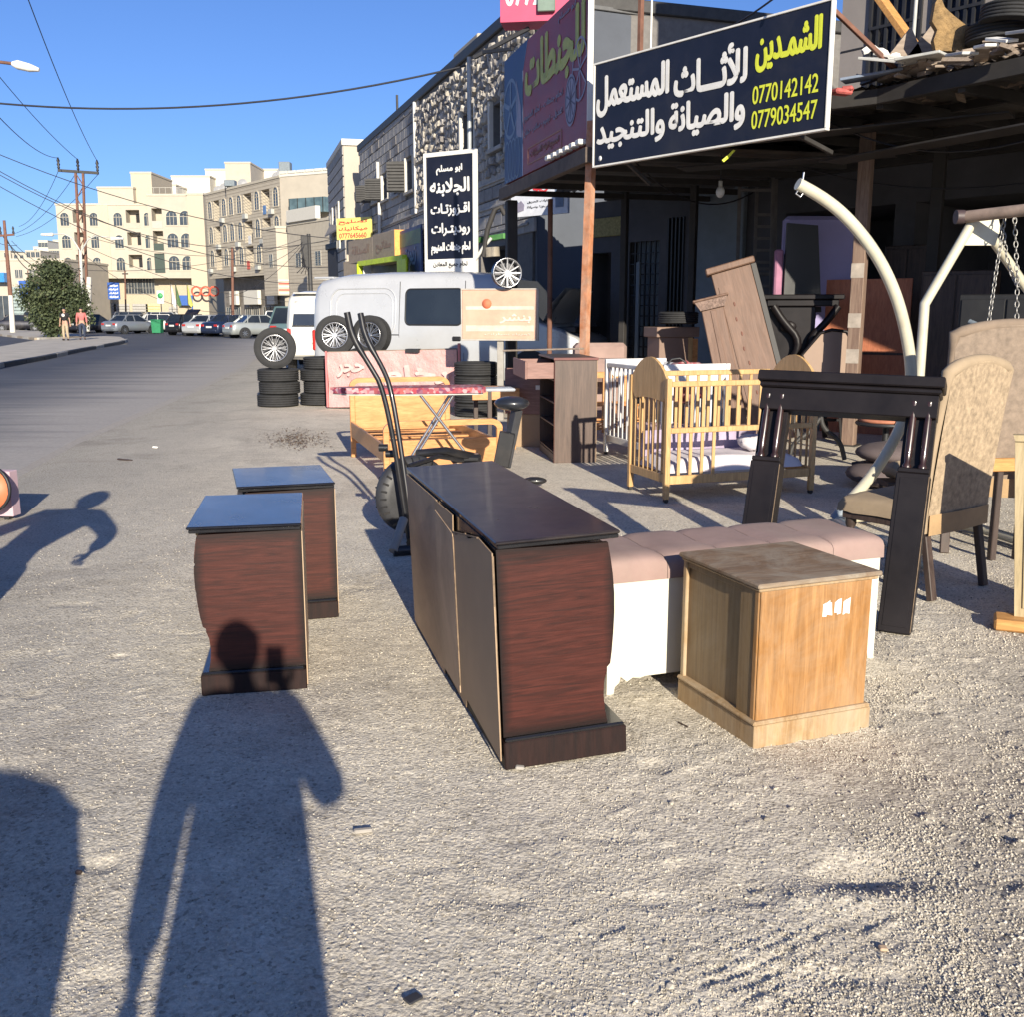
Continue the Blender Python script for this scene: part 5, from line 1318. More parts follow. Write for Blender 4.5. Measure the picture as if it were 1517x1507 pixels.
# underside boards hanging unevenly
for (px, py, y, L, r) in ((1290, 190, 10.8, 2.6, .2), (1400, 210, 10.2, 3.0, -.3), (1160, 240, 12, 2.4, .3)):
    p = YP(px, py, y); MB().box(p, (L, .35, .02), rz=-.8 + r).build('ceiling_board', m_grime, cn, world=True)
def post(name, label, px, y, ztop, w, mat, base=0.0, sx=1.0, d=None):
    p = YP(px, 500, y); t = thing(name, label, 'post', (p.x, y, 0), -.6)
    MB().bx(-w / 2, w / 2, -(d or w) / 2, (d or w) / 2, base, ztop, bev=.006).build('post', mat, t)
    MB().bx(-w * .8, w * .8, -w * .8, w * .8, 0, .015, bev=.002).build('base_plate', m_grime, t); return t
pw1 = post('canopy_post', 'worn brown canopy post with pale scraped patches in front of the orange board', 1267, 11.7, 3.54, .14, m_postw)
for z in (1.9, 1.35, .95): MB().bx(-.072, .072, -.074, -.071, z, z + .16, bev=0).build('paint_patch', M('pale_patch', (.36, .31, .26), .8, var=.3), pw1)
post('canopy_post', 'dark rear canopy post behind the cream swing frame', 1373, 12.9, 3.6, .14, m_grime)
post('canopy_post', 'thin rear canopy post beside the barred window', 1022, 15.6, 3.4, .10, m_grime)
post('canopy_post', 'thin dark rear post left of the barred door', 922, 16.6, 3.4, .10, m_grime)
for k, (x, y) in enumerate(((6.9, 5.6), (8.6, 3.0))):
    t = thing('canopy_post', ['canopy post beyond the right edge', 'canopy post nearest the camera'][k], 'post', (x, y, 0)); MB().bx(-.07, .07, -.07, .07, 0, 3.54).build('post', m_postw, t)
t = thing('canopy_post', 'rust streaked orange steel post under the left end of the black sign', 'post', (YP(866, 522, 12.35).x, 12.35, 0), .1)
zt_ = YP(878, 190, 12.2).z
MB().tube([(0, 0, 0), (.0, 0, 1.4), (.045, -.05, zt_ + .1)], .062, 4, smooth=False).build('post', m_rust, t)
MB().bx(-.12, .12, -.12, .12, 0, .015).build('base_plate', m_grime, t)

# big black sign
SL, SR = YP(880, 245, 12.0), YP(1222, 190, 9.62)
zb = (SL.z + SR.z) / 2; zt = (YP(877, 95, 12.0).z + YP(1223, 2, 9.62).z) / 2
t, L, H = board('shop_sign', 'large black furniture sign with white and yellow writing above the canopy front', 'sign', SL, SR, zb, zt, .045, m_navy, m_signw, .020)
def sgn(txt, px0, px1, pyt, pyb, m, bold):
    "fit to seen columns; rows are fractions of the sign height"
    U = Vector((SR.x - SL.x, SR.y - SL.y, 0)).normalized(); a, b = on_face(px0, SL, U, 145), on_face(px1, SL, U, 120)
    lettering(txt, a, b, H * pyb, H * pyt, -.003, m, t, bold)
sgn('للأثـــاث', 998, 1107, .875, .50, m_txtw, .035)
sgn('المستعمل', 884, 992, .875, .47, m_txtw, .035)
sgn('والصيانة', 992, 1106, .46, .11, m_txtw, .035)
sgn('والتنجيد', 885, 987, .46, .13, m_txtw, .035)
sgn('الشمـدين', 1117, 1215, .92, .56, m_txty, .03)
sgn('0770142142', 1115, 1213, .455, .30, m_txty, .012)
sgn('0779034547', 1115, 1213, .245, .09, m_txty, .012)
MB().lathe([(0, 0), (.028, 0), (.028, .002), (0, .002)], (.10, -.002, .07), 16, Matrix.Rotation(PI / 2, 3, 'X')).build('round_logo', m_txtw, t)
lettering('0777000', .17, .34, .045, .085, -.003, M('grey_small_text', (.12, .12, .13), .6), t, 0) if False else None
MB().beam((.4, .1, .02), (.4, .5, -.2), .04, .04).build('bracket', m_grime, t); MB().beam((L - .4, .1, .02), (L - .4, .7, -.1), .04, .04).build('bracket', m_grime, t)
MB().beam((.55, .14, H * .2), (.55, .14, H + .95), .05, .05).build('rear_strut', m_rustp, t)
t = thing('ribbon', 'scrap of yellow ribbon caught under the black sign', 'ribbon', YP(1080, 232, 10.6))
MB().add([(-.05, 0, -.05), (.0, .02, -.01), (.06, 0, .06), (.04, 0, .07), (-.01, 0, .02), (-.07, 0, -.03)], [(0, 1, 4, 5), (1, 2, 3, 4)]).build('ribbon', m_txty, t)

# red wheel-shop sign on its own canopy
RL, RR = YP(748, 250, 16.1), YP(870, 190, 12.35)
RL.z = RR.z = 0; zb, zt = 3.44, 5.20
m_maroon = M('sign_maroon', (.27, .036, .045), .5, var=.12, scale=2, dirt=.2, dirtcol=(.12, .05, .05))
t, L, H = board('wheel_shop_sign', 'maroon and blue sign with big green writing and wheels on the left canopy', 'sign', RL, RR, zb, zt, .06, m_maroon)
URR = Vector((RR.x - RL.x, RR.y - RL.y, 0)).normalized()
def rs(px): return on_face(px, RL, URR, 130)
MB().bx(L + .001, L + .012, -.01, .06, -.05, H, bev=.003).build('end_panel', m_signw, t)
MB().prism([(0, 0), (rs(775), 0), (rs(775), H * .8), (rs(782), H), (0, H)], -.006, -.001).build('blue_print', M('sign_blue', (.02, .045, .13), .5, var=.3, scale=1.5), t)
m_pgrey = M('print_grey', (.14, .19, .28), .55, var=.2); m_pgrey2 = M('print_pale', (.26, .24, .32), .55, var=.2)
def ring2(mb, cx, cz, r, w, y, n=28, sx=1.0):
    vs = [(cx + math.cos(2 * PI * k / n) * r * sx, y, cz + math.sin(2 * PI * k / n) * r) for k in range(n)] + [(cx + math.cos(2 * PI * k / n) * (r - w) * sx, y, cz + math.sin(2 * PI * k / n) * (r - w)) for k in range(n)]
    mb.add(vs, [(k, (k + 1) % n, n + (k + 1) % n, n + k) for k in range(n)])
def spokes2(mb, cx, cz, r, n, w, y, sx=1.0):
    for k in range(n):
        a = 2 * PI * k / n + .3; dx, dz = math.cos(a), math.sin(a); px_, pz_ = -dz * w, dx * w
        mb.add([(cx + px_ * sx, y, cz + pz_), (cx - px_ * sx, y, cz - pz_), (cx + (dx * r - px_) * sx, y, cz + dz * r - pz_), (cx + (dx * r + px_) * sx, y, cz + dz * r + pz_)], [(0, 1, 2, 3)])
w1 = MB(); ring2(w1, rs(757), H * .58, .42, .05, -.009); spokes2(w1, rs(757), H * .58, .38, 5, .035, -.010)
w1.build('printed_wheel', m_pgrey, t)
w1 = MB()
for k in range(4): ring2(w1, rs(752) + k * .19, H * .17, .30, .035, -.009 - .0006 * k, sx=.55)
w1.build('printed_tyres', m_pgrey, t)
w1 = MB().add([(rs(766), -.008, H * .33), (rs(774), -.008, H * .30), (rs(772), -.008, H * .55), (rs(765), -.008, H * .78)], [(0, 1, 2, 3)]); w1.build('printed_shape', m_pgrey2, t)
w1 = MB(); ring2(w1, L - .28, H * .50, .36, .03, -.009, sx=.8); spokes2(w1, L - .28, H * .50, .33, 7, .014, -.010, .8); w1.build('printed_wheel', m_pgrey2, t)
w1 = MB(); ring2(w1, L - .62, H * .34, .30, .30, -.0075, sx=.75); w1.build('printed_wheel', m_pgrey2, t)
w1 = MB(); spokes2(w1, L - .62, H * .34, .22, 10, .010, -.0105, .75); ring2(w1, L - .62, H * .34, .27, .02, -.0107, sx=.75); w1.build('printed_spokes', M('print_dark', (.08, .07, .12), .6), t)
lettering('للجنطات', rs(778), L - .10, H * .50, H * .93, -.004, m_txtg, t, .05)
lettering('ابو مسلم', L - 1.15, L - .45, H * .90, H * .965, -.004, m_pgrey2, t, .03)
lettering('لحام جنطات - لحام المنيوم', rs(777), L - .95, H * .39, H * .46, -.004, m_pgrey2, t, .03)
lettering('تعديل - ترميم - ساندر - دهان', rs(777), L - .95, H * .27, H * .34, -.004, m_pgrey2, t, .03)
w1 = MB(); a, b = rs(783), L - 1.0
for q in ((a, b, H * .06, H * .07), (a, b, H * .18, H * .19), (a - .02, a, H * .06, H * .19), (b, b + .02, H * .06, H * .19)): w1.bx(q[0], q[1], -.006, -.003, q[2], q[3], bev=0)
w1.build('printed_frame', M('print_orange', (.30, .13, .08), .6), t)
lettering('لجميع انواع السيارات', a + .1, b - .1, H * .09, H * .16, -.004, MATS['print_orange'], t, .03)
# its deck
dk = thing('side_canopy', 'low corrugated side canopy carrying the maroon wheel shop sign', 'canopy', (RL.x, RL.y, 0), math.atan2(URR.y, URR.x))
mb = MB(); rows = []
for j in range(2): rows.append([(i * (L + .1) / 60, j * 3.4 + .05, 3.42 + .022 * math.sin(i * 1.6)) for i in range(61)])
mb.sheet(rows); mb.sheet([[(p[0], p[1], p[2] + .01) for p in r] for r in rows]).build('roof_sheet', m_sheet, dk)
MB().beam((-.1, -.02, 3.30), (L + .15, -.02, 3.30), .10, .17).build('edge_beam', M('old_beam', (.10, .075, .06), .8, var=.4), dk)
for k in range(5): MB().beam((k * L / 4, .05, 3.32), (k * L / 4, 3.4, 3.32), .06, .08).build('rafter', m_grime, dk)
for k in range(6): MB().bx(L - .25 * k - .16, L - .25 * k - .02, -.10, .0, 3.44, 3.50, bev=.01).build('sheet_end', m_signw, dk)
MB().bx(.0, .16, .0, .16, 0, 3.2, bev=.01).build('post', m_grime, dk); MB().cyl((.42, .6, 0), (.42, .6, 3.2), .04, n=8).build('pipe_post', m_rustp, dk)
# pink sign facing the camera
p0, p1 = YP(741, 38, 17.6), YP(864, 20, 17.4)
t, L2, H2 = board('pink_sign', 'pink projecting sign with white telephone digits at the top edge', 'sign', p0, p1, p0.z + .05, p0.z + 2.1, .5, M('sign_pink', (.50, .06, .13), .5, var=.12, scale=2))
lettering('0772', .08, .68, .24, .62, -.004, m_txtw, t, .02); lettering('032', 1.0, 1.36, .34, .72, -.004, m_txtw, t, .02)
MB().bx(.62, .90, -.10, -.02, .12, .9, bev=.01).build('meter_box', M('meter_green', (.16, .22, .18), .6), t)
MB().beam((.45, .2, -.05), (-.5, .3, -.45), .06, .06).build('bracket', m_trimk, t)
MB().beam(YP(716, 77, 17.6), YP(760, 72, 17.0), .05, .05).build('bracket', m_trimk, t, world=True)
# fire extinguisher sign on the wall under the deck
p0, p1 = YP(757, 300, 20.6), YP(841, 300, 19.6)
t, L3, H3 = board('wall_sign', 'white wall sign with red heading and gas bottle picture under the side canopy', 'sign', p0, p1, YP(800, 318, 20).z, YP(800, 268, 20).z, .06, M('sign_dull_white', (.62, .64, .70), .6, var=.12))
lettering('حريق', L3 * .30, L3 * .85, H3 * .66, H3 * .98, -.004, m_txtr, t, .05)
lettering('طفايات الحريق', L3 * .30, L3 * .75, H3 * .38, H3 * .47, -.004, m_trimk, t, .02)
lettering('تعبئة وصيانة', L3 * .30, L3 * .72, H3 * .22, H3 * .31, -.004, m_trimk, t, .02)
lettering('بيع وشراء', L3 * .04, L3 * .26, H3 * .70, H3 * .8, -.004, m_trimk, t, .02)
MB().prism([(L3 * .80, .12), (L3 * .93, .12), (L3 * .94, .45), (L3 * .90, .56), (L3 * .89, .68), (L3 * .84, .68), (L3 * .83, .56), (L3 * .79, .45)], -.012, -.004).build('printed_bottle', m_pgrey, t)
for a in (.03, .10): MB().prism([(L3 * a, .08), (L3 * (a + .14), .12), (L3 * (a + .15), .22), (L3 * (a + .09), .30), (L3 * (a + .02), .24)], -.010 - a * .01, -.004).build('printed_car', m_pgrey2 if a > .05 else m_pgrey, t)
# green beam and hanging tank by the upright sign
t = thing('green_beam', 'green painted steel beam with a hanging tank behind the rim', 'beam', YP(705, 352, 20.5))
MB().beam(YP(702, 357, 20.6), YP(748, 349, 19.8), .08, .10).build('beam', M('green_paint', (.10, .28, .08), .5), t, world=True)
MB().tube([YP(716, 380, 20), YP(722, 340, 20), YP(733, 310, 20), YP(742, 306, 20), YP(748, 318, 20)], .05, 8).build('duct', m_grime, t, world=True)
MB().cyl(YP(730, 380, 20), YP(729, 366, 20), .14, n=12).build('tank', M('tan_tank', (.30, .26, .20), .6), t, world=True)
MB().tube([YP(704, 385, 20), YP(716, 366, 20), YP(728, 352, 20)], .035, 6).build('strut', m_lamp, t, world=True)
for lb, a, b, s_ in (('thin wire rising from the black sign into the sky', YP(1088, 36, 11), YP(1180, -30, 9.6), .02), ('loose cable sagging under the canopy beside the wooden post', Vector((3.3, 11.2, 3.5)), Vector((5.6, 9.3, 3.5)), .45), ('second loose cable drooping deep under the canopy', Vector((3.6, 13.6, 3.4)), Vector((7.2, 10.0, 3.4)), .5), ('short cable drooping between the canopy and the barred door', Vector((1.6, 13.6, 3.4)), Vector((3.6, 15.4, 3.3)), .35)):
    wire(lb, a, b, s_, .010)
t = thing('roof_rod', 'thin white rod standing behind the black sign', 'rod', (YP(965, 30, 12).x, 12, 4.0)); MB().cyl((0, 0, -.3), (0, 0, 1.6), .012, n=6).build('rod', m_signw, t)
# hanging lamp
p = YP(1067, 284, 13)
t = thing('hanging_bulb', 'bare pale bulb hanging from the dark canopy ceiling', 'bulb', p)
MB().ball((0, 0, 0), (.055, .055, .07), 14, 8).build('bulb', M('frosted', (.55, .56, .55), .3), t); MB().cyl((0, 0, .06), (0, 0, .13), .025, n=8).build('cap', m_lamp, t); MB().cyl((0, 0, .13), (0, 0, 3.5 - p.z), .006, n=5).build('flex', m_trimk, t)

# ------------------------------------------------------------------ rubbish on the canopy
m_plank = WOOD('orange_plank', (.42, .20, .06), (.62, .33, .11), rough=.5, grain=(3, 30, 30))
m_oldbrd = WOOD('old_board', (.22, .17, .13), (.36, .29, .23), rough=.8, grain=(3, 25, 25))
m_wsh = M('white_scrap', (.50, .50, .48), .6, var=.15, dirt=.3)
def simple(name, label, cat, mb, mat, group=None):
    c = Vector((sum(v[0] for v in mb.v) / len(mb.v), sum(v[1] for v in mb.v) / len(mb.v), min(v[2] for v in mb.v)))
    mb.xf(Matrix.Translation(-c)); o = mb.build(name, mat); o.location = c; return tag(o, label, cat, group)
simple('plank', 'orange plank standing on the canopy and leaning on the upper wall', 'plank', MB().beam(YP(1292, -20, 11.4), YP(1362, 78, 10.9), .16, .06), m_plank)
simple('stick', 'thin brown stick leaning across the canopy edge beside the black sign', 'stick', MB().beam(YP(1222, 2, 9.9), YP(1328, 104, 10.2), .04, .04), m_rustp)
simple('steel_rod', 'thin grey rod standing on the canopy between the barred windows', 'rod', MB().cyl(YP(1358, -10, 11.6), YP(1353, 56, 11.4), .02, n=6), m_lamp)
mb = MB().prism([(0, 0), (.50, -.02), (.62, .05), (.55, .13), (.42, .22), (.30, .36), (.16, .50), (.06, .62), (.0, .80), (-.04, .68), (-.06, .42), (.0, .30), (-.03, .15)], -.04, .04)
p = YP(1384, 76, 10.3); mb.xf(Matrix.Translation(p) @ Matrix.Diagonal((.92, .9, .62, 1))); simple('carved_fragment', 'broken gilded carved wood fragment pointing up on the canopy', 'wood fragment', mb, M('gilded_wood', (.27, .17, .07), .6, var=.45, scale=14, bump=.9, bscale=30, bdist=.03))
scr = [('tilted white sheet with bent edge at the canopy corner', (1282, 86), (1350, 92), .42, m_wsh), ('long white trim strip above the wooden post', (1296, 80), (1345, 86), .07, m_signw), ('grey white flat panel in the middle of the canopy edge', (1335, 92), (1402, 80), .40, m_lamp), ('narrow white strip right of the carved fragment', (1468, 57), (1500, 60), .12, m_signw), ('white triangular scrap below the carved fragment', (1412, 82), (1438, 78), .16, m_wsh), ('blue edged lowest sheet over the canopy corner', (1248, 120), (1340, 104), .35, M('blue_scrap', (.22, .27, .36), .5)), ('small white brick shaped scrap at right', (1500, 48), (1530, 44), .14, m_wsh), ('white scrap beside the tyres', (1452, 70), (1470, 66), .12, m_signw)]
for k, (lb, a, b, w, m_) in enumerate(scr):
    y = 10.5 - (a[0] - 1250) * .006; A, B = YP(*a, y), YP(*b, y - .25)
    mb = MB().beam(A, B, w, .025, up=(.1 * (k % 3 - 1), -.15, 1)); simple('scrap_sheet', lb, 'scrap', mb, m_, 'white scraps on the canopy edge')
mb = MB(); rr = random.Random(3)
pts = [YP(1278 + k * 5.5, 78 - 7 * math.sin(k * .6) + rr.uniform(-2, 2), 10.4) for k in range(11)]
simple('crumpled_trim', 'crumpled cream plastic trim lying on top of the scrap sheets', 'trim', MB().tube(pts, [.018 + rr.random() * .02 for _ in pts], 5, smooth=False), m_signw)
for k, (px, py, r, lb) in enumerate(((1338, 76, .3, 'brown triangular board end left of the plank foot'), (1372, 74, .34, 'grey brown triangular board right of the plank foot'))):
    p = YP(px, py + 12, 10.7); mb = MB().prism([(-r * .6, 0), (r * .7, 0), (.05, r)], -.02, .02); mb.xf(Matrix.Translation(p)); simple('board_offcut', lb, 'board', mb, m_oldbrd)
mb = MB().box(YP(1246, 136, 10.2), (.20, .12, .05), rz=.4, bev=.015).box(YP(1256, 131, 10.2), (.10, .10, .04), rz=1.1, bev=.01); simple('red_bundle', 'red and white scrap bundle at the corner of the black sign', 'scrap', mb, M('red_scrap', (.40, .09, .08), .7, var=.4, scale=12))
rr = random.Random(9); mb = MB()
for k in range(330):
    f = rr.random(); q_ = rr.random(); p = F1.lerp(F2, f * .38 - .02).lerp(back_of(F1.lerp(F2, f * .38)), q_ * .3) + Vector((0, 0, zc0 + .03 + rr.random() ** 2 * .20 * min(1, q_ * 3 + .3)))
    mb.box(p, (rr.uniform(.05, .6), rr.uniform(.02, .14), rr.uniform(.008, .04)), R=Matrix.Rotation(rr.uniform(-2, 2), 3, 'Z') @ Matrix.Rotation(rr.uniform(-.5, .5), 3, 'X') @ Matrix.Rotation(rr.uniform(-.3, .3), 3, 'Y'), bev=0)
o = mb.build('rubble', m_oldbrd); o['kind'] = 'stuff'; o['label'] = 'small loose rubbish strewn along the canopy edge'

# ------------------------------------------------------------------ tyres and wheels
def tyre_mesh(R=.33, w=.20):
    pr = [(R * .62, -w * .40), (R * .70, -w * .5), (R * .90, -w * .5), (R * .97, -w * .42)]
    for k in range(5):
        z = -w * .36 + k * w * .18; pr += [(R, z - w * .06), (R, z + w * .06), (R * .965, z + w * .065), (R * .965, z + w * .115)]
    pr = [p for p in pr if p[1] < w * .42] + [(R * .97, w * .42), (R * .90, w * .5), (R * .70, w * .5), (R * .62, w * .40), (R * .60, 0)]
    return MB().lathe(pr, (0, 0, 0), 40, closed=True)
_tm = tyre_mesh().build('tyre', m_tyre); TY = _tm.data; bpy.data.objects.remove(_tm)
m_tyre2 = M('tyre_worn', (.05, .05, .052), .85, var=.4, scale=8)
def tyre(label, loc, group=None, R=None, s=1.0):
    o = bpy.data.objects.new('tyre', TY); COL.objects.link(o)
    o.matrix_basis = Matrix.Translation(Vector(loc)) @ (R or Matrix.Identity(4)) @ Matrix.Diagonal((s, s, s, 1)); return tag(o, label, 'tyre', group)
def wheel(label, loc, R, style=0, s=1.0, tyre_on=True, group=None, name='wheel'):
    t = thing(name, label, 'wheel', loc); t.matrix_basis = Matrix.Translation(Vector(loc)) @ R @ Matrix.Diagonal((s, s, s, 1))
    if tyre_on: o = bpy.data.objects.new('tyre', TY); COL.objects.link(o); o.parent = t
    r = .205
    MB().lathe([(r * .99, -.10), (r * 1.04, -.10), (r * 1.04, -.085), (r * .96, -.07), (r * .93, .06), (r * .99, .09), (r * 1.02, .09), (r * .90, .05), (r * .88, -.06), (r * .92, -.085)], (0, 0, 0), 40, closed=True).build('rim_ring', m_rim, t)
    MB().cyl((0, 0, .05), (0, 0, .045), r * .92, n=30).build('rim_back', m_hub, t)
    sp = MB(); n = 10 if style == 0 else 12
    for k in range(n):
        for d in ((-.045, .045) if style == 0 else (0,)):
            a = 2 * PI * k / n; b = a + d * 2.6
            sp.beam((.035 * math.cos(a), .035 * math.sin(a), -.075), (r * .95 * math.cos(b), r * .95 * math.sin(b), -.085), .012 if style == 0 else .02, .02, .002)
    sp.build('spokes', m_rim, t); MB().cyl((0, 0, -.1), (0, 0, -.05), .036, n=14).build('hub_cap', m_rim, t); return t
g1 = 'tyres piled beside the road'
pz = G(414, 601)
for k, lb in enumerate(('bottom tyre under the roadside wheel', 'second tyre under the roadside wheel', 'top tyre carrying the roadside wheel')):
    tyre(lb, (pz.x + (-.02, .015, 0)[k], pz.y, .105 + k * .205), g1, s=1.02)
FR = lambda az, tilt=0: Matrix.Rotation(az, 4, 'Z') @ Matrix.Rotation(PI / 2 + tilt, 4, 'X') @ Matrix.Rotation(PI, 4, 'X')
# rim face (-z local) towards the camera
def face_cam(az=0, tilt=0): return Matrix.Rotation(az, 4, 'Z') @ Matrix.Rotation(-PI / 2 + tilt, 4, 'X')
wheel('alloy wheel standing on the roadside tyre stack', (pz.x - .03, pz.y, .62 + .335), face_cam(.12, .0) @ Matrix.Rotation(PI, 4, 'Y') if False else Matrix.Rotation(.15, 4, 'Z') @ Matrix.Rotation(-PI / 2, 4, 'X'), 0, 1.02)
pz = G(474, 599)
for k, lb in enumerate(('bottom tyre of the stack left of the pink panel', 'second tyre of the stack left of the pink panel', 'third tyre of the stack left of the pink panel', 'top tyre of the stack left of the pink panel')):
    tyre(lb, (pz.x + .05 + (-.04, .02, -.03, .03)[k], pz.y, .105 + k * .20), 'tyres stacked left of the pink panel')
for k in range(4):
    tyre(('lowest','second','third','topmost')[k] + ' tyre behind the pink panel under the leaning wheels', (YP(566, 500, 17.3).x, 17.3, .105 + k * .20), 'tyres behind the pink panel')
wheel('left alloy wheel leaning on the silver van', (YP(497, 498, 17.1).x, 17.1, .82 + .33), Matrix.Rotation(.05, 4, 'Z') @ Matrix.Rotation(-PI / 2 - .08, 4, 'X'), 0, 1.0, group='alloy wheels leaning on the van')
wheel('right alloy wheel leaning on the silver van', (YP(550, 497, 17.2).x, 17.25, .82 + .33), Matrix.Rotation(-.35, 4, 'Z') @ Matrix.Rotation(-PI / 2 - .08, 4, 'X'), 0, 1.0, group='alloy wheels leaning on the van')
for k in range(4): tyre(['lowest tyre right of the pink panel', 'second tyre right of the pink panel', 'third tyre right of the pink panel', 'uppermost tyre right of the pink panel'][k], (YP(705, 500, 15.2).x, 15.2, .105 + k * .20), 'tyres stacked right of the pink panel')
tyre('tyre lying on the tall brown cabinet', (YP(1006, 470, 13.4).x, 13.45, YP(1006, 482, 13.4).z + .10), s=.78)
tyre('upper tyre leaning on the canopy at the right edge', YP(1500, 24, 9.9), 'tyres on the canopy', Matrix.Rotation(.12, 4, 'Y'), .85)
tyre('lower tyre lying on the canopy at the right edge', YP(1478, 49, 10.1), 'tyres on the canopy', Matrix.Rotation(-.05, 4, 'Y'), .85)
# placard on a post, with rim on top
P0, P1 = YP(685, 460, 14.6), YP(796, 460, 14.4)
t, L, H = board('placard', 'faded pinkish orange placard on a post with a bare rim on top', 'sign', P0, P1, YP(740, 502, 14.5).z, YP(740, 429, 14.5).z, .03, M('faded_placard', (.52, .33, .24), .75, var=.14, scale=3, dirt=.2, dirtcol=(.60, .52, .42)), M('placard_frame', (.42, .38, .33), .6), .02)
for z0, z1 in ((.16, .28), (.60, .67)): MB().bx(.05, L - .05, -.004, -.001, H * z0, H * z1, bev=0).build('faded_band', M('faded_band', (.56, .46, .38), .8, var=.2), t)
MB().lathe([(0, 0), (.07, 0), (.07, .002), (0, .002)], (L * .33, -.003, H * .72), 14, Matrix.Rotation(PI / 2, 3, 'X')).build('red_spot', M('faded_red', (.62, .16, .08), .7, var=.2), t)
lettering('بنشر', L * .5, L * .92, H * .32, H * .52, -.006, M('faded_cream', (.60, .52, .44), .8), t, .04)
lettering('كهرباء سيارات', L * .3, L * .92, H * .07, H * .13, -.006, MATS['faded_cream'], t, .02)
MB().bx(L / 2 - .045, L / 2 + .045, .031, .075, -YP(740, 502, 14.5).z, H * .9, bev=.004).build('post', M('grey_post', (.30, .28, .25), .8, var=.2), t)
wheel('bare multi spoke rim standing on the placard', (YP(750, 404, 14.45).x, 14.45, YP(750, 404, 14.45).z), Matrix.Rotation(.2, 4, 'Z') @ Matrix.Rotation(-PI / 2, 4, 'X'), 1, .95, tyre_on=False, name='alloy_rim')
# pink panel
P0, P1 = YP(486, 560, 16.4), YP(677, 560, 15.8)
m_pinkb = M('pink_banner', (.58, .33, .31), .5, var=.10, scale=3, bump=.9, bscale=5, bdist=.05, coat=.2)
U = Vector((P1.x - P0.x, P1.y - P0.y, 0)); L = U.length
t = thing('pink_signboard', 'pink sheet covered panel with faded white writing standing before the tyres', 'panel', (P0.x, P0.y, .02), math.atan2(U.y, U.x))
rows = []
rr = random.Random(2); Hh = .88
for i in range(15):
    z = Hh * i / 14; rows.append([(L * j / 40, -.012 * math.sin(j * .9 + i * .8) * rr.uniform(.3, 1) - .012 * math.sin((j - i) * .35), z + (L * j / 40) * .03) for j in range(41)])
MB().sheet(rows).build('cloth', m_pinkb, t)
MB().prism([(-.01, -.01), (L + .02, -.01 + L * .03), (L + .02, Hh + .02 + L * .03), (-.01, Hh + .01)], .04, .08).build('panel', m_oldbrd, t)
MB().beam((L + .03, .03, 0), (L + .03, .03, Hh + .16), .04, .04).build('edge_batten', M('pink_edge', (.50, .18, .18), .6), t)
MB().beam((-.02, .0, 0), (-.02, .0, Hh + .02), .03, .04).build('edge_batten', MATS['pink_edge'], t)
m_fw = M('faded_white', (.66, .52, .48), .7, var=.1)
lettering('رخام', L * .45, L * .95, Hh * .38, Hh * .78, -.045, M('fading_white', (.62, .42, .39), .7, var=.2, scale=8), t, .05, skew=.03); lettering('حجر', L * .08, L * .30, Hh * .55, Hh * .80, -.045, MATS['fading_white'], t, .05, skew=.03)
MB().bx(L * .62, L * .72, -.05, .09, Hh + .01, Hh + .07).build('clip', m_trimk, t)

# ------------------------------------------------------------------ furniture set out on the dirt
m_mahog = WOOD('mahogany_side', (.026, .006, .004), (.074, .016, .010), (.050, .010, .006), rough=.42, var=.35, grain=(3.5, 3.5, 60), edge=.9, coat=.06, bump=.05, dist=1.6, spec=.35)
m_dktop = M('black_lacquer_top', (.010, .011, .016), .22, var=.25, scale=5, coat=.4, dirt=.10, dirtcol=(.05, .04, .035), bump=.03, bscale=15)
m_dktop2 = M('worn_black_top', (.013, .011, .015), .30, var=.5, scale=7, coat=.12, dirt=.55, dirtcol=(.050, .038, .030), bump=.06, bscale=12)
m_plinth = WOOD('plinth_dark', (.010, .006, .006), (.026, .011, .009), rough=.5, grain=(30, 30, 3), spec=.25)
m_hard = M('hardboard', (.48, .345, .23), .7, var=.14, scale=2.5, dirt=.35, dirtcol=(.08, .055, .035), bump=.1, bscale=9, bdist=.01)
m_hard2 = M('hardboard_torn', (.36, .25, .155), .7, var=.12, scale=2)
m_edge = M('chipped_edge', (.20, .14, .09), .8, var=.5, scale=25)
m_knob = M('brass_knob', (.35, .24, .10), .35, metal=.8)
m_mold = M('black_moulding', (.010, .010, .012), .25, coat=.4)

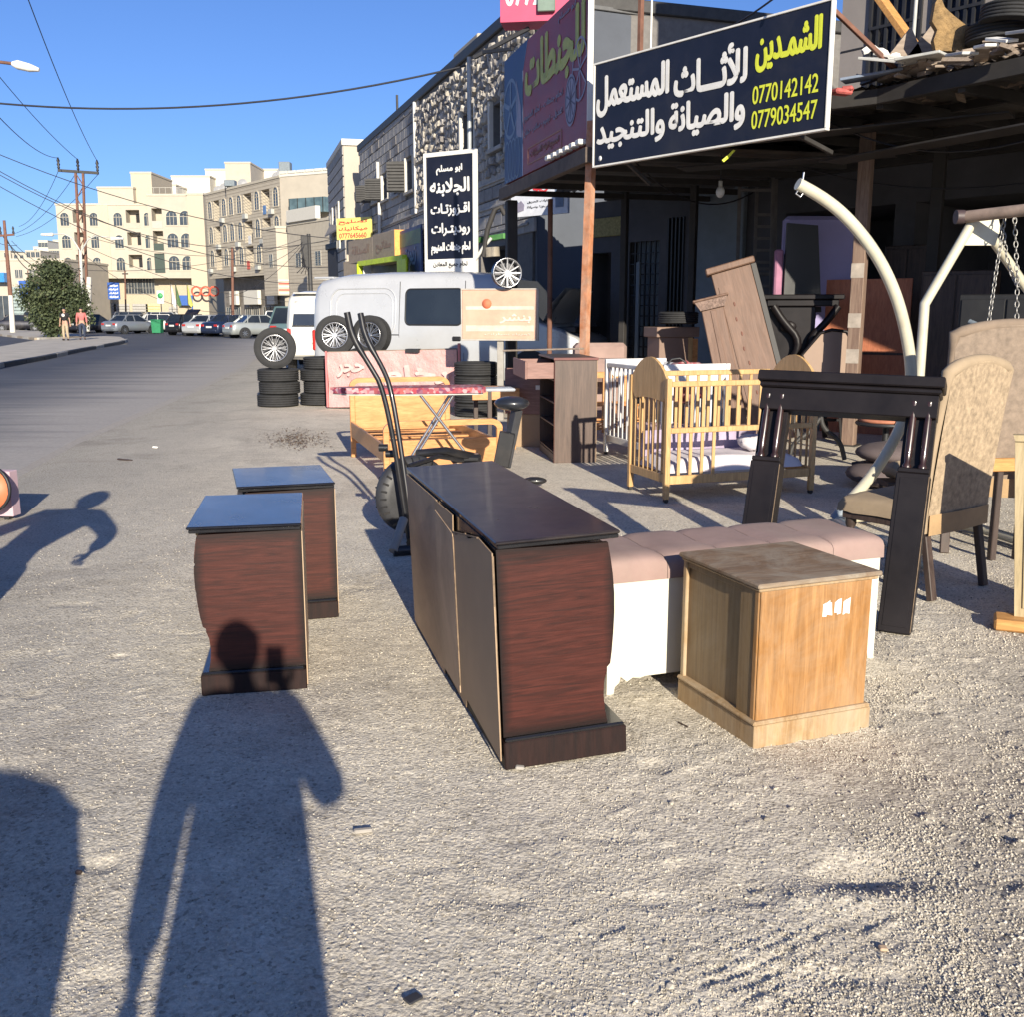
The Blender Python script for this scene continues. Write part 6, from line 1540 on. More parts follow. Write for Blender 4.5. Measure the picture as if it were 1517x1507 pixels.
def bombe(name, label, cat, P, rz, W, D, H, side, top, back_torn=False):
    "chest with a bow shaped front; side -1: front to the left, +1: front to the right"
    t = thing(name, label, cat, (P.x, P.y, 0), rz)
    k = H / .69
    fr = [(.020, .10), (.028, .14), (.032, .19), (.028, .235), (.018, .262), (.018, .275), (.006, .285), (.0, .32), (-.007, .38), (-.012, .44), (-.013, .50), (-.009, .56), (-.002, .61), (.006, .655)]
    fr = [(x, z * k) for x, z in fr]
    fr = [(x, min(z, H - .028)) for x, z in fr]
    def flip(p): return p if side < 0 else [(W - x, z) for x, z in p][::-1]
    def outline(ins): return flip([(W, H - .028), (W, .10 * k)] + [(x + ins, z) for x, z in fr])
    MB().prism(outline(.012), .018, D - .018).build('body', m_mold, t)
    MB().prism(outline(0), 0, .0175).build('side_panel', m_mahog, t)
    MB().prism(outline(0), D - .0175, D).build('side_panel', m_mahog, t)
    zs = [.30 * k, .415 * k, .53 * k, .645 * k]
    for a, b in zip(zs[:-1], zs[1:]):   # drawer fronts follow the bow
        P_ = []
        for j in range(7):
            z = a + .006 + (b - a - .012) * j / 6; x = np.interp(z, [q[1] for q in fr], [q[0] for q in fr]); P_.append((x - .006, z))
        poly = flip(P_ + [(.03, P_[-1][1]), (.03, P_[0][1])]); d = MB().prism(poly, .03, D - .03).build('drawer', m_mahog, t)
        kx = (min if side < 0 else max)(p[0] for p in poly) + side * .012
        MB().ball((kx, D * .5, (a + b) / 2), .013, 8, 6).build('knob', m_knob, d)
    x0, x1 = (-.034, W + .004) if side < 0 else (-.004, W + .034)
    MB().bx(x0, x1, -.012, D + .012, H - .0115, H, bev=.004).build('top', top, t)
    MB().bx(x0 + .008, x1 - .004, -.007, D + .006, H - .027, H - .0125, bev=.003).build('top_moulding', m_mold, t)
    px0, px1 = (-.012, W + .001) if side < 0 else (-.001, W + .045)
    MB().bx(px0, px1, -.010, D + .01, 0, .085 * k, bev=.004).build('plinth', m_plinth, t)
    MB().bx(px0 + .004, px1 - .008, -.012, D + .01, .0855 * k, .0985 * k, bev=.005).build('plinth_moulding', m_mold, t)
    bxp = W + .003 if side < 0 else -.003
    if not back_torn:
        MB().box((bxp, D / 2, H / 2 - .01), (.004, D - .012, H - .05), bev=.0008).build('back_panel', m_hard, t)
    else:
        # two hardboard sheets, the near one torn loose along its top edge
        def panel(poly, off, m, nm='back_panel', bow=0):
            rows = []; n = 10
            ys = [p for p in poly]
            mb = MB(); mb.prism(poly, off - .004, off, axis='x'); return mb.build(nm, m, t)
        panel([(.95, .0), (D - .005, .03), (D - .005, H - .03), (.93, H - .028), (.93, .10)], -.004, m_hard)
        panel([(.004, .03), (.50, .06), (.52, .02), (.95, .05), (.948, H - .028), (.60, H - .028), (.61, H - .09), (.56, H - .095), (.40, H - .055), (.35, H - .065), (.20, H - .028), (.008, H - .04)], -.0085, m_hard2)
        panel([(.60, .05), (.93, .05), (.945, H * .5), (.93, H - .07), (.60, H - .10), (.61, H * .5)], -.013, m_hard)
        MB().beam((-.014, .60, .08), (-.014, .60, H - .11), .006, .006, 0).build('torn_edge', m_edge, t)
        MB().beam((-.009, .012, .06), (-.009, .008, H - .05), .006, .004, 0).build('torn_edge', m_edge, t)
        MB().beam((-.012, .61, H - .095), (-.012, .2, H - .030), .006, .005, 0).build('torn_edge', m_edge, t)
    return t
PA = G(304, 1031)
bombe('nightstand', 'near dark bedside chest with the photographer shadow on its side', 'bedside chest', PA, R_(11), .40, .70, .69, -1, m_dktop)
# bedside chest 2
PB = Vector((-1.285, 4.78, 0))
bombe('nightstand', 'farther dark bedside chest with a straight lit side behind the near one', 'bedside chest', PB, R_(17), .43, .60, .69, -1, m_dktop)
PD = G(748, 1141)
dres = bombe('dresser', 'long low dark red dresser seen from its torn brown hardboard back', 'dresser', PD, R_(16.5), .388, 1.66, .785, 1, m_dktop2, True)
dres.matrix_basis = Matrix.Translation((PD.x, PD.y, .0)) @ Matrix.Rotation(R_(15.5), 4, 'Z') @ Matrix.Rotation(R_(-2.2), 4, 'Y')

# oak cabinet
m_oak = WOOD('oak_side', (.26, .122, .036), (.42, .215, .075), (.34, .165, .052), rough=.45, grain=(34, 34, 2.6), dust=.25, dustcol=(.46, .38, .27), coat=.05, bump=.12)
m_oakd = WOOD('oak_panel', (.17, .105, .048), (.25, .165, .08), rough=.55, grain=(30, 30, 1.6), dust=.2, bump=.15)
m_oakt = WOOD('oak_top_dusty', (.15, .09, .05), (.26, .17, .10), rough=.7, grain=(3.2, 26, 26), dust=.75, dustcol=(.36, .32, .25), bump=.2)
m_oakb = WOOD('oak_base', (.28, .165, .07), (.43, .29, .15), rough=.6, grain=(34, 34, 3), dust=.6, dustcol=(.44, .37, .27), bump=.2)
PO = G(1116, 1110)
t = thing('oak_nightstand', 'pale oak bedside cabinet with a torn white sticker and dusty top', 'bedside cabinet', (PO.x, PO.y, 0), R_(21.5))
W, D, H = .475, .50, .60
MB().bx(.012, W - .012, .003, D - .012, .10, H - .02, bev=.002).build('body', m_oakd, t)
MB().bx(.0, W - .006, -.006, .002, .085, H - .022, bev=.003).build('side_panel', m_oak, t)
for a in ((.0, .028), (D - .03, D - .003)): MB().bx(-.004, .0115, a[0] + .003, a[1], .085, H - .022, bev=.003).build('corner_post', m_oakb if a[0] > 0 else m_oak, t)
MB().bx(-.001, .0105, .031, .115, .085, H - .023, bev=.002).build('side_stile', m_oakd, t)
MB().bx(.002, .011, .116, D - .031, H - .055, H - .023, bev=.002).build('side_rail', m_oakd, t)
MB().bx(-.022, W + .028, -.020, D + .005, H - .018, H, bev=.005).build('top', m_oakt, t)
MB().bx(-.012, W + .018, -.012, D, H - .030, H - .019, bev=.004).build('top_moulding', m_oakb, t)
MB().bx(-.010, W + .018, -.014, D, 0, .088, bev=.003).build('plinth', m_oakb, t)
MB().bx(-.018, W + .010, -.022, D, .089, .106, bev=.006).build('plinth_moulding', m_oakb, t)
for z0, z1, ex in ((.47, .565, .018), (.30, .455, .008), (.12, .285, .004)):
    d = MB().bx(W - .010, W + ex, .02, D - .03, z0, z1, bev=.004).build('drawer', m_oak, t); MB().ball((W + ex + .012, D / 2, (z0 + z1) / 2), .012, 8, 6).build('knob', m_knob, d)
st = MB(); rr = random.Random(4)
for k in (0, 1, 2, 4, 5, 7, 8):
    x = W * .56 + k * .0125; st.add([(x - .008, -.0070, .455 + rr.uniform(-.004, .010)), (x + .009, -.0070, .455 + rr.uniform(-.003, .008)), (x + .007 + rr.uniform(-.004, .004), -.0070, .508 + rr.uniform(-.006, .007)), (x - .007, -.0070, .508 + rr.uniform(-.01, .004))], [(0, 1, 2, 3)])
st.build('torn_sticker', M('sticker_white', (.80, .78, .74), .7, var=.03), t)
# loose drawer side resting against it
t = thing('wood_offcut', 'short brown board leaning at the right foot of the white bench', 'board', (1.40, 4.02, 0), R_(25))
MB().box((0, 0, .115), (.025, .10, .23), bev=.003).build('board', m_oak, t)

# upholstered bench
m_pinkc = M('dusty_pink_velvet', (.30, .205, .18), .95, var=.14, scale=4, bump=.2, bscale=90, dirt=.4, dirtcol=(.34, .27, .22))
m_whl = M('white_lacquer', (.62, .60, .51), .45, var=.03, scale=2, dirt=.05)
bz = R_(20); BL, BD = 1.30, .44
bo = Vector((1.60, 4.28, 0)) - Vector((math.cos(bz), math.sin(bz), 0)) * BL
t = thing('storage_bench', 'white bench with a buttoned dusty pink cushion behind the oak cabinet', 'bench', (bo.x, bo.y, 0), bz)
def apron(L):
    P = [(0, .0), (.03, .0), (.035, .03), (.055, .045), (.06, .07), (.09, .045), (.115, .06), (.15, .055), (.17, .06), (.21, .06)]
    return P + [(L - x, z) for x, z in P[::-1]] + [(L, .46), (0, .46)]
MB().prism(apron(BL), 0, .022).build('front_board', m_whl, t); MB().prism(apron(BL), BD - .022, BD).build('back_board', m_whl, t)
pe = [(.023, .0), (.06, .0), (.07, .05), (.11, .08), (BD - .11, .08), (BD - .07, .05), (BD - .06, 0), (BD - .023, 0), (BD - .023, .46), (.023, .46)]
MB().prism(pe, 0, .02, axis='x').build('end_board', m_whl, t); MB().prism(pe, BL - .02, BL, axis='x').build('end_board', m_whl, t)
def cushion_cell(x0, x1, L, D, z0, z1, n=10, m=14):
    rows = []
    for i in range(m + 1):
        v = i / m; row = []
        for j in range(n + 1):
            u = j / n; x = x0 + (x1 - x0) * u
            dip = .014 * (1 - (1 - abs(2 * u - 1) ** 6)) + .008 * (abs(2 * v - 1) < .12)
            a = v * PI
            y = D / 2 - D / 2 * math.copysign(abs(math.cos(a)) ** .42, math.cos(a)); z = z0 + (z1 - z0 - dip) * abs(math.sin(a)) ** .30
            row.append((x, y, z if 0 < i < m else z0))
        rows.append(row)
    return rows
nc = 5
for k in range(nc):
    MB().sheet(cushion_cell(-.01 + (BL + .02) * k / nc + .001, -.01 + (BL + .02) * (k + 1) / nc - .001, BL, BD + .02, .461, .565)).xf(Matrix.Translation((0, -.01, 0))).build('cushion_panel', m_pinkc, t)
for x in (-.009, BL + .009):
    c = cushion_cell(0, 1, 1, BD + .02, .461, .555); P_ = [(r[0][1] - .01, r[0][2]) for r in c]; MB().prism(P_, x - .002, x + .002, axis='x').build('cushion_end', m_pinkc, t)

# black mantel frame
bl, br = Vector((1.085, 5.02, 0)), Vector((1.87, 4.66, 0)); tl, tr_ = YP(1163, 552, 5.32), YP(1412, 568, 4.92)
u = ((br - bl) + (tr_ - tl)).normalized(); v = ((tl + tr_) / 2 - (bl + br) / 2); Hm = v.length; v = (v - u * v.dot(u)).normalized(); w = u.cross(v)  # w points towards the viewer side
Rm = Matrix((u, -w if w.y > 0 else -w, v)).transposed()
Rm = Matrix((u, v.cross(u), v)).transposed()   # local x along the beam, y away from the viewer, z up the legs
mc = (bl + br) / 2 + u * .045
t = thing('mantel_frame', 'black glossy three sided mantel frame leaning against the beige dining chair', 'mantel', mc, R=Rm)
Wm = .86
m_blk = M('black_stain', (.010, .008, .009), .42, var=.3, scale=4, spec=.25, dirt=.10, dirtcol=(.035, .022, .018), bump=.04, bscale=30)
m_sp = M('worn_spindle', (.030, .014, .012), .3, var=.5, scale=18, coat=.3)
for s in (-1, 1):
    x = s * (Wm / 2 - .075); lg = MB().bx(x - .075, x + .075, -.055, .075, 0, Hm * .62, bev=.004).build('leg', m_blk, t)
    MB().bx(x - .055, x + .055, -.058, -.0555, .03, Hm * .60, bev=.0008).build('leg_panel', m_blk, lg)
    MB().beam((x + .0745, -.0555, .01), (x + .0745, -.0555, Hm * .61), .003, .003, 0).build('worn_edge', m_edge, lg)
    MB().bx(x - .070, x + .070, .0, .073, Hm * .62 + .001, Hm - .125, bev=.003).build('upper_leg', m_blk, t)
    MB().bx(x - .072, x + .072, -.052, .0, Hm * .62 + .001, Hm * .62 + .025, bev=.004).build('column_base', m_blk, t)
    for dx in (-.035, .035):
        MB().lathe([(.020, 0), (.022, .012), (.014, .025), (.017, .06), (.019, .16), (.017, .25), (.012, .30), (.018, .315), (.018, .33)], (x + dx, -.026, Hm * .62 + .026), 12).build('spindle', m_sp, t)
MB().bx(-Wm / 2 - .02, Wm / 2 + .02, -.07, .10, Hm - .055, Hm, bev=.006).build('top_shelf', m_blk, t)
MB().bx(-Wm / 2 - .008, Wm / 2 + .008, -.055, .09, Hm - .085, Hm - .056, bev=.008).build('cornice', m_blk, t)
MB().bx(-Wm / 2 + .002, Wm / 2 - .002, -.04, .08, Hm - .20, Hm - .086, bev=.004).build('frieze', m_blk, t)

# beige dining chairs
m_beige = M('beige_velvet', (.33, .25, .165), .9, var=.12, scale=5, bump=.25, bscale=25, bdist=.006)
m_beigep = M('beige_flecked', (.35, .265, .175), .85, var=.4, scale=30, bump=.15, bscale=90, dirt=.2, dirtcol=(.30, .22, .15))
m_leg = WOOD('dark_leg', (.035, .022, .018), (.075, .05, .04), rough=.5, grain=(25, 25, 3))
def dining_chair(label, loc, rz, group=None, nails=False, Hb=1.13, W=.50, name='dining_chair', scale=1.0, cloth=None, outerm=None):
    m_beige = cloth or MATS['beige_velvet']; m_beigep = outerm or MATS['beige_flecked']
    t = thing(name, label, 'chair', loc, rz, group)   # faces +x
    t.matrix_basis = Matrix.Translation(Vector(loc)) @ Matrix.Rotation(rz, 4, 'Z') @ Matrix.Diagonal((scale, scale, scale, 1))
    for sx in (-1, 1):
        for sy in (-1, 1):
            if sx < 0: MB().beam((-.255, sy * (W / 2 - .04), .40), (-.33, sy * (W / 2 - .04), 0), .035, .05).build('leg', m_leg, t)
            else: MB().lathe([(.012, 0), (.016, .05), (.02, .2), (.028, .28), (.018, .30), (.03, .33), (.03, .37)], (.20, sy * (W / 2 - .05), 0), 10).build('leg', m_leg, t)
    MB().bx(-.24, .235, -W / 2 + .012, W / 2 - .012, .365, .405, bev=.004).build('seat_frame', m_leg, t)
    rows = []
    for i in range(15):
        a = PI * i / 14; row = []
        for j in range(13):
            b = PI * j / 12
            x = -.25 + .51 * (1 - math.copysign(abs(math.cos(a)) ** .35, math.cos(a))) / 2; y = (W / 2 + .005) * -math.copysign(abs(math.cos(b)) ** .35, math.cos(b))
            z = .406 + .105 * (abs(math.sin(a)) ** .35) * (abs(math.sin(b)) ** .35) + .004 * math.sin(i * 2.2 + j)
            row.append((x, y, z))
        rows.append(row)
    MB().sheet(rows).build('seat_cushion', m_beige, t)
    MB().tube([(.255, -W / 2, .425), (.255, W / 2, .425)], .008, 6).build('seat_piping', m_beige, t)
    # back: padded slab with curved crest, flecked outer panel, folded skirt band
    def crest(y): q = y / (W / 2); return Hb - .055 * abs(q) ** 2.2
    def lean(z): return -.255 - .10 * max(0, (z - .42)) ** 1.15
    rows = []; n = 16
    for i in range(n + 1):
        y = -W / 2 + W * i / n; tz = crest(y)
        rows.append([(lean(.36 + (tz - .36) * k / 12) + .045 + .012 * math.sin(PI * k / 12) - .012 * abs(y / (W / 2)) ** 3, y, .36 + (tz - .36) * k / 12) for k in range(13)])
    inner = rows
    outer = [[(lean(p[2]) - .035, p[1], p[2]) for p in r] for r in rows]
    MB().sheet(inner).build('inner_back', m_beige, t)
    MB().sheet([[(p[0], p[1] * .985, p[2]) for p in r] for r in outer]).build('outer_back', m_beigep, t)
    edge = [rows[0][k] for k in range(13)] + [rows[i][12] for i in range(1, n + 1)] + [rows[n][k] for k in range(11, -1, -1)]
    MB().tube([(p[0] - .045, p[1], p[2]) for p in edge], [.026] * 13 + [.036] * n + [.026] * 12, 10).build('back_roll', m_beige, t)
    MB().sheet([[(lean(.45) - .045, -W / 2 + .005, .46), (lean(.36) - .048, -W / 2 + .005, .35)], [(lean(.45) - .050, 0, .455), (lean(.36) - .056, 0, .345)], [(lean(.45) - .045, W / 2 - .005, .46), (lean(.36) - .048, W / 2 - .005, .35)]]).build('skirt_band', M('tan_skirt', (.38, .25, .13), .8, var=.15), t)
    if nails:
        for s in (1,):
            for k in range(9): MB().ball((lean(.5 + k * .07) + .0, s * (W / 2 + .038), .5 + k * .07), .011, 8, 6).build('nail_head', m_knob, t)
    return t
fv = Vector((-.60, .80, 0)); rc = Vector((2.44, 5.35, 0))
dining_chair('beige upholstered dining chair with turned front legs behind the leaning mantel', rc + fv * .33, math.atan2(fv.y, fv.x), W=.60, Hb=1.26)
dining_chair('taller shade darkened velvet chair with brass nails behind the beige dining chair', (3.15, 6.55, 0), R_(75), nails=True, Hb=1.33, W=.66, name='wing_chair', scale=1.08, cloth=M('shade_tone_velvet', (.24, .18, .13), .9, var=.2, scale=6), outerm=M('shade_tone_flecked', (.26, .20, .15), .9, var=.25, scale=25))  # partial shade is put into the darker, browner velvet colours
t = thing('shadow_caster', 'added unseen chair shape behind the photographer, cut to cast the lower left shadow', 'shadow_caster', (-.87, -.3, 0))
MB().prism([(-.62, .1), (.42, .1), (.46, .40), (.40, .78), (.36, .98), (.30, 1.09), (.20, 1.15), (.06, 1.18), (-.40, 1.20), (-.62, 1.12)], -.08, .08).build('backrest', m_beige, t)  # added unseen form, outline drawn to cast the lower left shadow
MB().bx(-.55, .42, -.62, -.081, .2, .46, bev=.04).build('seat', m_beige, t)
for x in (-.62, .43): MB().bx(x, x + .12, -.62, -.081, .1, .64, bev=.03).build('armrest', m_beige, t)
for x in (-.5, .4):
    for y in (-.5, .0): MB().bx(x, x + .05, y, y + .05, 0, .099).build('leg', m_leg, t)
# orange slatted frame under the taller chair
t = thing('slatted_stand', 'orange wooden rail and dark slats standing beside the nail trimmed chair', 'frame', (2.95, 6.1, 0), R_(10))
MB().bx(-.05, .45, -.02, .02, .56, .64).build('rail', m_plank, t)
for k in range(3): MB().bx(.0 + k * .17, .04 + k * .17, -.02, .02, 0, .559).build('slat', m_leg, t)
# tan leaning headboard at the right edge
m_tanb = WOOD('tan_board', (.36, .28, .15), (.50, .40, .24), rough=.6, grain=(22, 22, 2))
tb = thing('tan_headboard', 'tan board standing at the right edge before the dining chair', 'board', (2.47, 4.72, 0), R_(-24))
MB().prism([(-.03, .03), (.60, .03), (.56, .93), (-.10, .91)], 0, .03).build('board', m_tanb, tb); MB().prism([(-.10, .911), (.57, .931), (.57, .96), (-.11, .94)], -.015, .045).build('cap_rail', m_tanb, tb)
MB().prism([(.0, .1), (.05, .1), (.0, .90), (-.05, .90)], -.008, -.001).build('edge_strip', m_tanb, tb)
MB().bx(-.12, .16, -.10, .06, .0, .055, bev=.01).build('foot', m_plank, tb)

# curved stand of the hanging chair
m_cream_p = M('cream_enamel', (.55, .52, .40), .4, var=.06, scale=9, coat=.2, dirt=.2, dirtcol=(.30, .20, .12))
st = thing('hanging_chair_stand', 'curved cream steel stand of a hanging chair arching over the furniture', 'chair stand', (2.3, 7.0, 0))
yy = 6.9
pts = [(1182, 272), (1210, 287), (1240, 308), (1268, 336), (1294, 370), (1315, 407), (1332, 450), (1344, 500), (1351, 552), (1347, 596), (1335, 632), (1310, 678), (1286, 712), (1262, 738)]
yv = [6.7 + .03 * k for k in range(len(pts))]
P3 = [YP(px, py, y) for (px, py), y in zip(pts, yv)]
def smooth_path(P, it=2):
    for _ in range(it):
        Q = [P[0]]
        for a, b in zip(P[:-1], P[1:]): Q += [a.lerp(b, .25), a.lerp(b, .75)]
        P = Q + [P[-1]]
    return P
MB().tube(smooth_path(P3), .039, 12).build('curved_tube', m_cream_p, st, world=True)
e = P3[-1]; gnd = YP(1238, 776, 7.08); gnd.z = .05
MB().tube([e, e.lerp(gnd, .5), gnd], .050, 12).build('lower_tube', M('grey_blue_paint', (.22, .26, .30), .5, var=.2), st, world=True)
cx, cy, rR = 2.72, 6.62, .62
MB().tube(smooth_path([gnd, G(1290, 800, .05), G(1316, 800, .05), G(1332, 824, .05), G(1375, 838, .05)], 2), .032, 10).build('foot_tube', m_cream_p, st, world=True)
MB().tube(smooth_path([gnd, Vector((2.7, 7.25, .05)), Vector((3.2, 6.9, .05)), Vector((3.3, 6.4, .05))], 2), .032, 10).build('foot_tube', m_cream_p, st, world=True)
h0 = P3[0]
MB().tube([h0 + Vector((.01, 0, -.03)), h0 + Vector((-.01, 0, -.06)), h0 + Vector((.02, 0, -.08)), h0 + Vector((.035, 0, -.06))], .006, 6).build('hook', m_rim, st, world=True)
MB().cyl(h0 + Vector((.03, 0, .02)), h0 + Vector((.035, 0, .07)), .007, n=6).build('bolt', m_rim, st, world=True)

# garden swing frame with chains
sf = thing('swing_frame', 'cream painted swing frame with a brown top bar and hanging chains at right', 'swing', (3.1, 7.5, 0))
ys = 7.6
A1, A2, A3 = YP(1440, 330, ys), YP(1370, 450, ys), YP(1362, 560, ys); A4 = A3 + (A3 - A2) * 6; A4 = A2.lerp(A3, 1); 
low = Vector((A3.x - .02, ys - .05, 0))
MB().tube([A1, A2, A3, low], .036, 10).build('leg', m_cream_p, sf, world=True)
B1, B2 = YP(1458, 336, ys + .1), YP(1530, 440, ys + .6); B3 = Vector((B2.x + .5, B2.y + .5, 0))
MB().tube([B1, B2, B3], .036, 10).build('leg', m_cream_p, sf, world=True)
MB().prism([(-.16, -.12), (.10, -.12), (.13, .0), (.10, .09), (-.10, .10), (-.12, .0)], -.012, .012).xf(Matrix.Translation(YP(1455, 338, ys + .03))).build('gusset', m_cream_p, sf, world=True)
T1, T2 = YP(1428, 321, ys), YP(1560, 306, ys - .5)
MB().tube([T1, T2], .042, 12).build('top_bar', M('brown_bar', (.26, .19, .15), .7, metal=.0, var=.4, dirt=.3), sf, world=True)
MB().tube([T1 + Vector((-.06, 0, 0)), T1], .05, 12).build('end_cap', M('end_cap_brown', (.06, .04, .04), .5), sf, world=True)
lk = MB(); n = 12
pth = [(math.cos(2 * PI * k / n) * .013, 0, math.sin(2 * PI * k / n) * .026) for k in range(n)]
lko = lk.tube(pth, .0045, 5, closed=True).build('link', M('chain_steel', (.30, .29, .27), .4, metal=.7, var=.3), None); LK = lko.data; bpy.data.objects.remove(lko)
def chain(P, label=None):
    ch = bpy.data.objects.new('chain', MB().tube([P[0] - Vector((0, 0, .012)), P[0] + Vector((0, 0, .012))], .006, 5).build('chain', None).data)
    for o in [o for o in bpy.data.objects if o.name.startswith('chain') and o.type == 'MESH' and o.data == ch.data and o != ch]: bpy.data.objects.remove(o)
    iv = sf.matrix_basis.inverted(); ch.data.materials.append(MATS['chain_steel']); ch.data.transform(iv)
    COL.objects.link(ch); ch.parent = sf
    i = 0
    for a, b in zip(P[:-1], P[1:]):
        d = b - a; L = d.length; m = int(L / .041); q = d.to_track_quat('Z', 'Y').to_matrix().to_4x4()
        for k in range(m):
            o = bpy.data.objects.new('link', LK); COL.objects.link(o); o.parent = ch
            o.matrix_basis = iv @ (Matrix.Translation(a + d * ((k + .5) / m)) @ q @ Matrix.Rotation((i % 2) * PI / 2 + .4, 4, 'Z')); i += 1
chain([YP(1490, 312, ys - .1), YP(1476, 400, ys - .2), YP(1461, 503, ys - .3)])
chain([YP(1503, 322, ys - .1), YP(1507, 410, ys - .2), YP(1506, 500, ys - .3)])
chain([YP(1487, 345, ys - .05), YP(1491, 380, ys - .1), YP(1500, 410, ys - .15), YP(1509, 424, ys - .2)])

# ------------------------------------------------------------------ cribs
m_pine = WOOD('pine', (.46, .275, .11), (.62, .40, .185), rough=.45, grain=(30, 30, 3), coat=.1)
m_wcrib = M('white_crib_paint', (.66, .65, .64), .5, var=.05)
m_matt = M('mattress_white', (.62, .58, .60), .9, var=.08, scale=3, bump=.2, bscale=10, bdist=.02)
m_lilac = M('lilac_sheet', (.36, .30, .40), .9, var=.2, scale=4, bump=.4, bscale=8, bdist=.03)
def crib(label, P, rz, L, W, m, H=.95, arch=.16, mid=.58, lowslats=(0, 1, 2, 3), frontgap=True, H2=None):
    t = thing('baby_crib', label, 'crib', (P.x, P.y, 0), rz); H2 = H2 or H + .06
    for x in (0, L):
        for y in (0, W): MB().bx(x - .022, x + .022, y - .022, y + .022, .03, H2, bev=.004).build('post', m, t); MB().cyl((x, y - .016, .018), (x, y + .016, .018), .018, n=10).build('caster', m_trimk, t)
        n = 12; pz0 = H2 - .19
        P_ = [(.023, pz0 + .06)] + [(W * (.12 + .76 * k / 8), pz0 + .02 * math.sin(PI * k / 8) - .0) for k in range(9)] + [(W - .023, pz0 + .06)]
        P_ = P_ + [(W - .023, H2)] + [(W - .023 - (W - .046) * k / n, H2 + arch * math.sin(PI * k / n) ** .8) for k in range(1, n)] + [(.023, H2)]
        MB().prism(P_, x - .012, x + .012, axis='x').build('arched_end', m, t)
        MB().bx(x - .014, x + .014, .023, W - .023, .16, .23, bev=.003).build('end_rail', m, t)
        for k in range(7): yy_ = W * (k + 1) / 8; MB().cyl((x, yy_, .231), (x, yy_, pz0 + .04), .0105, n=8).build('slat', m, t)
    for y, front in ((0, True), (W, False)):
        for z in ((H - .045, mid) if front and frontgap else (H,)): MB().bx(.023, L - .023, y - .016, y + .016, z - .022, z + .022, bev=.005).build('rail', m, t)
        MB().bx(.023, L - .023, y - .014, y + .014, .15, .22, bev=.004).build('rail', m, t)
        n = 12
        for k in range(n):
            x = L * (k + 1) / (n + 1)
            if front and frontgap:
                MB().bx(x - .014, x + .014, y - .007, y + .007, mid + .023, H - .068, bev=.002).build('slat', m, t)
                if k in lowslats: MB().bx(x - .014, x + .014, y - .007, y + .007, .221, mid - .023, bev=.002).build('slat', m, t)
            else: MB().bx(x - .013, x + .013, y - .007, y + .007, .221, H - .023, bev=.002).build('slat', m, t)
    return t
cp = Vector((1.24, 8.04, 0)); crz = R_(19); CL, CW = 1.37, .66
t = crib('natural pine baby crib with arched ends and a gap in its lower slats', cp, crz, CL, CW, m_pine, H=1.0, H2=1.0, mid=.585)
def lumpy(L, W, z0, th, seed, amp=.02, n=26, m=16):
    rows = []
    for i in range(m + 1):
        v = i / m; row = []
        for j in range(n + 1):
            u_ = j / n; e = min(1, min(u_, 1 - u_, v, 1 - v) * 9) ** .5
            row.append((L * u_, W * v, z0 + th * e + amp * e * math.sin(u_ * 9 + seed) * math.cos(v * 7 + seed * 2)))
        rows.append(row)
    return rows
Mc = Matrix.Translation(cp) @ Matrix.Rotation(crz, 4, 'Z')
o = MB().sheet(lumpy(CL - .08, CW - .06, 0, .11, 1, .008)).add([(0, 0, 0), (CL - .08, 0, 0), (CL - .08, CW - .06, 0), (0, CW - .06, 0)], [(0, 1, 2, 3)]).build('crib_mattress', m_matt); o.matrix_basis = Mc @ Matrix.Translation((.04, .03, .235)); tag(o, 'pale mattress lying inside the pine crib', 'mattress')
o = MB().sheet([[(x * .08, .0 + .012 * math.sin(x * .9 + z), z * .045) for x in range(15)] for z in range(6)]).build('lilac_sheet', m_lilac); o.matrix_basis = Mc @ Matrix.Translation((.06, .58, .30)); tag(o, 'lilac sheet hanging along the back of the pine crib', 'sheet')
rr = random.Random(12)
def cloth_lump(name, label, cat, c, r, m, seed, sq=.6):
    mb = MB(); n, k = 18, 12; rr_ = random.Random(seed); ph = [rr_.uniform(0, 6) for _ in range(6)]; vs = []
    for i in range(k + 1):
        th = PI * i / k
        for j in range(n):
            a = 2 * PI * j / n; q = 1 + .16 * math.sin(3 * a + ph[0]) * math.sin(2 * th + ph[1]) + .10 * math.sin(7 * a + ph[2] + 3 * th) + .06 * math.sin(11 * a + 5 * th + ph[3])
            vs.append((r[0] * q * math.sin(th) * math.cos(a), r[1] * q * math.sin(th) * math.sin(a), r[2] + r[2] * q * math.cos(th) * (1 if th < PI / 2 else .95)))
    mb.add(vs, [(i * n + j, (i + 1) * n + j, (i + 1) * n + (j + 1) % n, i * n + (j + 1) % n) for i in range(k) for j in range(n)], True)
    o = mb.build(name, m); o.location = c; return tag(o, label, cat)
cloth_lump('bundle', 'white plastic wrapped bundle at the right end of the pine crib mattress', 'bundle', Mc @ Vector((.98, .28, .35)), (.14, .11, .07), m_matt, 3)
cloth_lump('purple_cloth', 'small purple cloth at the right end of the pine crib', 'cloth', Mc @ Vector((1.22, .34, .35)), (.05, .05, .035), M('purple', (.09, .04, .25), .8), 5)
wB = Vector((2.10, 9.95, 0)); wrz = math.atan2(.30, .62)
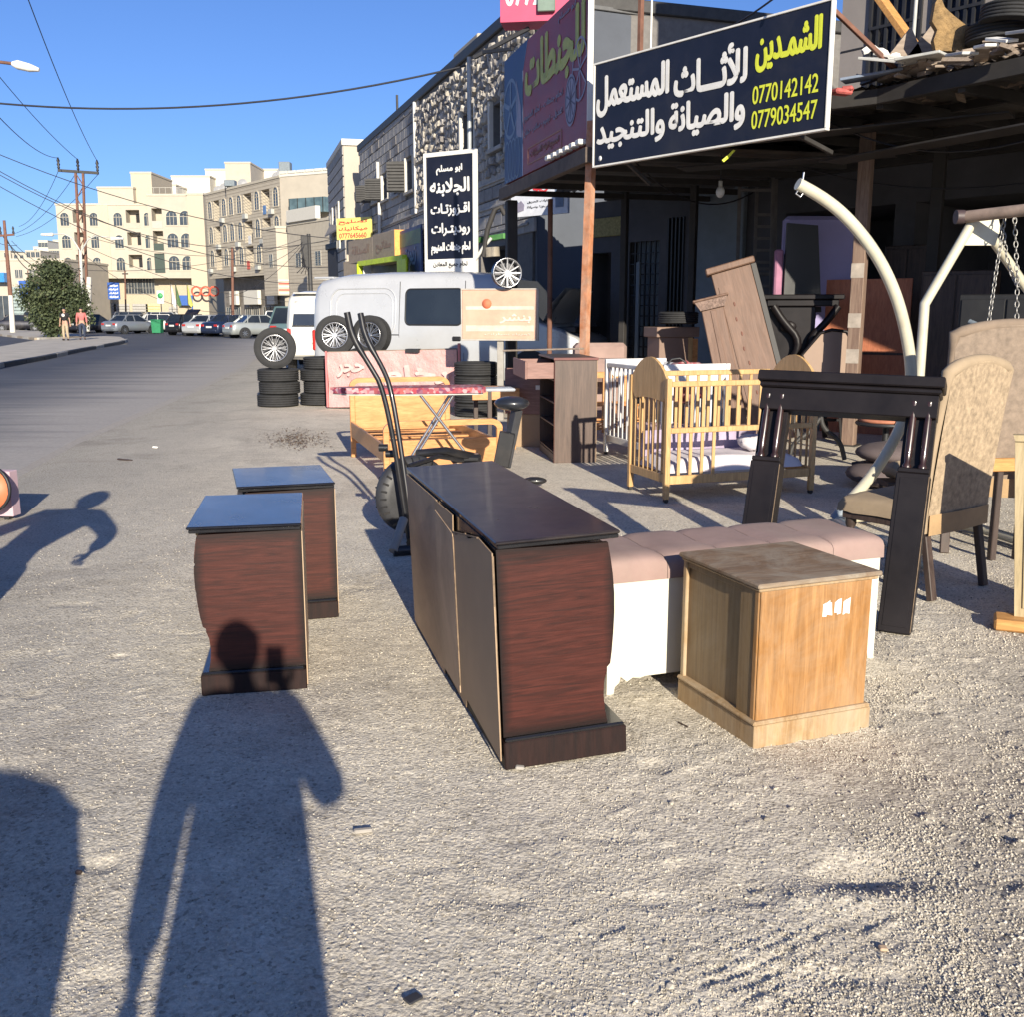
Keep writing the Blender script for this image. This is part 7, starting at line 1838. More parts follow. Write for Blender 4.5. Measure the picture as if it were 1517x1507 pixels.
# white crib: short end towards the viewer, long side running back
t = crib('white painted crib with thin slats standing behind the pine crib', wB, math.atan2(1.28, -.46), 1.30, .68, m_wcrib, H=.97, H2=1.03, arch=.0, frontgap=False)
Mw = Matrix.Translation(wB) @ Matrix.Rotation(math.atan2(1.28, -.46), 4, 'Z')
o = MB().sheet(lumpy(1.2, .58, 0, .10, 2, .01)).build('crib_mattress', M('pink_mattress', (.45, .33, .36), .9)); o.matrix_basis = Mw @ Matrix.Translation((.05, -.63, .26)) if False else Matrix.Translation(wB + Vector((-.55, -.05, .28))) @ Matrix.Rotation(wrz, 4, 'Z') @ Matrix.Diagonal((.45, 1.5, 1, 1)); tag(o, 'dull pink mattress inside the white crib', 'mattress')
m_plaid = bpy.data.materials.new('red_plaid'); m_plaid.use_nodes = True; nt = m_plaid.node_tree; b = nt.nodes['Principled BSDF']
ck = _n(nt, 'ShaderNodeTexChecker'); ck.inputs['Scale'].default_value = 26; ck.inputs['Color1'].default_value = (.42, .05, .06, 1); ck.inputs['Color2'].default_value = (.50, .30, .28, 1); nt.links.new(_coords(nt, 'Object', (1, 1, .4)), ck.inputs['Vector'])
nt.links.new(_mix(nt, .5, ck.outputs[0], _ramp(nt, _noise(nt, _coords(nt), 22, 4, .7), [(.4, (.35, .06, .07)), (.6, (.45, .25, .24))])), b.inputs['Base Color']); b.inputs['Roughness'].default_value = .9
pc = YP(1018, 560, 10.3)
cloth_lump('plaid_blanket', 'red plaid blanket heaped over the side of the white crib', 'blanket', (pc.x, 10.45, pc.z - .25), (.24, .20, .20), m_plaid, 8)
pc = YP(1004, 545, 10.2)
hb = thing('hand_bag', 'grey bag with a black loop handle on top of the plaid blanket', 'bag', (pc.x - .02, 10.15, pc.z - .12))
MB().ball((0, 0, .05), (.12, .05, .085), 16, 10).build('bag_body', M('bag_grey', (.13, .13, .12), .7, var=.3, scale=12), hb)
MB().tube([(-.11, 0, .05), (-.10, 0, .15), (-.05, 0, .21), (.03, 0, .22), (.09, 0, .18), (.10, 0, .06)], .011, 8).build('handle', m_trimk, hb)

# ------------------------------------------------------------------ tall dresser lying open, drawers
m_walnut = WOOD('walnut_side', (.065, .040, .030), (.115, .074, .056), rough=.45, grain=(30, 30, 2.2), bump=.08)
m_cher = M('cherry_edge', (.12, .025, .02), .4, coat=.2)
m_pinkw = WOOD('pinkish_drawer', (.20, .10, .08), (.30, .165, .135), rough=.5, grain=(3, 25, 25))
PT = G(821, 686); t = thing('tall_dresser', 'tall brown chest with empty drawer bays facing left and cherry edging', 'chest', (PT.x, PT.y, 0), R_(7))
W, D, H = .43, 1.02, 1.07
for y in (0, D - .02): MB().bx(0, W, y, y + .02, .0, H - .021, bev=.002).build('side_panel', m_walnut, t)
MB().bx(W + .001, W + .006, 0, D, .01, H - .022, bev=.001).build('back_panel', m_hard2, t)
MB().bx(-.012, W + .012, -.012, D + .012, H - .02, H, bev=.003).build('top', M('dull_dark_top', (.055, .048, .05), .4, var=.25, dirt=.3, dirtcol=(.14, .12, .10)), t)
MB().bx(-.014, W + .014, -.0155, -.0125, H - .024, H + .001, bev=.001).build('edge_strip', m_cher, t); MB().bx(-.004, -.0005, -.001, .021, .0, H - .024, bev=.001).build('edge_strip', m_cher, t)
for z in (.09, .37, .60, .83): MB().bx(.004, W - .002, .0205, D - .0205, z, z + .018, bev=.002).build('shelf', m_walnut, t)
MB().bx(.0, .018, .0205, D - .0205, 0, .085, bev=.002).build('kick_board', m_walnut, t)
d = MB(); x0, x1 = -.30, .12
d.bx(x0, x0 + .02, .024, D - .024, .855, 1.035, bev=.003).build('drawer', m_pinkw, t)
for a in ((x0 + .021, x1, .03, .045), (x0 + .021, x1, D - .045, D - .03)): MB().bx(*a, .86, 1.02, bev=.002).build('drawer_side', m_pinkw, t)
MB().bx(x0 + .021, x1, .046, D - .046, .862, .87, bev=.001).build('drawer_bottom', m_pinkw, t)
MB().bx(-.002, .02, -.002 + .03, .15, .93, .965).build('catch_plate', m_rim, t)
p = YP(790, 563, 10.6); 
t = thing('loose_drawer', 'pinkish brown loose drawer with a white label left of the tall chest', 'drawer', (YP(748, 600, 11.6).x, 11.6, 0), R_(-14))  # a loose drawer set on a plain hardboard body
MB().bx(0, .52, 0, .016, .38, .90).build('drawer_front', m_pinkw, t); MB().bx(0, .016, .017, .5, .38, .86).build('drawer_side', m_pinkw, t)
MB().bx(.36, .50, -.006, -.001, .66, .71).build('label', m_signw, t); MB().bx(.02, .50, .02, .5, 0, .375).build('body', m_hard2, t)
# board across
simple('loose_board', 'thin pale board lying on the tall chest behind the placard post', 'board', MB().beam(YP(748, 519, 12.2), YP(862, 516, 11.6), .10, .02), m_oldbrd)

# ------------------------------------------------------------------ single bed frame
m_bedw = WOOD('orange_beech', (.50, .215, .068), (.66, .33, .125), (.58, .27, .095), rough=.4, grain=(3.5, 30, 20), coat=.15)
pb = Vector((-1.10, 8.80, 0)); bw_, bl_ = 1.03, 2.02; brz = R_(17)
t = thing('bed_frame', 'orange beech single bed frame without mattress behind the exercise machine', 'bed frame', (pb.x, pb.y, 0), brz)
def bedend(y, H, zp0, zp1, nm):
    r = .09; P_ = [(0, 0)] + [(0, H - r)] + [(r - r * math.cos(a), H - r + r * math.sin(a)) for a in (PI / 8, PI / 4, 3 * PI / 8, PI / 2)]
    path = [(x, y, z) for x, z in P_] + [(bw_ - x, y, z) for x, z in P_[::-1]]
    for x in (0, bw_): MB().bx(x - .0275, x + .0275, y - .02, y + .02, 0, H - r, bev=.006).build('bed_post', m_bedw, t)
    mb = MB()
    out = [(-.0275 + (r + .02) - (r + .02) * math.cos(a), H - r + (r + .0) * math.sin(a)) for a in [PI / 2 * k / 6 for k in range(7)]]; inn = [(.0275 + (r - .03) - (r - .03) * math.cos(a), H - r + (r - .05) * math.sin(a)) for a in [PI / 2 * k / 6 for k in range(7)]]
    O = out + [(bw_ - x, z) for x, z in out[::-1]]; I = inn + [(bw_ - x, z) for x, z in inn[::-1]]
    n = len(O); vs = [(p[0], y - .02, p[1]) for p in O] + [(p[0], y - .02, p[1]) for p in I] + [(p[0], y + .02, p[1]) for p in O] + [(p[0], y + .02, p[1]) for p in I]
    fs_ = []
    for i in range(n - 1): fs_ += [(i, i + 1, n + i + 1, n + i), (2 * n + i, 3 * n + i, 3 * n + i + 1, 2 * n + i + 1), (i, 2 * n + i, 2 * n + i + 1, i + 1), (n + i, n + i + 1, 3 * n + i + 1, 3 * n + i)]
    MB().add(vs, fs_).build('top_rail', m_bedw, t)
    MB().bx(.028, bw_ - .028, y - .009, y + .009, zp0, zp1, bev=.002).build('panel', m_bedw, t)
bedend(0, .58, .10, .41, 'foot'); bedend(bl_, .84, .15, .66, 'head')
for x in (-.012, bw_ + .012): MB().bx(x - .012, x + .012, .021, bl_ - .021, .22, .38, bev=.003).build('side_rail', m_bedw, t)
for k in range(7): MB().bx(.02, bw_ - .02, .18 + k * .28, .25 + k * .28, .30, .318, bev=.002).build('slat', m_bedw, t)
MB().bx(.60, .66, -.035, -.021, .13, .20, bev=.008).build('fixing_block', m_hard, t)
# ironing board
m_floral = bpy.data.materials.new('red_floral'); m_floral.use_nodes = True; nt = m_floral.node_tree; b = nt.nodes['Principled BSDF']
vo = _n(nt, 'ShaderNodeTexVoronoi'); vo.inputs['Scale'].default_value = 34; nt.links.new(_coords(nt), vo.inputs['Vector'])
nt.links.new(_ramp(nt, vo.outputs['Color'], [(.1, (.20, .02, .04)), (.3, (.36, .05, .07)), (.45, (.50, .36, .36)), (.58, (.16, .03, .08)), (.75, (.40, .09, .08)), (.95, (.36, .32, .38))]), b.inputs['Base Color']); b.inputs['Roughness'].default_value = .85
ia, ib = YP(489, 580, 8.45), YP(716, 569, 8.65)
t = thing('ironing_board', 'ironing board with red floral cover and crossed steel legs over the bed frame', 'ironing board', (ia.x, ia.y, 0), math.atan2(ib.y - ia.y, ib.x - ia.x))
Li = (ib - ia).length; zi = (ia.z + ib.z) / 2
P_ = [(0, 0)] + [(.02 + .40 * (1 - math.cos(a)) * .5, .07 * math.sin(a / 1) + .10 * (a / PI)) for a in (PI / 4, PI / 2, 3 * PI / 4)] + [(.45, .18), (Li - .05, .19), (Li, .15)]
P_ = P_ + [(x, -z) for x, z in P_[::-1][:-1]]
MB().prism(P_, zi - .035, zi + .012, axis='z', smooth=False).build('cover', m_floral, t)
MB().prism([(x * .97 + .02, z * .9) for x, z in P_], zi - .05, zi - .036, axis='z').build('base_plate', m_lamp, t)
for y in (-.13, .13):
    MB().tube([(.74, y, zi - .05), (1.36, y, .02)], .012, 8).build('leg', m_rim, t); MB().tube([(1.02, y * .9, zi - .05), (.50, y * .9, .02)], .012, 8).build('leg', m_rim, t)
for x in (.50, 1.36): MB().tube([(x, -.2, .02), (x, .2, .02)], .013, 8).build('foot_bar', m_rim, t)
MB().bx(Li + .0, Li + .26, -.12, .12, zi - .03, zi - .005, bev=.01).build('iron_rest', M('rest_grey', (.42, .45, .48), .5), t)
# small orange table behind
p = YP(706, 590, 11.2); t = thing('side_table', 'small orange and brown side table between the bed frame and loose drawer', 'table', (p.x, 11.3, 0), R_(8))
MB().bx(-.05, .48, 0, .4, .66, .69).build('tabletop', m_bedw, t); MB().bx(.12, .17, 0, .04, 0, .659).build('leg', m_leg, t); MB().bx(.38, .44, 0, .04, 0, .659).build('leg', m_bedw, t); MB().bx(.0, .05, .34, .38, 0, .659).build('leg', m_leg, t); MB().bx(.40, .45, .34, .38, 0, .659).build('leg', m_bedw, t)
MB().bx(-.05, .48, .001, .02, .56, .659).build('apron', m_bedw, t)

# ------------------------------------------------------------------ exercise machine
m_gym = M('machine_black', (.012, .012, .014), .35, var=.2, coat=.2, dirt=.15, dirtcol=(.12, .10, .08))
m_gymg = M('machine_grey', (.035, .035, .038), .5, var=.3, bump=.1)
ft_ = G(608, 822); t = thing('exercise_machine', 'black elliptical trainer with two long bent handlebars behind the dresser', 'exercise machine', (ft_.x, ft_.y, 0))
for pl_, y0 in (([(514, 462), (522, 500), (551, 546), (566, 572), (583, 650), (596, 735), (606, 800)], 6.45), ([(534, 464), (541, 500), (568, 546), (579, 575), (592, 650), (603, 730), (612, 800)], 6.70)):
    P_ = smooth_path([YP(px, py, y0 - .04 * k * (y0 > 6.5)) for k, (px, py) in enumerate(pl_)], 2)
    MB().tube(P_, [.017 + .004 * (i < 8) for i in range(len(P_))], 10).build('handlebar', m_gym, t, world=True)
hc_ = YP(612, 733, 6.75); ang = math.atan2(.9, .45)
Rh = Matrix.Rotation(R_(32), 3, 'Z') @ Matrix.Rotation(PI / 2, 3, 'X')
MB().lathe([(.02, -.07), (.20, -.07), (.255, -.05), (.27, -.02), (.27, .02), (.255, .05), (.20, .07), (.02, .07)], hc_, 36, Rh).build('fan_housing', m_gymg, t, world=True)
for k in range(30):
    a = 2 * PI * k / 30; q = hc_ + Rh @ Vector((.228 * math.cos(a), .228 * math.sin(a), .066)); q2 = hc_ + Rh @ Vector((.262 * math.cos(a), .262 * math.sin(a), .044))
    MB().beam(q, q2, .008, .012, 0).build('vent', m_gym, t, world=True)
for k in range(24):
    a = 2 * PI * k / 24; q = hc_ + Rh @ Vector((.228 * math.cos(a), .228 * math.sin(a), -.066)); q2 = hc_ + Rh @ Vector((.262 * math.cos(a), .262 * math.sin(a), -.044))
    MB().beam(q, q2, .008, .012, 0).build('vent', m_gym, t, world=True)
MB().tube([ft_ + Vector((-.10, -.06, .035)), ft_ + Vector((.35, .08, .035))], .032, 10).build('front_foot', m_gym, t, world=True)
MB().tube([ft_ + Vector((-.10, -.08, .04)), YP(598, 770, 6.35)], .03, 8).build('front_strut', M('roller_grey', (.30, .28, .25), .7), t, world=True)
sb = YP(752, 700, 7.75); sb.z = .06
MB().tube([ft_ + Vector((0, .05, .06)), sb], .035, 8).build('floor_beam', m_gym, t, world=True)
MB().tube([sb + Vector((-.15, .05, -.025)), sb + Vector((.30, -.06, -.025))], .03, 8).build('rear_foot', m_gym, t, world=True)
MB().beam(YP(748, 692, 7.7), YP(766, 606, 7.75), .09, .06, .006).build('seat_post', m_gymg, t, world=True)
MB().beam(YP(742, 690, 7.66), YP(752, 640, 7.66), .12, .07, .006).build('post_sleeve', m_gym, t, world=True)
sc_ = YP(760, 597, 7.7); MB().ball(sc_ + Vector((-.01, 0, 0)), (.135, .12, .055), 18, 10).build('seat', M('black_vinyl', (.018, .02, .026), .35, var=.2, coat=.3), t, world=True)
MB().tube([YP(618, 672, 6.8), YP(660, 668, 6.9), YP(700, 676, 7.1), YP(712, 690, 7.3)], .03, 8).build('link_arm', m_gym, t, world=True)
MB().tube([YP(606, 690, 6.6), YP(650, 676, 6.8), YP(705, 684, 7.2)], .016, 8).build('link_arm', m_gym, t, world=True)
MB().box(YP(690, 678, 7.1), (.22, .12, .06), bev=.02).build('motor_cover', m_gym, t, world=True)
for px, py in ((568, 663), (578, 672)): q = YP(px, py, 6.6); MB().cyl(q + Vector((-.03, 0, 0)), q + Vector((.03, 0, 0)), .025, n=10).build('joint_knob', m_gym, t, world=True)
pdl = G(792, 712, .06); MB().ball(pdl, (.11, .055, .035), 14, 8).build('pedal', m_gym, t, world=True); MB().tube([pdl + Vector((-.05, .0, 0)), sb + Vector((.1, .1, .1))], .02, 8).build('pedal_arm', m_gym, t, world=True)

# ------------------------------------------------------------------ things stacked under the canopy
m_mauve = M('mauve_mattress', (.30, .27, .46), .9, var=.10, scale=1.5, bump=.1, bscale=6)
def leaning(name, label, cat, px0, py0, y0, px1, y1, w, th, mat, rz=0.0, zb=0.0):
    top = YP(px0, py0, y0); bot = YP(px1, 600, y1); bot.z = zb
    return simple(name, label, cat, MB().beam(bot, top, w, th, bev=.01, up=(0, -1, .1)), mat)
top, bot = YP(1214, 322, 13.4), YP(1216, 600, 13.2); bot.z = .75
simple('mattress', 'large mauve mattress standing upright deep under the canopy', 'mattress', MB().box((top + bot) / 2, (1.06, .18, (top - bot).length), bev=.05), m_mauve)
simple('black_slab', 'black slab leaning on the mauve mattress', 'panel', MB().prism([(0, 0), (.48, 0), (.38, 1.05), (0, 1.08)], 0, .05).xf(Matrix.Translation(YP(1160, 462, 12.9))), m_black)
simple('pink_foam', 'narrow pink foam strip beside the black slab', 'foam', MB().box(YP(1152, 415, 13.0), (.10, .10, .75), bev=.02), M('pink_foam', (.35, .16, .24), .9))
simple('pale_panel', 'narrow pale blue panel edge beside the pink foam strip', 'panel', MB().box(YP(1163, 412, 12.98), (.04, .10, .60), bev=.01), m_plast)
# rust red board
m_redb = WOOD('red_orange_board', (.40, .13, .065), (.52, .19, .10), rough=.55, grain=(14, 14, 3), bump=.05)
ba, bb = YP(1222, 500, 13.2), YP(1346, 500, 12.6)
t = thing('wardrobe_board', 'large rust orange board standing behind the wooden canopy post', 'board', (ba.x, ba.y, 0), math.atan2(bb.y - ba.y, bb.x - ba.x))
Lb = (bb - ba).length; MB().prism([(.0, .0), (Lb, .0), (Lb, 1.93), (-.02, 1.93)], 0, .03).build('board', m_redb, t); MB().bx(0, Lb, -.004, -.001, 1.0, 1.03, bev=0).build('groove', m_leg, t)
# carved doors leaning
m_brnp = WOOD('brown_pink_wood', (.12, .065, .042), (.20, .12, .085), rough=.55, grain=(16, 16, 2), bump=.15)
def leanframe(name, label, cat, tpx, tpy, ty, bpx, bpy_, w):
    T_, B_ = YP(tpx, tpy, ty), G(bpx, bpy_); v_ = (T_ - B_); Hn = v_.length; v_.normalize(); u_ = Vector((.985, -.17, 0)); u_ = (u_ - v_ * u_.dot(v_) * .45).normalized(); n_ = v_.cross(u_).normalized(); u_ = n_.cross(v_)
    R = Matrix((u_, n_, v_)).transposed()
    return thing(name, label, cat, B_, R=R), Hn
t, Hn = leanframe('carved_door', 'tall brown carved door panel with a capped top leaning beside the pine crib', 'door panel', 1080, 390, 12.4, 1148, 655, .45)
MB().bx(-.235, .235, -.04, .05, 0, Hn - .08, bev=.006).build('door_panel', m_brnp, t); MB().bx(-.29, .29, -.09, .08, Hn - .079, Hn, bev=.012).build('cap', m_brnp, t)
P_ = [(-.19, .2)] + [(.02 + .06 * math.sin(k * .5), .2 + (Hn - .45) * k / 10) for k in range(11)] + [(-.19, Hn - .25)]
MB().prism(P_, -.05, -.0405).build('raised_panel', m_brnp, t)
for k in range(8): MB().ball((-.08 + .02 * (k % 2), -.05, .45 + k * .18), (.012, .006, .03), 6, 4).build('carving', M('carving_dark', (.16, .07, .05), .7), t)
MB().bx(.2355, .30, -.045, .05, 0, Hn - .08, bev=.004).build('side_edge', M('speckled_black', (.025, .022, .02), .5, var=.6, scale=30), t)
t, Hn = leanframe('carved_pilaster', 'shorter reddish brown pilaster with carved capital leaning on the tall door panel', 'pilaster', 1052, 440, 12.2, 1096, 655, .3)
MB().bx(-.13, .13, -.05, .05, 0, Hn - .14, bev=.008).build('shaft', m_brnp, t); MB().bx(-.03, .03, -.06, -.051, .05, Hn - .16, bev=.004).build('fillet', m_brnp, t)
MB().prism([(-.14, Hn - .139), (.14, Hn - .139), (.19, Hn - .03), (-.19, Hn - .03)], -.08, .06).build('capital', M('carved_capital', (.22, .15, .12), .7, var=.5, scale=30, bump=1.0, bscale=40, bdist=.02), t); MB().bx(-.21, .21, -.10, .08, Hn - .029, Hn, bev=.01).build('abacus', m_brnp, t)
# brown cabinet under the lying tyre
p = YP(973, 500, 13.3); t = thing('brown_cabinet', 'brown and orange open cabinet carrying a lying tyre', 'cabinet', (p.x, 13.25, 0), R_(16))
zc = YP(1006, 484, 13.3).z
MB().bx(-.02, .58, -.03, .40, zc - .13, zc, bev=.006).build('top_box', M('cabinet_brown', (.22, .145, .11), .6, var=.1), t); MB().bx(.03, .44, .0, .38, 0, zc - .131, bev=.004).build('body', MATS['cabinet_brown'], t)
MB().bx(.4405, .50, -.01, .02, 0, zc - .135, bev=.003).build('front_stile', m_pine, t); MB().bx(.501, .58, .0, .02, 0, zc - .15, bev=.003).build('side_panel', m_bedw, t)
# black bed head with curved arms, tan shield shaped panel
t = thing('black_sideboard', 'black carved sideboard with curved legs under the black slab', 'sideboard', (YP(1130, 500, 12.6).x, 12.55, 0), R_(-12))
zt_ = YP(1180, 436, 12.6).z
MB().bx(-.02, .92, -.03, .45, zt_ - .06, zt_, bev=.01).build('top', m_blk, t); MB().bx(.02, .86, 0, .42, zt_ - .14, zt_ - .061, bev=.01).build('frieze', m_blk, t)
MB().bx(.05, .60, .05, .42, .35, zt_ - .141, bev=.01).build('body', m_blk, t)
for x0, s in ((.85, -1), (.10, 1)):
    MB().tube(smooth_path([Vector((x0, -.02, zt_ - .14)), Vector((x0 + s * .12, -.04, zt_ - .32)), Vector((x0 + s * .34, -.05, zt_ - .55)), Vector((x0 + s * .22, -.03, zt_ - .85)), Vector((x0 + s * .05, -.02, .02))], 2), .045, 8).build('leg', m_blk, t)
MB().ball((.28, .0, zt_ - .38), (.10, .03, .07), 12, 8).build('carving', m_blk, t)
m_shield = M('tan_back_panel', (.30, .215, .165), .75, var=.08, scale=3)
t = thing('chair_back', 'tan shield shaped chair back with black frame leaning behind the wooden post', 'chair back', (YP(1196, 560, 12.2).x, 12.2, 0), R_(-10))
P_ = [(.10, .62), (-.08, 1.02), (.12, 1.28), (.25, 1.32), (.42, 1.30), (.50, 1.18), (.48, .80), (.34, .60)]
MB().prism(P_, 0, .06).build('panel', m_shield, t); MB().tube([(x, .0, z) for x, z in P_], .022, 6, closed=True).build('frame', m_blk, t)
for a, b in (((.12, .62), (.02, 0)), ((.36, .62), (.44, 0)), ((.12, .25), (.40, .25))): MB().beam((a[0], .03, a[1]), (b[0], .03, b[1]), .035, .035).build('leg', m_blk, t)
# ladders and bed sides against the wall
m_greyw = M('grey_timber', (.13, .12, .115), .8, var=.25)
for k, (pxa, pxb, ya, lb) in enumerate(((1097, 1146, 15.3, 'grey timber ladder frame leaning on the wall left of the mauve mattress'), (1122, 1150, 15.8, 'narrower slatted frame behind the timber ladder'))):
    T1_, T2_ = YP(pxa, 235 + 30 * k, ya), YP(pxb, 235 + 30 * k, ya - .1); B1_, B2_ = YP(pxa - 6, 500, ya - .8), YP(pxb - 2, 500, ya - .9); B1_.z = B2_.z = 0
    t = thing('ladder_frame', lb, 'ladder', B1_); w_ = .05
    MB().beam(B1_, T1_, w_, .04).build('rail', m_greyw, t, world=True); MB().beam(B2_, T2_, w_, .04).build('rail', m_greyw, t, world=True)
    for j in range(3 if k == 0 else 12):
        f = (.28 + .3 * j) if k == 0 else (.30 + .05 * j); MB().beam(B1_.lerp(T1_, f), B2_.lerp(T2_, f), .05, .04).build('rung', m_greyw, t, world=True)
# pink sofa and orange pallets left of the white crib
t = thing('pink_sofa', 'dull pink sofa corner behind the tall brown chest', 'sofa', (YP(873, 560, 13.4).x, 13.4, 0), R_(10))
MB().bx(-.1, .62, 0, .5, .62, .92, bev=.06).build('cushion', m_pinkc, t); MB().bx(-.1, .62, .02, .5, .0, .25, bev=.04).build('base', m_pinkc, t); MB().bx(-.1, .62, .35, .6, .25, 1.12, bev=.05).build('backrest', m_pinkc, t)
t = thing('orange_bench', 'orange slatted bench frame in front of the pink sofa', 'bench', (YP(876, 600, 12.6).x, 12.5, 0), R_(14))
for k in range(5): MB().bx(0, .62, k * .10, k * .10 + .07, .38, .40, bev=.004).build('slat', m_bedw, t)
for x in (0, .28, .56): MB().bx(x, x + .05, .0, .04, 0, .379).build('leg', m_bedw, t); MB().bx(x, x + .05, .4, .44, 0, .70).build('leg', m_bedw, t)
MB().bx(0, .62, .41, .44, .701, .78, bev=.004).build('back_rail', m_bedw, t)
for k in range(4): MB().bx(-.02, .62, -.10 - k * .01, .0 - k * .01, .10 + .04 * k, .12 + .04 * k, bev=.003).build('slat', m_bedw, t)
# things seen through the mantel opening
t = thing('floor_cushion', 'round grey brown cushions stacked on the ground behind the mantel', 'cushion', (YP(1335, 660, 8.7).x, 8.8, 0))
m_gcush = M('grey_brown_cushion', (.13, .10, .095), .85, var=.15)
MB().ball((0, 0, .12), (.42, .38, .12), 28, 12).build('lower_cushion', m_gcush, t); MB().ball((.05, .05, .30), (.38, .34, .10), 28, 12).build('upper_cushion', m_gcush, t)
t = thing('office_chair', 'orange seated chair with black rim and grey loop arm behind the mantel', 'chair', (YP(1318, 640, 9.6).x, 9.7, 0))
MB().ball((0, 0, .50), (.26, .24, .05), 20, 10).build('seat', M('orange_seat', (.42, .16, .09), .7), t); MB().tube([(.27 * math.cos(a), .25 * math.sin(a), .47) for a in [2 * PI * k / 20 for k in range(20)]], .02, 6, closed=True).build('seat_rim', m_trimk, t)
MB().tube([(.12 + .13 * math.cos(a), -.25, .42 + .15 * math.sin(a)) for a in [2 * PI * k / 18 for k in range(18)]], .018, 8, closed=True).build('arm_loop', m_lamp, t)
MB().cyl((0, 0, .1), (0, 0, .45), .03, n=10).build('column', m_trimk, t)
for k in range(5): a = 2 * PI * k / 5; MB().tube([(0, 0, .12), (.3 * math.cos(a), .3 * math.sin(a), .05)], .022, 6).build('foot', m_trimk, t)
cloth_lump('beige_cushion', 'small beige cushion lying beside the hanging chair stand', 'cushion', (YP(1338, 695, 7.9).x, 7.9, 0.22), (.16, .13, .07), m_beige, 14)
t = thing('low_stool', 'grey low stool under the small beige cushion', 'stool', (YP(1338, 695, 7.9).x, 7.9, 0)); MB().bx(-.16, .16, -.13, .13, .17, .21).build('seat', m_leg, t)
for sx in (-1, 1):
    for sy in (-1, 1): MB().bx(sx * .13 - .015, sx * .13 + .015, sy * .10 - .015, sy * .10 + .015, 0, .169).build('leg', m_leg, t)
t = thing('iron_table_leg', 'curved dark iron table base behind the right end of the pine crib', 'table base', (YP(1218, 640, 10.3).x, 10.4, 0))
MB().tube(smooth_path([Vector((0, 0, .85)), Vector((0, 0, .45)), Vector((.06, 0, .32)), Vector((.22, 0, .22)), Vector((.28, 0, .02))], 2), .025, 8).build('leg', m_steel, t); MB().tube(smooth_path([Vector((0, 0, .45)), Vector((-.10, 0, .30)), Vector((-.26, 0, .2)), Vector((-.3, 0, .02))], 2), .025, 8).build('leg', m_steel, t)
MB().bx(-.35, .35, -.25, .25, .851, .88).build('tabletop', m_leg, t)
# more dim stock deep under the canopy on the right
rr = random.Random(31)
stock = [('dark wardrobe side standing deep under the canopy right of the orange board', 1415, 12.2, .8, 2.0, m_leg), ('black cabinet against the back wall behind the swing chains', 1490, 10.6, .9, 1.7, m_black), ('dull brown panel behind the cream swing leg', 1340, 14.0, .6, 2.4, m_leg), ('grey board propped in the dark corner behind the nail trimmed chair', 1530, 9.6, .5, 1.4, m_greyw)]
for lb, px, y, w, h, m_ in stock:
    p = YP(px, 500, y); t = thing('stored_panel', lb, 'cabinet', (p.x, y, 0), -.6); MB().bx(-w / 2, w / 2, -.15, .25, .04, h, bev=.01).build('carcass', m_, t); MB().bx(-w / 2 + .03, -.01, -.17, -.151, .08, h - .05, bev=.004).build('door', m_, t); MB().bx(.01, w / 2 - .03, -.17, -.151, .08, h - .05, bev=.004).build('door', m_, t)
simple('blue_tube', 'pale blue tube lying across the dark stock at the right', 'tube', MB().tube([YP(1436, 476, 9.6), YP(1492, 500, 9.3)], .025, 8), m_plast)

# pink box with an orange disc at the left edge
pk = G(26, 772); t = thing('pink_box', 'pale pink box with an orange round lid leaning on it at the left edge', 'box', (pk.x, pk.y, 0), R_(-6))
MB().bx(-.60, -.03, 0, .10, .03, .37, bev=.004).build('box', M('pale_pink', (.56, .40, .44), .7, var=.08), t)
for x in (-.5, -.1): MB().bx(x - .02, x + .02, .02, .08, 0, .03).build('foot', m_trimk, t)
MB().lathe([(0, 0), (.17, 0), (.17, .02), (0, .02)], (-.14, -.10, .26), 28, Matrix.Rotation(PI / 2 - .2, 3, 'X')).build('round_lid', M('orange_lid', (.60, .17, .07), .5, var=.1), t)
MB().tube([(-.14 + .175 * math.cos(a), -.115 + .01 * math.sin(a), .26 + .172 * math.sin(a)) for a in [2 * PI * k / 28 for k in range(28)]], .013, 6, closed=True).build('lid_rim', m_trimk, t)
# small litter on the dirt
m_lit = M('litter_pale', (.34, .31, .27), .8)
lit = [((538, 1236), .055, .018, .012, .35, 'flat pale stick lying on the dirt left of centre', m_lit), ((612, 1484), .040, .026, .006, .8, 'grey flat stone near the bottom edge', m_gymg), ((1308, 1410), .02, .018, .008, 0, 'small brown bottle cap on the gravel', m_hard), ((1012, 1077), .05, .006, .006, -.9, 'thin dark twig in front of the oak cabinet', m_leg), ((770, 1142), .03, .02, .012, 0, 'white pebble at the dresser corner', m_lit), ((378, 1132), .025, .01, .006, .3, 'small white chip inside the photographer shadow', m_lit), ((230, 664), .06, .03, .02, 0, 'white paper scrap on the road edge', m_signw), ((185, 682), .16, .03, .012, -.1, 'dark bark strip on the road edge', m_leg), ((1195, 1088), .03, .02, .014, .2, 'pale chip beside the oak plinth', m_lit), ((117, 1298), .018, .012, .012, 0, 'dark chip at the edge of the lower left shadow', m_leg)]
for (q, a, b_, c, rz, lb, m_) in lit:
    g_ = G(*q); mb = MB().box((0, 0, 0), (a, b_, c), bev=c * .3); o = mb.build('litter', m_); o.location = (g_.x, g_.y, c / 2 + .004); o.rotation_euler = (0.05, .08, rz); tag(o, lb, 'litter')
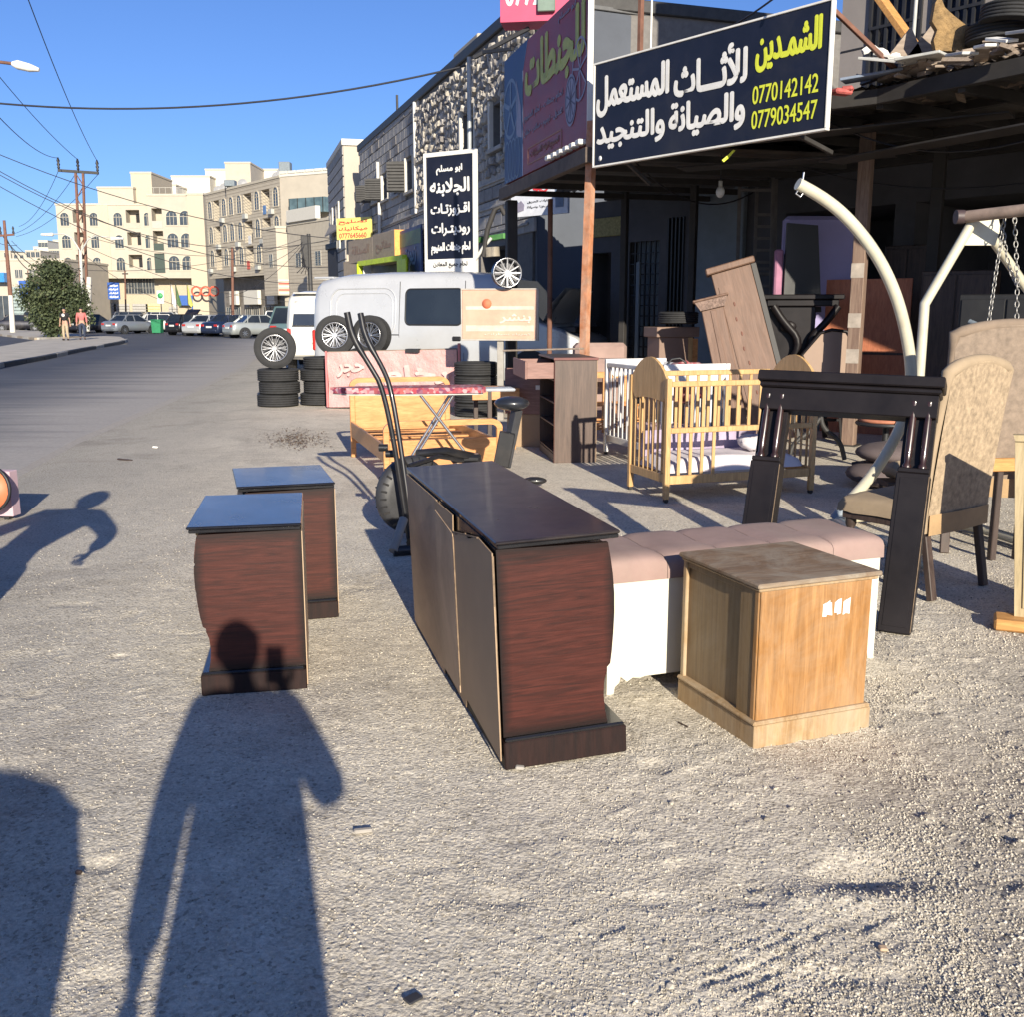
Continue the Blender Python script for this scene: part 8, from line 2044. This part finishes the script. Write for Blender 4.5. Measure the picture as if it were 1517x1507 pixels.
# wet stain and weeds are ground colour; leaves drift
rr = random.Random(77); mb = MB()
for k in range(1100):
    g_ = G(440 + rr.gauss(0, 24), 651 + rr.gauss(0, 7)); s = rr.uniform(.008, .026)
    a = rr.uniform(0, 6); d = Vector((math.cos(a), math.sin(a), rr.uniform(-.1, .4))) * s; e_ = Vector((-math.sin(a), math.cos(a), 0)) * s * .4; p = Vector((g_.x, g_.y, .012)); mb.add([p - d, p + e_, p + d, p - e_], [(0, 1, 2, 3)])
o = mb.build('leaves', M('dry_leaf', (.16, .11, .07), .8, var=.3)); o['kind'] = 'stuff'; o['label'] = 'patch of dry leaves and dirt on the forecourt left of the bed frame'

# ------------------------------------------------------------------ people
m_skin = M('skin', (.42, .25, .17), .55, var=.06)
def skinned(name, chains, mat, parent, lvl=1):
    "chains: lists of (point, radius); the first starts the body, the others branch from a given vertex index"
    vs = []; es = []; rad = []
    for ch in chains:
        start = ch[0] if isinstance(ch[0], int) else None
        prev = start
        for p in (ch[1:] if start is not None else ch):
            vs.append(tuple(p[0])); rad.append(p[1]); i = len(vs) - 1
            if prev is not None: es.append((prev, i))
            prev = i
    me = bpy.data.meshes.new(name); me.from_pydata(vs, es, []); me.update()
    o = bpy.data.objects.new(name, me); COL.objects.link(o); o.parent = parent
    sk = o.modifiers.new('skin', 'SKIN'); sk.use_smooth_shade = True
    for i, r in enumerate(rad):
        v = me.skin_vertices[0].data[i]; v.radius = (r, r) if not isinstance(r, tuple) else r
        v.use_root = (i == 0)
    ss = o.modifiers.new('sub', 'SUBSURF'); ss.levels = lvl; ss.render_levels = lvl
    me.materials.append(mat); return o
def V3(*a): return Vector(a)
def person(label, J, mats, loc, rz=0.0, hands=True, group=None, robe=False, hair=True, bulk=1.0, hs=1.0):
    "J: joints in local metres, figure faces +y"
    t = thing('person', label, 'person', loc, rz, group)
    pe, ch, nk, hd = J['pelvis'], J['chest'], J['neck'], J['head']
    up = (hd - nk).normalized()
    body = [[(pe, .10), (pe.lerp(ch, .5), .10), (ch, .115), (nk, .05), (nk.lerp(hd, .5), .052)]]
    for s in 'lr':
        sh, el, wr = J['sh' + s], J['el' + s], J['wr' + s]; hp, kn, an, to = J['hip' + s], J['kn' + s], J['an' + s], J['to' + s]
        body.append([2, (sh, .058), (sh.lerp(el, .5), .044), (el, .036), (el.lerp(wr, .5), .033), (wr, .024)])
        body.append([0, (hp, .085), (hp.lerp(kn, .5), .070), (kn, .050), (kn.lerp(an, .4), .050), (an, .033), (to, .03)])
    o = skinned('body', body, mats['skin'], t); J = dict(J)
    def BK(r): return tuple(q * bulk for q in r) if isinstance(r, tuple) else r * bulk
    # head with face
    R = up.to_track_quat('Z', 'Y').to_matrix()
    f = J.get('face', V3(0, 1, 0)); y = (f - up * f.dot(up)).normalized(); x = y.cross(up); R = Matrix((x, y, up)).transposed()
    hm = MB(); n, k = 20, 14; vs = []
    for i in range(k + 1):
        th = PI * i / k
        for j in range(n):
            a = 2 * PI * j / n; w = .078 * hs * (1 - .20 * max(0, -math.cos(th)) ** 1.5 * 1.2); d = .098 * hs
            p = V3(w * math.sin(th) * math.cos(a), d * math.sin(th) * math.sin(a), .118 * hs * math.cos(th))
            if p.y > .06 and -.05 < p.z < .02 and abs(p.x) < .03: p.y += .016 * (1 - abs(p.x) / .03)
            vs.append(R @ p + hd)
    hm.add(vs, [(i * n + j, (i + 1) * n + j, (i + 1) * n + (j + 1) % n, i * n + (j + 1) % n) for i in range(k) for j in range(n)], True)
    hm.tube([R @ V3(0, .092, .01) + hd, R @ V3(0, .114, -.022) + hd, R @ V3(0, .098, -.032) + hd], [.006, .012, .008], 8)
    for s in (-1, 1): hm.ball(R @ V3(s * .080, -.005, -.01) + hd, (.012, .02, .032), 8, 6)
    h = hm.build('head', mats['skin'], t)
    for s in (-1, 1): MB().ball(R @ V3(s * .030, .088, .012) + hd, (.012, .008, .008), 8, 6).build('eye', m_trimk, h)
    MB().ball(R @ V3(0, .090, -.055) + hd, (.024, .008, .007), 10, 6).build('mouth', M('lips', (.30, .10, .08), .6), h)
    if hair:
        hr = MB(); vs = []
        for i in range(8):
            th = PI * .56 * i / 7
            for j in range(n):
                a = 2 * PI * j / n; p = V3(.087 * hs * math.sin(th) * math.cos(a), .106 * hs * math.sin(th) * math.sin(a) - .008, .126 * hs * math.cos(th) + .004)
                if p.y > .03: p.z = max(p.z, .058)
                vs.append(R @ p + hd)
        hr.add(vs, [(i * n + j, (i + 1) * n + j, (i + 1) * n + (j + 1) % n, i * n + (j + 1) % n) for i in range(7) for j in range(n)], True); hr.build('hair', mats.get('hair', m_trimk), t)
    # clothes follow the body a little proud of it
    g = 1.0
    shirt = [[(pe + V3(0, 0, .02), (.15, .118)), (pe.lerp(ch, .5), (.145, .115)), (ch, (.165, .12)), (ch.lerp(nk, .75), .075)]]
    for s in 'lr':
        sh, el, wr = J['sh' + s], J['el' + s], J['wr' + s]; L_ = J.get('sleeve', 1.0)
        shirt.append([2, (sh, .078), (sh.lerp(el, .5), .066)] + ([(el, .056), (el.lerp(wr, .85), .044)] if L_ > .6 else [(sh.lerp(el, .75), .062)]))
    shirt = [[q if isinstance(q, int) else (q[0], BK(q[1])) for q in c] for c in shirt]
    skinned('shirt', shirt, mats['shirt'], t)
    tr = [[(pe + V3(0, 0, .02), (.14, .115)), (pe - V3(0, 0, .05), (.14, .115))]]
    for s in 'lr':
        hp, kn, an = J['hip' + s], J['kn' + s], J['an' + s]
        tr.append([1, (hp - V3(0, 0, .03), .098), (hp.lerp(kn, .5), .092), (kn, .075), (kn.lerp(an, .5), .074), (an + V3(0, 0, .03), .066)])
    tr = [[q if isinstance(q, int) else (q[0], BK(q[1])) for q in c] for c in tr]
    skinned('trousers', tr, mats['trousers'], t)
    for s in 'lr':
        an, to = J['an' + s], J['to' + s]; c = an.lerp(to, .45); c.z = .045
        d = (to - an); d.z = 0; Rz = Matrix.Rotation(math.atan2(d.y, d.x), 3, 'Z'); MB().ball(c, (.14, .05, .045), 14, 8, Rz).build('shoe', mats.get('shoe', m_trimk), t)
        if hands:
            el, wr = J['el' + s], J['wr' + s]; d = (wr - el).normalized(); side = d.cross(J.get('palm' + s, V3(0, 1, 0))).normalized(); nrm = side.cross(d)
            ch_ = [[(wr - d * .01, .024), (wr + d * .045, (.034, .018)), (wr + d * .085, (.038, .016))]]
            skinned('hand_' + 'palm', ch_, mats['skin'], t)
            cu = J.get('curl' + s, .35)
            for q, (off, ln) in enumerate(((-.032, .068), (-.011, .078), (.011, .073), (.031, .058))):
                b0 = wr + d * .082 + side * off; P_ = [b0]; dd = d.copy()
                for seg in (.45, .32, .23):
                    dd = (dd + nrm * cu).normalized(); P_.append(P_[-1] + dd * ln * seg)
                MB().tube(P_, [.0095, .009, .0085, .006], 8).build('finger', mats['skin'], t)
            b0 = wr + d * .030 - side * .028; MB().tube([b0, b0 - side * .022 + d * .022 + nrm * .01, b0 - side * .028 + d * .055 + nrm * .02], [.012, .0105, .007], 8).build('thumb', mats['skin'], t)
    return t
def stand(h=1.72, **k):
    s = h / 1.75
    J = dict(pelvis=V3(0, 0, .96), chest=V3(0, .01, 1.32), neck=V3(0, .0, 1.49), head=V3(0, .02, 1.63), shl=V3(-.19, 0, 1.43), ell=V3(-.25, -.02, 1.14), wrl=V3(-.26, .05, .89), shr=V3(.19, 0, 1.43), elr=V3(.25, -.02, 1.14), wrr=V3(.26, .05, .89),
             hipl=V3(-.095, 0, .90), knl=V3(-.11, .02, .50), anl=V3(-.12, -.02, .08), tol=V3(-.13, .13, .04), hipr=V3(.095, 0, .90), knr=V3(.11, .02, .50), anr=V3(.12, -.02, .08), tor=V3(.13, .13, .04))
    J.update(k); return {a: (b * s if isinstance(b, Vector) and not a.startswith(('face', 'palm')) else b) for a, b in J.items()}
m_khaki = M('khaki_cloth', (.38, .30, .20), .9); m_blkc = M('black_cloth', (.015, .015, .017), .9); m_pinkt = M('pink_shirt', (.52, .15, .14), .85); m_navc = M('navy_cloth', (.03, .04, .07), .9)
# two walkers on the island
pa = G(129, 506); J = stand(1.68, knl=V3(-.13, .12, .50), anl=V3(-.15, .05, .08), tol=V3(-.16, .2, .05), wrl=V3(-.30, .05, .88), face=V3(0, 1, 0), sleeve=.5)
t = person('man in a black shirt with a round white print walking on the island', J, dict(skin=m_skin, shirt=m_blkc, trousers=m_khaki, hair=m_trimk), (pa.x, 54, .145), PI)
MB().lathe([(0, 0), (.085, 0), (.085, .004), (0, .004)], (0, .155, 1.30), 18, Matrix.Rotation(-PI / 2, 3, 'X')).build('chest_print', m_signw, t)
J = stand(1.70, knl=V3(-.11, .10, .50), anl=V3(-.10, .0, .08), face=V3(0, 1, 0), sleeve=1)
pa = G(151, 505); person('walker in a loose pink top and dark trousers on the island', J, dict(skin=m_skin, shirt=m_pinkt, trousers=m_navc, hair=m_trimk), (pa.x, 55.5, .145), PI + .3)
# the photographer: holds the phone that takes this picture, right at the lens
phone = V3(0, -.028, 1.5)
J = dict(pelvis=V3(-.015, -.36, .96), chest=V3(-.03, -.33, 1.31), neck=V3(-.06, -.33, 1.50), head=V3(-.075, -.31, 1.635), face=V3(.25, 1, -.1),
         shl=V3(-.215, -.34, 1.40), ell=V3(-.262, -.36, 1.12), wrl=V3(-.262, -.40, .84), shr=V3(.125, -.33, 1.40), elr=V3(.225, -.27, 1.13), wrr=V3(.06, -.12, 1.40),
         hipl=V3(-.12, -.36, .90), knl=V3(-.17, -.33, .50), anl=V3(-.18, -.37, .08), tol=V3(-.19, -.22, .04), hipr=V3(.08, -.36, .90), knr=V3(.07, -.33, .50), anr=V3(.08, -.37, .08), tor=V3(.09, -.22, .04), palmr=V3(0, 1, 0), curlr=.30)
person('photographer in dark clothes holding up a phone with one hand', J, dict(skin=m_skin, shirt=m_navc, trousers=m_blkc, hair=m_trimk), (0, 0, 0), bulk=1.12)
ph = [o for o in bpy.data.objects if o.get('label', '').startswith('photographer in dark')][0]
cn_ = MB(); rows = []
for (z, cx_, hw_) in ((1.42, -.045, .15), (1.30, -.03, .165), (1.15, -.02, .172), (1.0, -.022, .18), (.85, -.026, .192), (.65, -.03, .20), (.48, -.03, .205)):
    rows.append([(cx_ + hw_ * math.cos(a), -.355 + .135 * math.sin(a), z) for a in [2 * PI * j / 24 for j in range(25)]])
cn_.sheet(rows).build('long_coat', m_navc, ph)
t = thing('phone', 'dark phone held up in front of the photographer', 'phone', phone)
MB().bx(-.038, .038, -.010, -.001, -.100, .062, bev=.003).build('case', m_trimk, t); MB().bx(-.034, .034, -.0112, -.0102, -.092, .054, bev=.0003).build('screen', GLASS('phone_glass', (.01, .01, .012), .05), t)
# the man leaning at the left, outside the frame, whose shadow crosses the dirt
J = dict(pelvis=V3(-2.52, 3.55, .93), chest=V3(-2.42, 3.60, 1.27), neck=V3(-2.36, 3.63, 1.43), head=V3(-2.34, 3.66, 1.575), face=V3(.6, .8, -.2),
         shl=V3(-2.60, 3.60, 1.37), ell=V3(-2.82, 3.60, 1.12), wrl=V3(-3.02, 3.62, .88), shr=V3(-2.20, 3.60, 1.36), elr=V3(-1.98, 3.58, 1.14), wrr=V3(-2.05, 3.62, .93),
         hipl=V3(-2.62, 3.55, .88), knl=V3(-2.68, 3.56, .48), anl=V3(-2.72, 3.52, .08), tol=V3(-2.72, 3.66, .04), hipr=V3(-2.43, 3.55, .88), knr=V3(-2.42, 3.58, .48), anr=V3(-2.42, 3.52, .08), tor=V3(-2.40, 3.66, .04))
person('man standing left of the frame with one arm bent, seen only by his shadow', J, dict(skin=m_skin, shirt=m_khaki, trousers=m_navc, hair=m_trimk), (0, 0, 0), bulk=1.3, hs=1.2)
